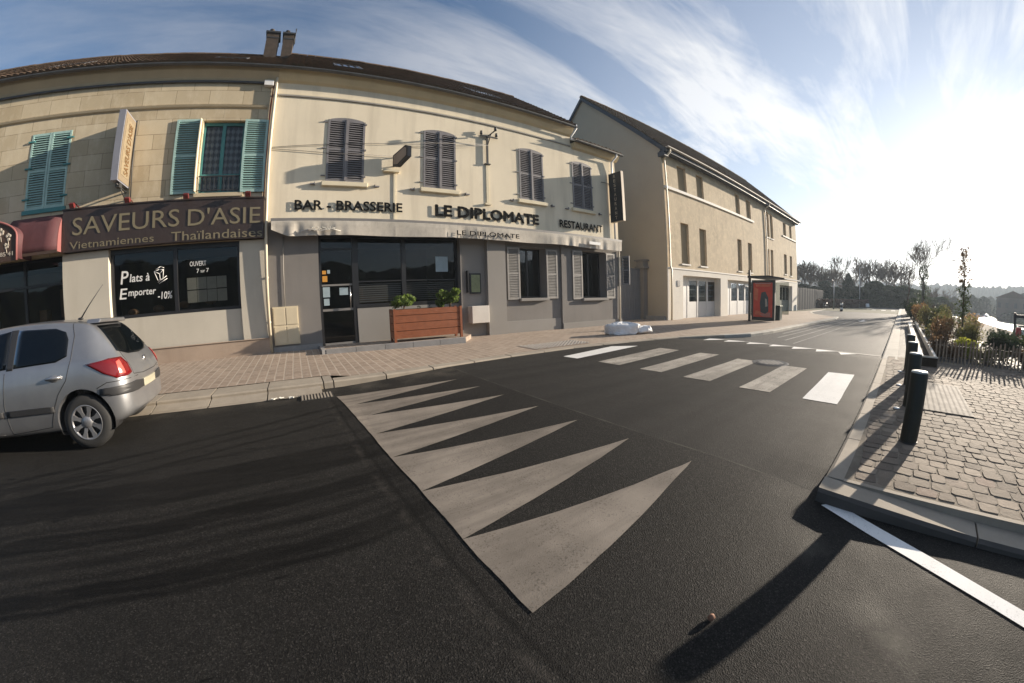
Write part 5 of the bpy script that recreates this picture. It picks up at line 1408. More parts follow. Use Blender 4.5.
# wrapped bundle lying on the pavement
t = thing('wrapped_bundle', 'bundle wrapped in white plastic sheeting lying on the pavement by the gate', 'bundle', (10.6, 9.1, .12))
def blob(c, rad, seed, n=26, k=14, rot=0, amp=.16):
    mb = MB(); rn = random.Random(seed); ph = [rn.uniform(0, 6) for _ in range(8)]
    for i in range(k + 1):
        th = PI * i / k
        for j in range(n):
            a = 2 * PI * j / n
            f = 1 + amp * (math.sin(3 * a + ph[0] + th * 2) * .5 + math.sin(7 * a + ph[1] + th * 5) * .35 + math.sin(5 * th + ph[2]) * .4)
            sq = lambda v: math.copysign(abs(v) ** .6, v)
            x, y, z = rad[0] * f * sq(math.sin(th) * math.cos(a)), rad[1] * f * sq(math.sin(th) * math.sin(a)), rad[2] * f * sq(math.cos(th))
            X_, Y_ = x * math.cos(rot) - y * math.sin(rot), x * math.sin(rot) + y * math.cos(rot)
            mb.v.append((c[0] + X_, c[1] + Y_, max(c[2] + z, c[2] - rad[2] * .92)))
    for i in range(k):
        for j in range(n): mb.f.append([i * n + j, i * n + (j + 1) % n, (i + 1) * n + (j + 1) % n, (i + 1) * n + j]); mb.m.append(0); mb.sm.append(False)
    return mb
blob((10.95, 9.2, .33), (.66, .34, .24), 3, rot=-.5).build('sheeting', m['bag'], t)
blob((11.7, 8.75, .28), (.36, .19, .14), 5, rot=-.35).build('tied_end', m['bag'], t)
mb = MB(); mb.tube([(11.3, 9.2, .14), (11.32, 8.95, .5), (11.3, 8.7, .14)], .02, 5); mb.build('strap', m['iron'], t)

# =========================================================== the silver hatchback
XR, YC = -2.42, 6.33            # rear face and centre line; the nose points to -x
def catmull(P, t):
    for i in range(len(P) - 1):
        if t <= P[i + 1][0] or i == len(P) - 2:
            p0 = P[max(i - 1, 0)]; p1 = P[i]; p2 = P[i + 1]; p3 = P[min(i + 2, len(P) - 1)]
            u = (t - p1[0]) / (p2[0] - p1[0]); u = max(0, min(1, u))
            m1 = (p2[1] - p0[1]) / (p2[0] - p0[0]) * (p2[0] - p1[0]); m2 = (p3[1] - p1[1]) / (p3[0] - p1[0]) * (p2[0] - p1[0])
            return (2 * u ** 3 - 3 * u * u + 1) * p1[1] + (u ** 3 - 2 * u * u + u) * m1 + (-2 * u ** 3 + 3 * u * u) * p2[1] + (u ** 3 - u * u) * m2
Lc = 4.78
# profiles along s (0 = rear): heights of the centre line top, belt line, half widths
top = [(0, .84), (.05, 1.0), (.16, 1.16), (.36, 1.4), (.6, 1.645), (.8, 1.7), (1.3, 1.745), (1.9, 1.755), (2.45, 1.72), (2.8, 1.64), (3.2, 1.44), (3.62, 1.2), (3.9, 1.12), (4.3, 1.02), (4.6, .88), (4.72, .74), (4.78, .55)]
belt = [(0, .8), (.05, .95), (.16, 1.09), (.36, 1.16), (.6, 1.175), (1.3, 1.145), (1.9, 1.12), (2.8, 1.08), (3.62, 1.06), (3.9, 1.03), (4.3, .95), (4.6, .82), (4.72, .7), (4.78, .52)]
wmax = [(0, .72), (.04, .84), (.12, .93), (.3, .985), (.7, 1.0), (2.4, 1.0), (3.6, .99), (4.1, .97), (4.45, .88), (4.65, .74), (4.78, .52)]
wroof = [(0, .64), (.16, .66), (.36, .67), (.6, .665), (1.3, .68), (1.9, .685), (2.45, .67), (2.8, .67), (3.2, .73), (3.62, .84), (3.9, .84), (4.3, .74), (4.6, .6), (4.78, .42)]
zbot = [(0, .42), (.1, .34), (.3, .28), (.6, .25), (3.9, .25), (4.4, .24), (4.7, .28), (4.78, .34)]
def section(s):
    T, B, W, WR, Z0 = (catmull(P, s) for P in (top, belt, wmax, wroof, zbot))
    half = [(0, Z0), (W * .8, Z0), (W * .955, Z0 + .03), (W * .985, Z0 + .16), (W * 1.0, .62 if B > .75 else (B + Z0) / 2), (W * .99, (B * .6 + .62 * .4) if B > .75 else B - .06), (W * .945, B), (W * .925, B + (T - B) * .05)]
    e = T - B
    half += [(W * .925 + (WR - W * .925) * .55, B + e * .5), (WR + .01, B + e * .86), (WR - .05, B + e * .955), (WR * .5, T - .012 - .01 * (e > .2)), (0, T)]
    return half
ST = [0, .03, .07, .12, .2, .3, .42, .55, .68, .85, 1.1, 1.4, 1.7, 2.0, 2.3, 2.55, 2.75, 3.0, 3.25, 3.5, 3.7, 3.95, 4.2, 4.4, 4.55, 4.66, 4.74, 4.78]
car = thing('parked_car', 'silver five door hatchback parked at the kerb, cut off by the left edge', 'car', (XR - 2.4, YC, 0))
mb = MB(); NH = len(section(1))
for s in ST:
    h = section(s)
    ring = [(-y, z) for (y, z) in h[::-1]] + [(y, z) for (y, z) in h[1:-1]]
    if s == 0: ring_n = len(ring)
    for (y, z) in ring:
        # rear and nose faces are bowed in plan
        bow = .10 * (abs(y) / .9) ** 2.4 * max(0, 1 - s / .6) + .22 * (abs(y) / .9) ** 2 * max(0, 1 - (Lc - s) / .9)
        mb.v.append((XR - s - (bow if s < 2 else -bow), YC + y, z))
for i in range(len(ST) - 1):
    for k in range(ring_n):
        k2 = (k + 1) % ring_n
        mb.f.append([i * ring_n + k, i * ring_n + k2, (i + 1) * ring_n + k2, (i + 1) * ring_n + k]); mb.m.append(0); mb.sm.append(True)
mb.f.append(list(range(ring_n))); mb.m.append(0); mb.sm.append(True)
e = (len(ST) - 1) * ring_n; mb.f.append([e + k for k in range(ring_n)][::-1]); mb.m.append(0); mb.sm.append(True)
body = mb.build('body', m['car'], car)
ss = body.modifiers.new('s', 'SUBSURF'); ss.levels = 2; ss.render_levels = 2
WX = (XR - .76, XR - 3.73); WR_, WZ = .368, .368
cut = []
def cutter(x, y0, y1, r):
    mb = MB(); mb.lathe([(0, y0), (r, y0), (r, y1), (0, y1)], (x, 0, WZ + .02), axis='y', n=40, sm=False)
    o = mb.build('cut', m['plastic'], car); cut.append(o); return o
for x in WX:
    for (y0, y1) in ((YC - 1.3, YC - .66), (YC + .66, YC + 1.3)):
        c = cutter(x, y0, y1, .43); b = body.modifiers.new('b', 'BOOLEAN'); b.object = c; b.operation = 'DIFFERENCE'; b.solver = 'EXACT'
bpy.context.view_layer.update()
dg = bpy.context.evaluated_depsgraph_get()
me = bpy.data.meshes.new_from_object(body.evaluated_get(dg)); old = body.data
body.modifiers.clear(); body.data = me; me.name = 'body'
for c in cut: bpy.data.objects.remove(c)
for p in me.polygons: p.use_smooth = True
try:
    me.materials.clear(); me.materials.append(m['car'])
    for p in me.polygons: p.material_index = 0
except Exception: pass
me.shade_smooth() if hasattr(me, 'shade_smooth') else None
es = body.modifiers.new('e', 'EDGE_SPLIT'); es.split_angle = R(38)
bvh = BVHTree.FromPolygons([v.co / K + ORG[car.name] for v in me.vertices], [tuple(p.vertices) for p in me.polygons])
def decal(poly, axis, mat, name, parent=None, off=.006, rings=6, sub=5, thick=.012, smooth=True, hint=None):
    """star shaped outline projected on the body. axis: 'side' (x,z) from -y ; 'far' from +y ; 'rear' (y,z) from +x ; 'top' ; or a direction vector with hint=(origin, u, v)"""
    pts = []
    n = len(poly)
    for i in range(n):
        a, b = poly[i], poly[(i + 1) % n]
        for k in range(sub): pts.append((a[0] + (b[0] - a[0]) * k / sub, a[1] + (b[1] - a[1]) * k / sub))
    cx = sum(p[0] for p in poly) / n; cy = sum(p[1] for p in poly) / n
    mb = MB(); N = len(pts)
    def hit(u, v):
        if axis == 'side': o, d = Vector((u, YC - 3, v)), Vector((0, 1, 0))
        elif axis == 'far': o, d = Vector((u, YC + 3, v)), Vector((0, -1, 0))
        elif axis == 'rear': o, d = Vector((XR + 2, u, v)), Vector((-1, 0, 0))
        elif axis == 'front': o, d = Vector((XR - 8, u, v)), Vector((1, 0, 0))
        elif axis == 'top': o, d = Vector((u, v, 4)), Vector((0, 0, -1))
        else:
            org, U, V_ = hint; o = org + U * u + V_ * v; d = axis
        h, nrm, _, _ = bvh.ray_cast(o, d)
        if h is None:
            h, nrm, _, _ = bvh.find_nearest(o + d * 2.2)
        if nrm.dot(d) > 0: nrm = -nrm
        return h, nrm
    for r in range(rings + 1):
        f = 1 - r / rings
        for (x, y) in pts:
            h, nn = hit(cx + (x - cx) * f, cy + (y - cy) * f); mb.v.append(tuple(h + nn * off))
            if r == rings: break
    for r in range(rings - 1):
        for k in range(N): mb.f.append([r * N + k, r * N + (k + 1) % N, (r + 1) * N + (k + 1) % N, (r + 1) * N + k]); mb.m.append(0); mb.sm.append(smooth)
    c = rings * N
    for k in range(N): mb.f.append([(rings - 1) * N + k, (rings - 1) * N + (k + 1) % N, c]); mb.m.append(0); mb.sm.append(smooth)
    base = len(mb.v)
    for (x, y) in pts:
        h, nn = hit(x, y); mb.v.append(tuple(h - nn * thick))
    for k in range(N): mb.f.append([k, base + k, base + (k + 1) % N, (k + 1) % N]); mb.m.append(0); mb.sm.append(False)
    return mb.build(name, mat, parent or car)
def line_decal(pts, axis, mat, name, w=.011, parent=None):
    mb = MB(); P = []
    for (a, b) in zip(pts, pts[1:]):
        for k in range(8): P.append((a[0] + (b[0] - a[0]) * k / 8, a[1] + (b[1] - a[1]) * k / 8))
    P.append(pts[-1]); out = []
    for (u, v) in P:
        if axis in ('side', 'far'): o, d = Vector((u, YC + (-3 if axis == 'side' else 3), v)), Vector((0, 1 if axis == 'side' else -1, 0))
        elif axis == 'rear': o, d = Vector((XR + 2, u, v)), Vector((-1, 0, 0))
        else: o, d = Vector((u, v, 4)), Vector((0, 0, -1))
        h, nn, _, _ = bvh.ray_cast(o, d)
        if h is not None: out.append(h)
    if len(out) > 1: mb.tube(out, w / 2, 5); return mb.build(name, mat, parent or car)
X_ = lambda s: XR - s
for sd in ('side', 'far'):
    decal([(X_(.93), 1.25), (X_(.93), 1.46), (X_(.98), 1.56), (X_(1.15), 1.62), (X_(1.76), 1.65), (X_(1.8), 1.17), (X_(1.1), 1.19)], sd, m['car_glass'], 'rear_side_window')
    decal([(X_(1.93), 1.17), (X_(1.9), 1.65), (X_(2.45), 1.6), (X_(3.0), 1.36), (X_(3.28), 1.12)], sd, m['car_glass'], 'front_side_window')
    decal([(X_(1.81), 1.15), (X_(1.77), 1.66), (X_(1.89), 1.66), (X_(1.92), 1.15)], sd, m['plastic'], 'door_pillar', off=.004)
    decal([(X_(1.2), .56), (X_(1.2), .64), (X_(1.98), .64), (X_(1.98), .56)], sd, m['plastic'], 'rubbing_strip', off=.02)
    decal([(X_(2.05), .56), (X_(2.05), .64), (X_(3.42), .64), (X_(3.42), .56)], sd, m['plastic'], 'rubbing_strip', off=.02)
    line_decal([(X_(.9), 1.68), (X_(.84), 1.5), (X_(.86), 1.2), (X_(.95), .95), (X_(1.1), .78), (X_(1.2), .6), (X_(1.3), .36), (X_(1.98), .32)], sd, m['seam'], 'door_seam')
    line_decal([(X_(1.95), 1.12), (X_(2.01), .7), (X_(1.98), .33)], sd, m['seam'], 'door_seam')
    line_decal([(X_(3.42), 1.05), (X_(3.5), .7), (X_(3.4), .33), (X_(2.12), .32)], sd, m['seam'], 'door_seam')
    sgn = -1 if sd == 'side' else 1
    for xs in (1.02, 2.2):
        yy = YC + sgn * 1.0
        h, nn, _, _ = bvh.ray_cast(Vector((X_(xs + .1), YC + sgn * 3, 1.0)), Vector((0, -sgn, 0)))
        mb = MB(); mb.tube([(X_(xs), h.y + sgn * .012, 1.0), (X_(xs + .05), h.y + sgn * .045, 1.0), (X_(xs + .18), h.y + sgn * .045, .995), (X_(xs + .24), h.y + sgn * .01, .99)], [.02, .024, .024, .018], 8); mb.ball((X_(xs + .12), h.y + sgn * .0, .985), (.09, .02, .05), 12, 6); mb.build('door_handle', m['car'], car)
decal([(YC - .66, 1.24), (YC - .6, 1.4), (YC - .52, 1.6), (YC + .52, 1.6), (YC + .6, 1.4), (YC + .66, 1.24), (YC + .4, 1.17), (YC, 1.15), (YC - .4, 1.17)], 'rear', m['car_glass'], 'rear_window', rings=8)
decal([(YC - .6, 1.2), (YC - .5, 1.62), (YC + .5, 1.62), (YC + .6, 1.2)], 'front', m['car_glass'], 'windscreen', rings=8)
# rear lamps wrap round the corners
for sgn in (-1, 1):
    d = Vector((-.62, -sgn * .78, 0)).normalized(); U = Vector((.78, -sgn * .62, 0)).normalized() ; U = Vector((d.y, -d.x, 0)) * (1 if sgn < 0 else -1)
    org = Vector((XR - .2, YC + sgn * .86, 0)) - d * 2
    if U.x < 0: U = -U
    lp = decal([(-.4, 1.12), (-.1, 1.155), (.1, 1.15), (.18, 1.06), (.22, .93), (.16, .905), (-.04, .9), (-.21, .98)], d, m['lens'], 'tail_lamp', off=.014, hint=(org, U, Vector((0, 0, 1))))
    decal([(.0, .94), (-.02, 1.1), (.05, 1.12), (.1, .94)], d, M('pale_red_reflector', (.6, .1, .08), .2, .1), 'reflector', parent=lp, off=.018, hint=(org, U, Vector((0, 0, 1))))
    decal([(-.3, .69), (-.28, .79), (.3, .8), (.46, .77), (.46, .67), (.3, .66)], d, m['plastic'], 'bumper_strip', off=.016, hint=(org, U, Vector((0, 0, 1))))
    line_decal([(X_(.0), .86), (X_(.35), .86), (X_(.5), .8)], 'side' if sgn < 0 else 'far', m['seam'], 'bumper_seam')
decal([(YC - .3, .66), (YC - .3, .78), (YC + .3, .78), (YC + .3, .66)], 'rear', m['plate'], 'number_plate', off=.02)
line_decal([(YC - .62, .9), (YC - .3, .87), (YC + .3, .87), (YC + .62, .9)], 'rear', m['seam'], 'tailgate_seam')
line_decal([(YC - .62, .9), (YC - .62, 1.15), (YC - .6, 1.22)], 'rear', m['seam'], 'tailgate_seam')
mb = MB(); h, nn, _, _ = bvh.ray_cast(Vector((XR + 2, YC, 1.04)), Vector((-1, 0, 0))); mb.ball((h.x + .005, YC, 1.04), (.012, .05, .06), 10, 6); mb.build('badge', m['chrome'], car)
mb = MB(); mb.prism([(YC - .56, 1.64), (YC - .5, 1.7), (YC + .5, 1.7), (YC + .56, 1.64)], 'x', X_(.52), X_(.74)); mb.build('spoiler', m['car'], car, bevel=.02)
mb = MB(); mb.tube([(X_(.95), YC - .28, 1.72), (X_(.8), YC - .28, 1.9), (X_(.55), YC - .28, 2.18)], [.012, .008, .004], 6); mb.ball((X_(.95), YC - .28, 1.725), (.05, .025, .02), 8, 5); mb.build('aerial', m['plastic'], car)
mb = MB(); mb.box(X_(.62), X_(.58), YC - .12, YC + .12, 1.65, 1.68); mb.build('brake_light', m['lens'], car)
# door mirrors, headlamps, grille
for sgn in (-1, 1):
    mb = MB(); mb.ball((X_(3.15), YC + sgn * 1.08, 1.17), (.09, .13, .09), 12, 8); mb.tube([(X_(3.15), YC + sgn * .92, 1.12), (X_(3.15), YC + sgn * 1.02, 1.14)], .03, 6); mb.build('door_mirror', m['car'], car)
    decal([(YC + sgn * .42, .72), (YC + sgn * .42, .84), (YC + sgn * .66, .9), (YC + sgn * .74, .8), (YC + sgn * .6, .7)], 'front', m['alloy'], 'headlight', off=.01)
decal([(YC - .35, .45), (YC - .35, .56), (YC + .35, .56), (YC + .35, .45)], 'front', m['plastic'], 'grille', off=.01)
# wheels
for x in WX:
    for sgn in (-1, 1):
        yo = YC + sgn * .98; yi = yo - sgn * .24
        w = MB(); R0 = WR_
        w.lathe([(R0 * .62, yo - sgn * .01), (R0 * .72, yo + sgn * .0), (R0 * .9, yo - sgn * .012), (R0 * .975, yo - sgn * .04), (R0, yo - sgn * .075), (R0, yi + sgn * .06), (R0 * .96, yi + sgn * .02), (R0 * .7, yi)], (x, 0, WZ), axis='y', n=48)
        wh = w.build('wheel', m['rubber'], car)
        r = MB()
        r.lathe([(R0 * .66, yo - sgn * .035), (R0 * .65, yo - sgn * .004), (R0 * .6, yo - sgn * .008), (R0 * .575, yo - sgn * .03)], (x, 0, WZ), axis='y', n=48)
        r.lathe([(0, yo - sgn * .0), (R0 * .12, yo - sgn * .002), (R0 * .2, yo - sgn * .012), (R0 * .24, yo - sgn * .03)], (x, 0, WZ), axis='y', n=32)
        for k in range(8):
            a = 2 * PI * (k + .5) / 8; ca, sa = math.cos(a), math.sin(a)
            P = lambda rr, t, dy: (x + rr * ca - t * sa, yo - sgn * dy, WZ + rr * sa + t * ca)
            w0, w1, w2 = R0 * .075, R0 * .06, R0 * .115
            r.add([P(R0 * .18, -w0, .02), P(R0 * .18, w0, .02), P(R0 * .4, w1, .012), P(R0 * .6, w2, .008), P(R0 * .6, -w2, .008), P(R0 * .4, -w1, .012), P(R0 * .18, -w0, .05), P(R0 * .18, w0, .05), P(R0 * .4, w1, .05), P(R0 * .6, w2, .05), P(R0 * .6, -w2, .05), P(R0 * .4, -w1, .05)],
                  [(0, 1, 2, 5), (5, 2, 3, 4), (1, 7, 8, 2), (2, 8, 9, 3), (0, 5, 11, 6), (5, 4, 10, 11)])
        r.build('hubcap', m['alloy'], wh)
        d = MB(); d.lathe([(0, yo - sgn * .07), (R0 * .66, yo - sgn * .07)], (x, 0, WZ), axis='y', n=32); d.build('brake_disc', m['plastic'], wh)
# dark wheel housings
for x in WX:
    for sgn in (-1, 1):
        a = MB(); a.lathe([(.435, YC + sgn * .955), (.44, YC + sgn * .66), (0, YC + sgn * .66)], (x, 0, WZ + .02), axis='y', n=40)
        a.v = [(vx, vy, max(vz, .23)) for vx, vy, vz in a.v]
        a.build('wheel_arch', m['plastic'], car)
mb = MB(); mb.box(X_(4.3), X_(.5), YC - .6, YC + .6, .2, .27); mb.build('underbody', m['plastic'], car)
piv = Vector((WX[0], YC - .98, 0)); o_ = ORG[car.name]; rz_ = Matrix.Rotation(R(3.5), 3, 'Z')
car.location = (piv + rz_ @ (o_ - piv)) * K; car.rotation_euler = (0, 0, R(3.5))

# =========================================================== bollards
BX = [4.78, 6.42, 8.1, 9.8]
t0 = thing('bollard', 'nearest and largest dark green bollard at the corner of the setts', 'bollard', (BX[0], -.25, PZ), 'bollards along the kerb of the paved corner')
mb = MB(); mb.lathe([(.098, 0), (.098, .73), (.092, .745)], (BX[0], -.25, PZ), n=32); mb.build('post', m['bollard'], t0)
mb = MB(); mb.lathe([(.0925, .746), (.088, .758), (0, .76)], (BX[0], -.25, PZ), n=32); mb.build('cap', m['bollard_top'], t0)
mb = MB(); mb.lathe([(.098, .0), (.108, .0), (.106, .01), (.098, .012)], (BX[0], -.25, PZ), n=32); mb.build('foot_ring', m['iron'], t0)
for x, l in zip(BX[1:], ('second bollard from the near corner, beside the metal grille', 'third bollard from the near corner', 'farthest bollard, close to the footway edging')):
    dup(t0, (x, -.25, PZ), 0, l)
for x in (6.3, 8.05, 9.6):
    mb = MB(); mb.lathe([(.05, .004), (.045, .014), (0, .016)], (x - .12, -.07, PZ), n=12)  # low white disc on the setts beside a bollard foot
    mb.build('white_stud', m['white_vinyl'], origin=(x - .12, -.07, PZ), cat='stud', label='small white stud on the setts at the foot of a bollard', group='white studs beside the bollards')
# =========================================================== trough edging along the footway
t = thing('raised_edging', 'long low timber trough running along the footway behind the bollards', 'planter', (17, -.65, .12))
y0, y1, x0, x1 = -.42, -.93, 10.7, 27
def taper(x): return 0
mb = MB(); mb.box(x0, x1, y0 - .19, y0, .1, .36); mb.build('street_side_board', m['trough'], t, bevel=.008)
mb = MB(); mb.box(x0, x1, y1, y1 + .07, .1, .37); mb.build('planting_side_board', m['trough'], t, bevel=.006)
mb = MB(); mb.box(x0 - .03, x0 - .001, y1 - .03, y0 + .01, .33, .365); mb.build('end_cap', m['trough'], t, bevel=.006)
mb = MB(); mb.box(x0 - .028, x0 - .001, y1 - .02, y0, .1, .328); mb.build('end_board', m['soil'], t)
mb = MB(); mb.box(x0, x1, y1 + .07, y0 - .19, .11, .2); mb.build('soil', m['soil'], t)
# =========================================================== paling fence
t = thing('paling_fence', 'low weathered chestnut paling fence in front of the shrub bed', 'fence', (11.75, -4, .1))
rp = random.Random(21); y = -.98; wires = []; npal = 0
import itertools
sl = []
while y > -8.5:
    h = rp.uniform(.5, .6); x = 11.72 + .05 * math.sin(y * 2) + rp.uniform(-.01, .01); w = rp.uniform(.03, .045); tl_ = rp.uniform(-.02, .02)
    sl.append((x, y, w, h, tl_)); y -= rp.uniform(.085, .11)
for i, (x, y, w, h, tl_) in enumerate(sl):
    mb = MB()
    mb.add([(x - .012, y - w / 2, .1), (x + .012, y - w / 2, .1), (x + .012, y + w / 2, .1), (x - .012, y + w / 2, .1),
            (x - .012, y - w / 2 + tl_, .1 + h), (x + .012, y - w / 2 + tl_, .1 + h), (x + .012, y + w / 2 + tl_, .1 + h - .01), (x - .012, y + w / 2 + tl_, .1 + h - .01), (x, y + tl_, .1 + h + .04)],
           [(3, 2, 1, 0), (0, 1, 5, 4), (1, 2, 6, 5), (2, 3, 7, 6), (3, 0, 4, 7), (4, 5, 8), (5, 6, 8), (6, 7, 8), (7, 4, 8)])
    mb.build('paling', m['picket'], t)
mb = MB()
for z in (.25, .55): mb.tube([(11.735 + .05 * math.sin(y * 2), y, z) for y in [-.9 - .3 * i for i in range(26)]], .006, 4)
mb.build('wire', m['cable'], t)

# =========================================================== bus shelter, bin
XS = 22.5
t = thing('bus_shelter', 'dark bus shelter with a red lit poster panel in front of the long building', 'bus shelter', (24, 7.8, .1))
mb = MB(); mb.box(XS - .06, XS + .06, 8.55, 8.68, .05, 3.12); mb.build('post', m['black'], t)
mb = MB(); mb.box(XS + 3.4, XS + 3.5, 8.55, 8.65, .05, 2.6); mb.build('post', m['black'], t)
mb = MB(); mb.box(XS - .02, XS + .14, 7.02, 8.48, .16, 2.52); o = mb.build('poster_case', m['black'], t)
mb = MB(); mb.box(XS - .034, XS - .021, 7.16, 8.36, .36, 2.36); mb.build('poster', m['ad_red'], o)
mb = MB(); mb.prism([(7.4, .7), (7.42, 1.5), (7.6, 1.85), (7.85, 1.8), (7.95, 1.2), (7.9, .65), (7.6, .55)], 'x', XS - .039, XS - .0345); mb.build('poster_figure', m['ad_dark'], o)
mb = MB(); mb.prism([(8.1, 1.3), (8.05, 2.0), (8.3, 2.1), (8.32, 1.4)], 'x', XS - .039, XS - .0345); mb.prism([(7.9, .45), (7.88, .66), (8.2, .75), (8.28, .5)], 'x', XS - .0385, XS - .0345); mb.box(XS - .039, XS - .0345, 7.3, 8.2, 2.14, 2.26); mb.build('poster_patches', m['ad_orange'], o)
mb = MB()
for k in range(7): mb.box(XS - .038, XS - .0342, 7.25 + .02 * (k % 3), 7.25 + .12 * (k % 4) + .5, .4 + .035 * k, .415 + .035 * k)
mb.box(XS - .038, XS - .0342, 7.25, 8.25, 2.3, 2.33); mb.prism([(7.45, 1.0), (7.5, 1.4), (7.62, 1.45), (7.6, .95)], 'x', XS - .0405, XS - .0392); mb.build('poster_text_lines', m['paper_grey'], o)
mb = MB(); mb.prism([(8.7, 2.66), (7.35, 2.66), (6.4, 2.56), (6.4, 2.62), (7.35, 2.78), (8.7, 2.78)], 'x', XS - .15, XS + 3.8); mb.build('roof', m['black'], t)
mb = MB(); mb.box(XS + .1, XS + 3.4, 8.6, 8.62, .4, 2.5); mb.build('glass_back', m['glass'], t)
mb = MB(); mb.box(XS + 3.38, XS + 3.42, 7.1, 8.5, .4, 2.5); mb.build('glass_side', m['glass'], t)
mb = MB(); mb.box(XS + .6, XS + 3.0, 8.2, 8.5, .5, .56); mb.box(XS + .8, XS + .86, 8.3, 8.4, .1, .5); mb.box(XS + 2.7, XS + 2.76, 8.3, 8.4, .1, .5); mb.build('bench', m['zinc'], t)
mb = MB(); mb.box(XS + 1.2, XS + 1.26, 8.57, 8.595, .9, 2.3); mb.box(XS + 1.0, XS + 2.2, 8.57, 8.595, 1.0, 2.2); mb.build('timetable', m['paper'], t)
t = thing('litter_bin', 'dark green litter bin standing behind the bus shelter poster', 'bin', (25, 7.55, .1))
mb = MB(); mb.prism([(24.7, 7.35), (25.2, 7.35), (25.25, 7.42), (25.25, 7.72), (25.2, 7.8), (24.7, 7.8), (24.65, 7.72), (24.65, 7.42)], 'z', .08, .92); mb.build('body', m['bin_green'], t)
mb = MB(); mb.prism([(24.62, 7.32), (25.28, 7.32), (25.28, 7.82), (24.62, 7.82)], 'z', .925, 1.0); mb.build('lid', m['bin_green'], t, bevel=.02)
# =========================================================== posts, lamps, panel fence in the distance
t = thing('striped_bollard', 'black and white striped post standing alone by the far junction', 'bollard', (54, 7.6, -.1))
mb = MB(); mb.lathe([(.2, 0), (.2, 1.0), (.14, 1.1), (0, 1.12)], (54, 7.6, -.12), n=16); mb.build('post', m['black'], t)
for z in (.25, .8): mb = MB(); mb.lathe([(.206, z), (.206, z + .22)], (54, 7.6, -.12), n=16); mb.build('white_band', m['white_metal'], t)
def lamp_post(x, y, h, arm, lab, name='street_lamp'):
    t = thing(name, lab, 'street lamp', (x, y, -.3))
    mb = MB(); mb.tube([(x, y, -.6), (x, y, h * .5), (x, y, h)], [.11, .09, .06], 10); mb.build('post', m['galv'], t)
    mb = MB(); mb.tube([(x, y, h - .05), (x + arm[0] * .5, y + arm[1] * .5, h + .15), (x + arm[0], y + arm[1], h + .12)], .035, 6); mb.build('arm', m['galv'], t)
    mb = MB(); mb.obox((x + arm[0] * 1.15, y + arm[1] * 1.15, h + .1), (.38, .16, .06), Matrix.Rotation(math.atan2(arm[1], arm[0]), 3, 'Z')); mb.build('lamp_head', m['black'], t)
lamp_post(62, 9.9, 4.0, (-.8, .5), 'grey street lamp standing beside the far panel fence')
lamp_post(88, 8.6, 7.6, (-1.2, -.2), 'distant street lamp with its head before the dark conifer')
t = thing('panel_fence', 'tall grey metal panel fence running on from the end of the long building', 'fence', (60, 12.6, -.2))
FP = [(50.8, 12.75), (61.5, 12.7), (63.5, 13.0), (72, 13.4)]
i = 0
for (a, b) in zip(FP, FP[1:]):
    L = math.hypot(b[0] - a[0], b[1] - a[1]); n = max(1, int(L / 1.35)); d = Vector((b[0] - a[0], b[1] - a[1], 0)) / L
    for k in range(n):
        c = Vector((a[0], a[1], 1.15)) + d * (L * (k + .5) / n); mb = MB(); mb.obox(c, (L / n / 2 - .02, .03, 1.55), Matrix.Rotation(math.atan2(d.y, d.x), 3, 'Z'))
        for q in (-.3, 0, .3): mb.obox(c + d * q - Vector((-d.y, d.x, 0)) * .04, (.02, .012, 1.5), Matrix.Rotation(math.atan2(d.y, d.x), 3, 'Z'))
        mb.build('panel', m['fence_panel'], t)
        p = Vector((a[0], a[1], 1.15)) + d * (L * k / n); mb = MB(); mb.obox(p, (.05, .06, 1.6), Matrix.Rotation(math.atan2(d.y, d.x), 3, 'Z')); mb.build('post', m['zinc_dark'], t)
t = thing('metal_barrier', 'small grey tubular barrier on the verge at the end of the panel fence', 'barrier', (63, 11.4, -.2))
mb = MB(); mb.tube([(62.6, 11.6, -.3), (62.6, 11.6, .7), (63.9, 11.2, .7), (63.9, 11.2, -.3)], .03, 6); mb.tube([(62.6, 11.6, .35), (63.9, 11.2, .35)], .025, 6); mb.build('rail', m['galv'], t)
t = thing('white_marker', 'small white marker stone on the verge in front of the dark hedge', 'marker', (84, 5.9, -.2))
mb = MB(); mb.obox((84, 6.6, .25), (.25, .3, .35), Matrix.Rotation(.5, 3, 'Z') @ Matrix.Rotation(.4, 3, 'Y')); mb.build('stone', m['white_metal'], t, bevel=.05)
# board by the river at the right edge
t = thing('signboard', 'dark framed signboard with red and white panels at the right edge beyond the fence', 'sign', (24, -6.2, -.5))
mb = MB()
for yy in (-6.0, -7.2): mb.box(24.0, 24.12, yy - .06, yy + .06, -1.4, 1.28)
mb.build('post', m['black'], t)
mb = MB(); mb.box(24.0, 24.1, -7.14, -6.06, 1.05, 1.2); mb.box(24.0, 24.1, -7.14, -6.06, .62, .72); mb.build('frame', m['black'], t)
mb = MB(); mb.box(23.98, 24.02, -6.35, -6.07, -.35, .61); mb.build('red_panel', m['red_metal'], t)
mb = MB(); mb.box(23.98, 24.02, -7.1, -6.38, .1, .55); mb.build('white_panel', m['white_metal'], t)
mb = MB(); mb.box(23.98, 24.02, -7.1, -6.38, -.35, .07); mb.build('green_panel', m['bin_green'], t)

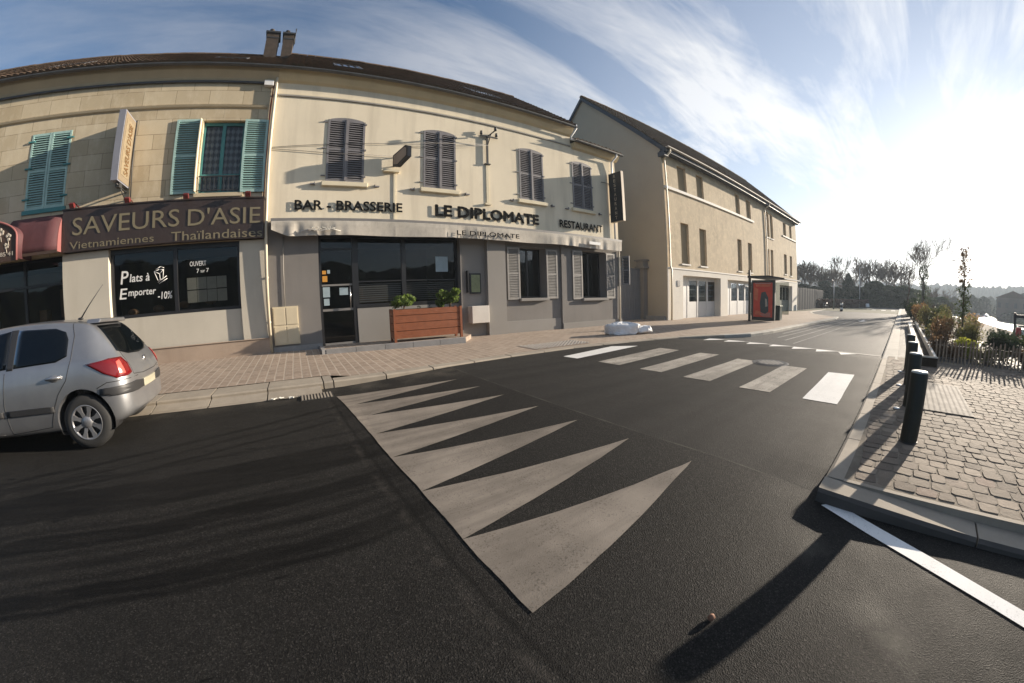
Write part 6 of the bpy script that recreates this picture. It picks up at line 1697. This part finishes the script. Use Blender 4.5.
# =========================================================== vegetation
def bare_tree(mb, base, h, seed, r0=.16, spread=.5, depth=5, trunk=.3, n=5, upright=.35, sides=4, kids=(2, 3), rmin=.004):
    rnd = random.Random(seed)
    def grow(p, d, L, r, lev):
        pts = [p]; rs = [r]; q = p.copy(); dd = d.copy(); k = 3
        for i in range(k):
            dd = (dd + Vector((rnd.gauss(0, .11), rnd.gauss(0, .11), rnd.gauss(0, .05) + upright * .12))).normalized()
            q = q + dd * (L / k); pts.append(q.copy()); rs.append(max(rmin, r * (1 - .38 * (i + 1) / k)))
        mb.tube(pts, rs, sides if lev < 2 else 3, caps=False)
        if lev >= depth: return
        nk = rnd.randint(*kids) + (1 if lev == 0 else 0)
        for j in range(nk):
            t = rnd.uniform(.45, 1.0) if j else 1.0
            i = min(k, max(1, int(round(t * k)))); pp = pts[i]
            a = rnd.uniform(0, 2 * PI); sp = rnd.uniform(.6, 1.1) * spread * (1 if lev else 1.1)
            o = dd.orthogonal().normalized(); o = Quaternion(dd, a) @ o
            nd = (dd * math.cos(sp) + o * math.sin(sp) + Vector((0, 0, upright * .35))).normalized()
            grow(pp, nd, L * rnd.uniform(.7, .95), max(rmin, rs[i] * rnd.uniform(.55, .75)), lev + 1)
    b = Vector(base)
    grow(b, Vector((rnd.gauss(0, .04), rnd.gauss(0, .04), 1)).normalized(), h * trunk, r0, 0)
    return mb
def fit_height(mb, base, h):
    z = max(v[2] for v in mb.v) - base[2]; k = h / z
    mb.v = [(base[0] + (v[0] - base[0]) * k, base[1] + (v[1] - base[1]) * k, base[2] + (v[2] - base[2]) * k) for v in mb.v]
# --- bare trees beyond the road end: three forms, each with trunk and crown
protos = []
GRP = 'bare winter trees beyond the end of the road'
LAB = 'leafless winter tree in the row beyond the end of the road'
for s in range(4):
    t = thing('bare_tree', LAB, 'tree', (0, 0, 0), GRP)
    tr = MB(); tr.tube([(0, 0, -.5), (.03, .02, .8), (.0, .05, 2.2)], [.2, .16, .13], 8); tr.build('trunk', m['bark'], t)
    cr = MB(); bare_tree(cr, (0, .05, 1.5), 8.2, 40 + s, .12, .5, 6, .2, upright=.4, sides=3, kids=(2, 3), rmin=.026); fit_height(cr, (0, .05, 1.5), 9.4); cr.v = [(v[0] * 1.35, v[1] * 1.35, v[2]) for v in cr.v]
    cr.build('crown', m['twig'], t, recalc=False); protos.append(t)
rt = random.Random(6)
spots = []
for i in range(11):                       # (azimuth from the facade normal, distance, height)
    az = 75.6 + i * 1.0 + rt.uniform(-.3, .3)
    spots.append((az, rt.uniform(100, 128), rt.uniform(.92, 1.12)))
for az, dd, sc_ in ((86.6, 112, 1.05), (88.0, 120, 1.12), (89.2, 108, 1.0), (90.3, 126, 1.1), (94.2, 116, .8), (95.1, 128, .8)): spots.append((az, dd, sc_))
for i, (az, d, s_) in enumerate(spots):
    x, y = d * math.sin(R(az)), d * math.cos(R(az)); z = terrain(x, y) if y < -5 else -.5
    s_ = (s_ * rt.uniform(.75, 1.35), s_ * rt.uniform(.75, 1.35), s_ * rt.uniform(.78, 1.15))
    if i < 4: t = protos[i]; t.location = Vector((x, y, z)) * K; t.rotation_euler = (0, 0, rt.uniform(0, 6)); t.scale = s_
    else: dup(protos[i % 4], (x, y, z), rt.uniform(0, 6), scale=s_)
# --- dark conifers
def conifer(t, h, w, n, seed, mat, base=(0, 0, 0), lump=.25, size=.28, top=.0, z0=.3):
    rnd = random.Random(seed); mb = MB(); ph = [rnd.uniform(0, 6) for _ in range(5)]
    for _ in range(n):
        f = rnd.random() ** 1.1; z = z0 + f * (h - z0); a = rnd.uniform(0, 2 * PI)
        R_ = w * ((1 - f) ** (.75 if top == 0 else .35) + top * (1 - f)) * (1 + lump * math.sin(a * 3 + ph[0] + f * 9) * .6 + lump * math.sin(f * 24 + ph[1]) * .5)
        r = R_ * (1 - .5 * rnd.random() ** 2)
        p = Vector((base[0] + r * math.cos(a), base[1] + r * math.sin(a), base[2] + z + rnd.gauss(0, .08)))
        q = Quaternion((rnd.gauss(0, 1), rnd.gauss(0, 1), rnd.gauss(0, 1), rnd.gauss(0, 1))).normalized(); k = size * rnd.uniform(.5, 1.3)
        u = Vector((k, 0, 0)); v = Vector((0, k * .45, 0)); u.rotate(q); v.rotate(q); mb.add([p - u, p + v, p + u, p - v], [(0, 1, 2, 3)])
    mb.build('crown', mat, t, recalc=False)
    tr = MB(); tr.tube([(base[0], base[1], base[2] - .4), (base[0], base[1], base[2] + h * .5), (base[0], base[1], base[2] + h * .93)], [w * .07 + .05, w * .05 + .03, .02], 6); tr.build('trunk', m['bark'], t)
C0 = thing('conifer', 'tall dark conical conifer at the far junction, standing above its neighbours', 'tree', (0, 0, 0), 'dark evergreens beyond the end of the road')
conifer(C0, 6.6, 2.3, 5200, 3, m['leaf_dark'], size=.3)
C1 = thing('conifer', 'dark bushy evergreen between the panel fence and the tall conical conifer', 'tree', (0, 0, 0), 'dark evergreens beyond the end of the road')
conifer(C1, 5.0, 2.2, 4200, 5, m['leaf_dark'], lump=.5, size=.32, top=.25)
def place(t, az, d, s_=1.0, z=-.5):
    x, y = d * math.sin(R(az)), d * math.cos(R(az)); t.location = Vector((x, y, z)) * K; t.scale = (s_,) * 3 if not hasattr(s_, '__len__') else s_
place(C0, 82.9, 92, (1.15, 1.15, 1.06)); place(C1, 76.6, 88, (1.1, 1.1, .92))
for (az, d, s_) in ((78.2, 92, (1.1, 1.1, .85)), (79.6, 95, (1, 1, 1.1)), (81.2, 93, (1.1, 1.1, .84)), (84.0, 99, (.8, .8, .9)), (75.3, 92, (1.2, 1.2, .88))):
    dup(C1, (d * math.sin(R(az)), d * math.cos(R(az)), -.5), rt.uniform(0, 6), scale=s_)
# ivy covered mass at the road end: a row of rounded evergreens
E0_ = thing('ivy_clad_tree', 'broad dark ivy clad tree closing the view at the end of the road', 'tree', (0, 0, 0), 'broad dark trees at the end of the road')
conifer(E0_, 6.4, 2.9, 6500, 8, m['leaf_ivy'], lump=.45, size=.34, top=.3)
place(E0_, 86.5, 100, (1.05, 1.05, .92))
for (az, d, s_) in ((85.4, 104, (.9, .9, .78)), (88.2, 104, (1.2, 1.2, .8)), (90.0, 100, (1.15, 1.15, .78)), (91.6, 108, (1, 1, .7)), (93.2, 98, (1, 1, .55)), (95.0, 112, (1.1, 1.1, .6)), (89.0, 118, (1.2, 1.2, .85))):
    dup(E0_, (d * math.sin(R(az)), d * math.cos(R(az)), -.5 if az < 93 else -1.2), rt.uniform(0, 6), scale=s_)
# long reddish hedge along the junction
t = thing('hedge', 'long clipped reddish brown hedge under the conifers at the junction', 'hedge', (68, 11, -.4))
mb = MB(); rh = random.Random(4)
for i in range(5200):
    f = rh.random(); x = 64 + f * 30; y = 13.2 - f * 5.4 + rh.uniform(-.7, .7); z = -.5 + rh.random() ** .7 * (1.75 + .12 * math.sin(x * 1.7))
    p = Vector((x, y, z)); q = Quaternion((rh.gauss(0, 1), rh.gauss(0, 1), rh.gauss(0, 1), rh.gauss(0, 1))).normalized(); k = rh.uniform(.1, .26)
    u = Vector((k, 0, 0)); v = Vector((0, k * .5, 0)); u.rotate(q); v.rotate(q); mb.add([p - u, p + v, p + u, p - v], [(0, 1, 2, 3)])
mb.build('foliage', M('beech_hedge_leaf', (.1, .055, .035), .7, .3, 2), t, recalc=False)
mb = MB()
for i in range(30): mb.tube([(64.5 + i, 13.1 - i * .18, -.6), (64.5 + i, 13.1 - i * .18, .7)], .04, 4)
mb.build('stems', m['bark'], t)
# --- ivy covered tree behind the bed and its bare crown
t = thing('ivy_tree', 'tall bare tree with ivy climbing its trunk behind the shrub bed', 'tree', (36, -1.75, -.1))
B = (36, -1.75, -.12)
mb = MB(); mb.tube([B, (36.05, -1.7, 1.5), (36, -1.75, 2.6)], [.16, .13, .1], 8); mb.build('trunk', m['bark'], t)
mb = MB(); bare_tree(mb, (36, -1.75, 2.0), 3.6, 83, .085, .55, 7, .22, upright=.35, sides=3, kids=(2, 3), rmin=.006); fit_height(mb, (36, -1.75, 2.0), 4.4); mb.v = [(36 + (v[0] - 36) * 1.3, -1.75 + (v[1] + 1.75) * 1.5, v[2]) for v in mb.v]; mb.build('crown', m['twig'], t, recalc=False)
mb = MB(); ri = random.Random(9)
for k in range(34): leaf_cloud(mb, (36 + ri.uniform(-.3, .3), -1.75 + ri.uniform(-.6, .6) * (1 - k / 50), .2 + k * .115), (.4, .5 - .008 * k, .3), 70, .06, ri)
mb.build('ivy', m['leaf_ivy'], t, recalc=False)
t2 = thing('bare_tree', 'slim leafless tree standing just left of the ivy clad trunk', 'tree', (44, .0, -.2))
mb = MB(); mb.tube([(44, -.6, -.3), (44, -.6, 2.0)], [.09, .06], 6); mb.build('trunk', m['bark'], t2)
mb = MB(); bare_tree(mb, (44, -.6, 1.6), 3.4, 78, .06, .4, 6, .26, upright=.5, sides=3, rmin=.012); fit_height(mb, (44, -.6, 1.6), 3.4); mb.build('crown', m['twig'], t2, recalc=False)
t.location = Vector((62, -3.0, -.13)) * K; t.scale = (1.5, 1.5, 1.54)
# --- young tree in front: dark leafy column with sparse red leaves at the tip
t = thing('young_tree', 'slender young tree with sparse reddish brown leaves above a dark leafy lower half', 'tree', (20, -2.8, -.1))
B = (20, -2.75, -.1)
mb = MB(); mb.tube([B, (20, -2.72, 1.6), (20.05, -2.78, 2.8), (20, -2.7, 3.75)], [.04, .03, .018, .008], 6)
ry = random.Random(5); tips = []
for k in range(60):
    z = .5 + k * .053; a = ry.uniform(0, 2 * PI); L = ry.uniform(.3, .8) * (1 - z / 7)
    p0 = Vector((20, -2.73, z)); p1 = p0 + Vector((math.cos(a) * L * .6, math.sin(a) * L * .6, L * .75)); mb.tube([p0, p1], [.008, .003], 3, caps=False); tips.append((p0, p1))
mb.build('trunk', m['twig'], t)
mb = MB()
for (p0, p1) in tips:
    if p1.z > 2.3:
        for k in range(3): leaf_cloud(mb, p0.lerp(p1, ry.uniform(.2, 1.1)), (.1, .1, .1), 3, .065, ry)
mb.build('red_leaves', m['leaf_rust'], t, recalc=False)
mb = MB()
for k in range(30): leaf_cloud(mb, (20 + ry.uniform(-.2, .2), -2.73 + ry.uniform(-.35, .32) * (1 - k / 42), .15 + k * .075), (.2, .26, .22), 42, .045, ry)
mb.build('dark_leaves', m['leaf_ivy'], t, recalc=False)
# --- shrubs of the bed behind the fence and the trough
def shrub(name, x, y, rx, ry_, h, mat, n, size, label, seed, twigs=14, group=None, z=.05):
    t = thing(name, label, 'shrub', (x, y, z), group); rnd = random.Random(seed)
    mb = MB()
    for k in range(twigs):
        a = rnd.uniform(0, 2 * PI); r = rnd.random() ** .5
        e = Vector((x + rx * r * math.cos(a), y + ry_ * r * math.sin(a), z + h * rnd.uniform(.7, 1.08)))
        mid = Vector((x, y, z)).lerp(e, .5) + Vector((rnd.uniform(-.06, .06), rnd.uniform(-.06, .06), .05))
        mb.tube([(x + rnd.uniform(-.08, .08), y + rnd.uniform(-.08, .08), z - .1), mid, e], [.012, .008, .003], 3, caps=False)
    mb.build('stems', m['twig'], t)
    mb = MB()
    for k in range(9):
        a = rnd.uniform(0, 2 * PI); r = rnd.random() ** .5 * .6
        leaf_cloud(mb, (x + rx * r * math.cos(a), y + ry_ * r * math.sin(a), z + h * rnd.uniform(.3, .78)), (rx * .5, ry_ * .5, h * .3), n // 9, size, rnd, shell=.3)
    mb.build('foliage', mat, t, recalc=False); return t
S = []
for i, (sx_, sy_, sh, lb) in enumerate(((12.6, -1.5, .5, 'first from the trough'), (12.5, -2.5, .5, 'between the yellow bush and the dark one'), (12.5, -3.6, .55, 'under the dark bushes'), (12.6, -4.7, .5, 'toward the right edge'), (12.8, -6.0, .6, 'at the far right'))):
    shrub('shrub', sx_, sy_, .5, .55, sh, m['leaf_olive'] if i % 2 else m['leaf_rust'], 1100, .035, 'low ragged plant behind the palings, ' + lb, 50 + i, 30, 'low plants behind the palings')
shrub('shrub', 13.2, -1.9, .5, .45, .62, m['leaf_yellow'], 1300, .04, 'low yellow green bush just behind the paling fence', 31)
shrub('shrub', 13.4, -3.1, .7, .7, .85, m['leaf_dark'], 2200, .045, 'dense dark green bush behind the fence, right of the yellow bush', 32)
shrub('shrub', 13.6, -4.3, .8, .8, .9, m['leaf_ivy'], 2200, .05, 'dark green bush behind the fence at the right edge', 33)
shrub('shrub', 14.6, -5.6, .9, .9, .8, m['leaf_olive'], 1700, .05, 'olive bush at the far right end of the planted bed', 34)
shrub('shrub', 15.3, -2.4, .8, .6, 1.15, m['leaf_olive'], 1700, .045, 'olive green bush in front of the young tree', 35)
shrub('shrub', 12.9, -1.15, .5, .35, .75, m['leaf_rust'], 900, .035, 'thin russet brown shrub at the near end of the timber trough', 36, 40)
shrub('shrub', 15.4, -1.5, .9, .5, 1.1, m['leaf_rust'], 900, .04, 'russet brown twiggy shrub behind the middle of the timber trough', 37, 46)
shrub('shrub', 18.2, -1.6, 1.0, .6, 1.25, m['leaf_olive'], 1500, .045, 'loose olive brown shrub left of the young tree', 38, 40)
shrub('shrub', 21.5, -1.7, 1.2, .7, 1.4, m['leaf_ivy'], 1600, .05, 'tall dark green shrub behind the far part of the trough', 39, 40)
shrub('shrub', 25.2, -1.5, 1.3, .7, 1.5, m['leaf_olive'], 1600, .055, 'olive shrub at the far end of the timber trough', 40, 36)
shrub('shrub', 29.5, -1.3, 1.4, .7, 1.5, leafM('orange_brown_leaf', (.19, .115, .05)), 1500, .06, 'orange brown shrub in front of the ivy clad tree', 41, 36)
shrub('shrub', 33.5, -1.0, 1.4, .7, 1.4, m['leaf_ivy'], 1500, .065, 'dark green shrub beside the footway near the ivy clad tree', 42, 30)
shrub('shrub', 40, -.9, 1.8, .8, 1.7, m['leaf_dark'], 1500, .08, 'dark evergreen bush overhanging the far footway', 43, 26)
shrub('shrub', 47, -.8, 2.2, .9, 2.0, m['leaf_dark'], 1600, .1, 'tall dark bush at the far end of the footway', 44, 24)
shrub('shrub', 24, -3.6, 1.3, 1.0, 1.35, leafM('straw_brown_reed', (.3, .2, .1)), 1500, .05, 'straw brown reedy bush right behind the young tree', 45, 60, z=-.2)
shrub('shrub', 30, -2.8, 1.5, 1.0, 1.7, m['leaf_olive'], 1500, .06, 'large olive bush behind the reedy bush', 46, 50, z=-.2)
shrub('shrub', 17.0, -3.9, .9, .8, .95, m['leaf_dark'], 1500, .05, 'dark low bush right of the young tree foot', 47, 20, z=-.1)
t = thing('ground_cover', 'low leaf litter and ground cover over the planted bed', 'ground cover', (18, -3, .1), kind='stuff')
mb = MB(); rg = random.Random(12)
for i in range(3800):
    x = rg.uniform(11.95, 34); y = rg.uniform(-8, -1.0); p = Vector((x, y, max(terrain(x, y), -.12) + .14 + rg.random() ** 2 * .25 if y > -5.2 else terrain(x, y) + .1))
    q = Quaternion((rg.gauss(0, 1), rg.gauss(0, 1), rg.gauss(0, 1), rg.gauss(0, 1))).normalized(); k = rg.uniform(.03, .08)
    u = Vector((k, 0, 0)); v = Vector((0, k * .5, 0)); u.rotate(q); v.rotate(q); mb.add([p - u, p + v, p + u, p - v], [(0, 1, 2, 3)])
mb.build('leaves', m['leaf_olive'], t, recalc=False)
mb = MB(); grid([11.85, 13, 16, 20, 28, 40, 60], [-9, -6, -5, -3, -.95], lambda x, y: .1 if y > -5.5 else -.25, None, 0, mb); mb.build('planting_bed', m['soil'], recalc=False, kind='structure')
# --- far bank: trees, bushes, a building, boats
rb = random.Random(14)
F0 = thing('riverside_bush', 'dark bush on the far bank of the river', 'bush', (0, 0, 0), 'dark bushes along the far river bank')
conifer(F0, 3.2, 2.6, 1500, 61, m['leaf_dark'], lump=.5, size=.4, top=.5, z0=0)
k = 0
for i in range(34):
    x = 92 + i * 8.2 + rb.uniform(-2, 2); y = river_far(x) - 1.2 + rb.uniform(-1, .5)
    s_ = rb.uniform(.7, 1.25)
    if i == 0: F0.location = Vector((x, y, -3.2)) * K; F0.scale = (s_, s_, s_ * .7)
    else: dup(F0, (x, y, -3.2), rb.uniform(0, 6), scale=(s_ * 1.3, s_ * 1.3, s_ * .75))
G0 = thing('riverside_tree', 'dark tree on the slope beyond the far river bank', 'tree', (0, 0, 0), 'trees on the slope beyond the river')
conifer(G0, 7, 3.0, 1800, 62, m['leaf_dark'], lump=.5, size=.5, top=.45, z0=.6)
for i in range(26):
    az = 92 + i * .56 + rb.uniform(-.2, .2); d = rb.uniform(190, 290); x, y = d * math.sin(R(az)), d * math.cos(R(az))
    s_ = rb.uniform(.6, 1.2)
    if i == 0: G0.location = Vector((x, y, terrain(x, y) - .3)) * K; G0.scale = (s_,) * 3
    else: dup(G0, (x, y, terrain(x, y) - .3), rb.uniform(0, 6), scale=s_)
t = thing('riverside_building', 'brown riverside building half hidden by trees at the right edge', 'building', (168, -42, -1))
az = 103.6; d = 175; cx, cy = d * math.sin(R(az)), d * math.cos(R(az)); rot = Matrix.Rotation(R(-12), 3, 'Z')
mb = MB(); mb.obox((cx, cy, .6), (6, 5.6, 3.4), rot); mb.build('wall', m['far_brick'], t)
mb = MB()
for (a, b) in (((-6.3, -5.9, 4.0), (6.3, -5.9, 4.0)),):
    P = lambda x, y, z: Vector((cx, cy, 0)) + rot @ Vector((x, y, 0)) + Vector((0, 0, z))
    mb.add([P(-6.4, -6, 4), P(6.4, -6, 4), P(6.4, 6, 4), P(-6.4, 6, 4), P(-6.4, 0, 6.3), P(6.4, 0, 6.3)], [(0, 1, 5, 4), (2, 3, 4, 5), (1, 2, 5), (3, 0, 4), (0, 3, 2, 1)])
mb.build('roof', m['tile'], t)
for kx in (-4, -1, 2, 4.6):
    mb = MB(); mb.obox(Vector((cx, cy, 1.6)) + rot @ Vector((-6.02, kx, 0)), (.06, .5, .8), rot); mb.build('window', m['frame_dark'], t)
for (az, d, l, L) in ((99.6, 185, 'white boat moored at the far bank, left one of two', 2.6), (100.6, 178, 'white boat moored at the far bank, right one of two', 3.2)):
    x, y = d * math.sin(R(az)), d * math.cos(R(az)); y = max(y, river_far(x) + 1.5)
    t = thing('boat', l, 'boat', (x, y, -3.05), 'white boats moored under the far bank')
    mb = MB(); mb.add([(x - L, y - .6, -2.5), (x + L, y - .7, -2.45), (x + L + .8, y, -2.3), (x + L, y + .7, -2.45), (x - L, y + .6, -2.5), (x - L, y - .5, -3.1), (x + L, y - .5, -3.1), (x + L, y + .5, -3.1), (x - L, y + .5, -3.1)],
                      [(0, 1, 2, 3, 4), (0, 5, 6, 1), (1, 6, 2), (2, 7, 3), (3, 7, 8, 4), (4, 8, 5, 0), (5, 8, 7, 6), (6, 7, 2)]); mb.build('hull', m['white_metal'], t)
    mb = MB(); mb.box(x - L * .6, x + L * .4, y - .45, y + .45, -2.5, -1.9); mb.build('cabin', m['white_metal'], t)
for i, (x, y) in enumerate(((60, -15.2), (67, -17.5), (75, -18.5), (58, -17.8), (83, -22), (90, -25), (70, -20.5), (97, -27), (64, -13.8))):
    t = thing('mooring_post', 'thin dark mooring post rising from the bright river', 'post', (x, y, -3.2), 'mooring posts standing in the river')
    mb = MB(); mb.tube([(x, y, -3.6), (x + .03, y, -2.35 + (i % 3) * .2)], .06, 6); mb.build('post', m['bark'], t)

# =========================================================== sun, sky, camera
AZ, EL = 100.9, 13.2
S = Vector((math.sin(R(AZ)) * math.cos(R(EL)), math.cos(R(AZ)) * math.cos(R(EL)), math.sin(R(EL))))
sun = bpy.data.lights.new('sun', 'SUN'); sun.energy = 5.0; sun.angle = R(.53); sun.color = (1, .87, .71)
so = bpy.data.objects.new('sun', sun); COL.objects.link(so); so.rotation_euler = S.to_track_quat('Z', 'Y').to_euler(); so.location = (0, 0, 30)
w = bpy.data.worlds.new('World'); sc.world = w; w.use_nodes = True; nt = w.node_tree; N = nt.nodes; N.clear()
out = N.new('ShaderNodeOutputWorld'); bg = N.new('ShaderNodeBackground'); nt.links.new(bg.outputs[0], out.inputs[0])
sky = N.new('ShaderNodeTexSky'); sky.sky_type = 'NISHITA'; sky.sun_disc = False; sky.sun_elevation = R(EL); sky.sun_rotation = R(AZ)
sky.air_density = 1.0; sky.dust_density = .35; sky.ozone_density = 3.0; sky.altitude = 50
tc = N.new('ShaderNodeTexCoord')
def wm(op, a, b=None, clamp=False):
    n = N.new('ShaderNodeMath'); n.operation = op; n.use_clamp = clamp
    for i, v in enumerate((a, b)):
        if v is None: continue
        if hasattr(v, 'links'): nt.links.new(v, n.inputs[i])
        else: n.inputs[i].default_value = v
    return n.outputs[0]
sx = N.new('ShaderNodeSeparateXYZ'); nt.links.new(tc.outputs['Generated'], sx.inputs[0])
den = wm('MAXIMUM', wm('ADD', sx.outputs[2], .12), .05)
px, py = wm('DIVIDE', sx.outputs[0], den), wm('DIVIDE', sx.outputs[1], den)
cb = N.new('ShaderNodeCombineXYZ'); nt.links.new(px, cb.inputs[0]); nt.links.new(py, cb.inputs[1])
def wnoise(scale, mp, detail, rough, dist=0.0):
    q = N.new('ShaderNodeMapping'); nt.links.new(cb.outputs[0], q.inputs[0]); q.inputs['Rotation'].default_value = (0, 0, mp[0]); q.inputs['Scale'].default_value = (mp[1], mp[2], 1); q.inputs['Location'].default_value = (mp[3], mp[4], 0)
    n = N.new('ShaderNodeTexNoise'); nt.links.new(q.outputs[0], n.inputs['Vector']); n.inputs['Scale'].default_value = scale; n.inputs['Detail'].default_value = detail; n.inputs['Roughness'].default_value = rough; n.inputs['Distortion'].default_value = dist
    return n.outputs['Fac']
def wramp(v, stops):
    n = N.new('ShaderNodeValToRGB'); nt.links.new(v, n.inputs[0]); cr = n.color_ramp
    while len(cr.elements) < len(stops): cr.elements.new(.5)
    for e, (p, c) in zip(cr.elements, stops): e.position = p; e.color = (c, c, c, 1)
    return n.outputs[0]
wisps = wnoise(1.0, (R(38), .55, 2.0, 3, 1), 9, .62, .6)
veil = wnoise(.55, (R(20), .8, 1.2, 7, 2), 6, .55, .4)
fine = wnoise(2.6, (R(28), .45, 2.2, 1, 5), 8, .66, .8)
wisps = wm('ADD', wm('MULTIPLY', wisps, .68), wm('MULTIPLY', fine, .32))
f = wm('MULTIPLY', wramp(wisps, [(.37, .06), (.6, 1)]), wramp(veil, [(.3, .5), (.55, 1)]))
# the cloud veil thickens towards the sun side
dot = N.new('ShaderNodeVectorMath'); dot.operation = 'DOT_PRODUCT'; nt.links.new(tc.outputs['Generated'], dot.inputs[0]); dot.inputs[1].default_value = tuple(S)
side = wramp(dot.outputs['Value'], [(.0, .34), (.35, .75), (.75, 1), (1, 1)])
f = wm('MULTIPLY', f, wm('ADD', side, .15), clamp=True)
veil2 = wramp(dot.outputs['Value'], [(.0, 0.05), (.38, .36), (.66, .74), (.95, .86)])
hz = wramp(sx.outputs[2], [(.0, 1), (.25, .45), (.7, .0)])
f = wm('MAXIMUM', f, wm('MULTIPLY', veil2, wm('ADD', wm('MULTIPLY', hz, .6), .4)), clamp=True)
hs = N.new('ShaderNodeHueSaturation'); nt.links.new(sky.outputs[0], hs.inputs['Color']); hs.inputs['Saturation'].default_value = .12; hs.inputs['Value'].default_value = .6
ad = N.new('ShaderNodeMix'); ad.data_type = 'RGBA'; ad.blend_type = 'ADD'; ad.inputs[0].default_value = 1
nt.links.new(hs.outputs[0], ad.inputs[6]); 
cc = N.new('ShaderNodeMix'); cc.data_type = 'RGBA'; nt.links.new(wramp(dot.outputs['Value'], [(.0, 0), (.45, .35), (.85, 1)]), cc.inputs[0]); cc.inputs[6].default_value = (2.3, 2.5, 2.95, 1); cc.inputs[7].default_value = (4.6, 4.7, 4.9, 1)
nt.links.new(cc.outputs[2], ad.inputs[7])
mx = N.new('ShaderNodeMix'); mx.data_type = 'RGBA'; nt.links.new(f, mx.inputs[0]); sh_ = N.new('ShaderNodeHueSaturation'); nt.links.new(sky.outputs[0], sh_.inputs['Color']); sh_.inputs['Saturation'].default_value = 1.25; nt.links.new(sh_.outputs[0], mx.inputs[6]); nt.links.new(ad.outputs[2], mx.inputs[7])
nt.links.new(mx.outputs[2], bg.inputs[0]); bg.inputs[1].default_value = .058

# the air of the valley
hm = bpy.data.materials.new('valley_haze'); hm.use_nodes = True; hn = hm.node_tree; hn.nodes.clear()
ho = hn.nodes.new('ShaderNodeOutputMaterial'); hv = hn.nodes.new('ShaderNodeVolumePrincipled'); hn.links.new(hv.outputs[0], ho.inputs['Volume'])
hv.inputs['Color'].default_value = (.75, .87, 1, 1); hv.inputs['Density'].default_value = HAZE; hv.inputs['Anisotropy'].default_value = .2
mb = MB(); mb.box(-910, 1510, -1210, 1210, -6, 46); mb.build('haze', hm, kind='stuff', label='thin bluish winter haze over the river valley')
cd = bpy.data.cameras.new('camera'); co = bpy.data.objects.new('camera', cd); COL.objects.link(co); sc.camera = co
cd.type = 'PANO'; cd.panorama_type = 'FISHEYE_LENS_POLYNOMIAL'; cd.clip_start = .05; cd.clip_end = 5000
cd.sensor_fit = 'HORIZONTAL'; cd.sensor_width = 36; cd.sensor_height = 36 * 683 / 1024
cd.fisheye_fov = R(220)
KP = (0.0, -0.0771992914, -6.79193972e-05, 3.46106663e-05, -4.81786998e-07)
cd.fisheye_polynomial_k0, cd.fisheye_polynomial_k1, cd.fisheye_polynomial_k2, cd.fisheye_polynomial_k3, cd.fisheye_polynomial_k4 = KP
Rv, Uv, Fv = ((0.838753, -0.5436936, -0.0298427), (0.0896124, 0.0837703, 0.9924476), (0.5370875, 0.8350927, -0.1189843))
co.matrix_world = Matrix(((Rv[0], Uv[0], -Fv[0], 0), (Rv[1], Uv[1], -Fv[1], 0), (Rv[2], Uv[2], -Fv[2], 1.6 * K), (0, 0, 0, 1)))
sc.view_settings.view_transform = 'Standard'; sc.view_settings.look = 'None'; sc.view_settings.exposure = 1.25; sc.view_settings.gamma = 1
sc.cycles.max_bounces = 7; sc.cycles.transparent_max_bounces = 12; sc.cycles.use_denoising = True; sc.cycles.sample_clamp_indirect = 6
sc.cycles.caustics_reflective = False; sc.cycles.caustics_refractive = False
try: sc.cycles.denoiser = 'OPENIMAGEDENOISE'
except Exception: pass
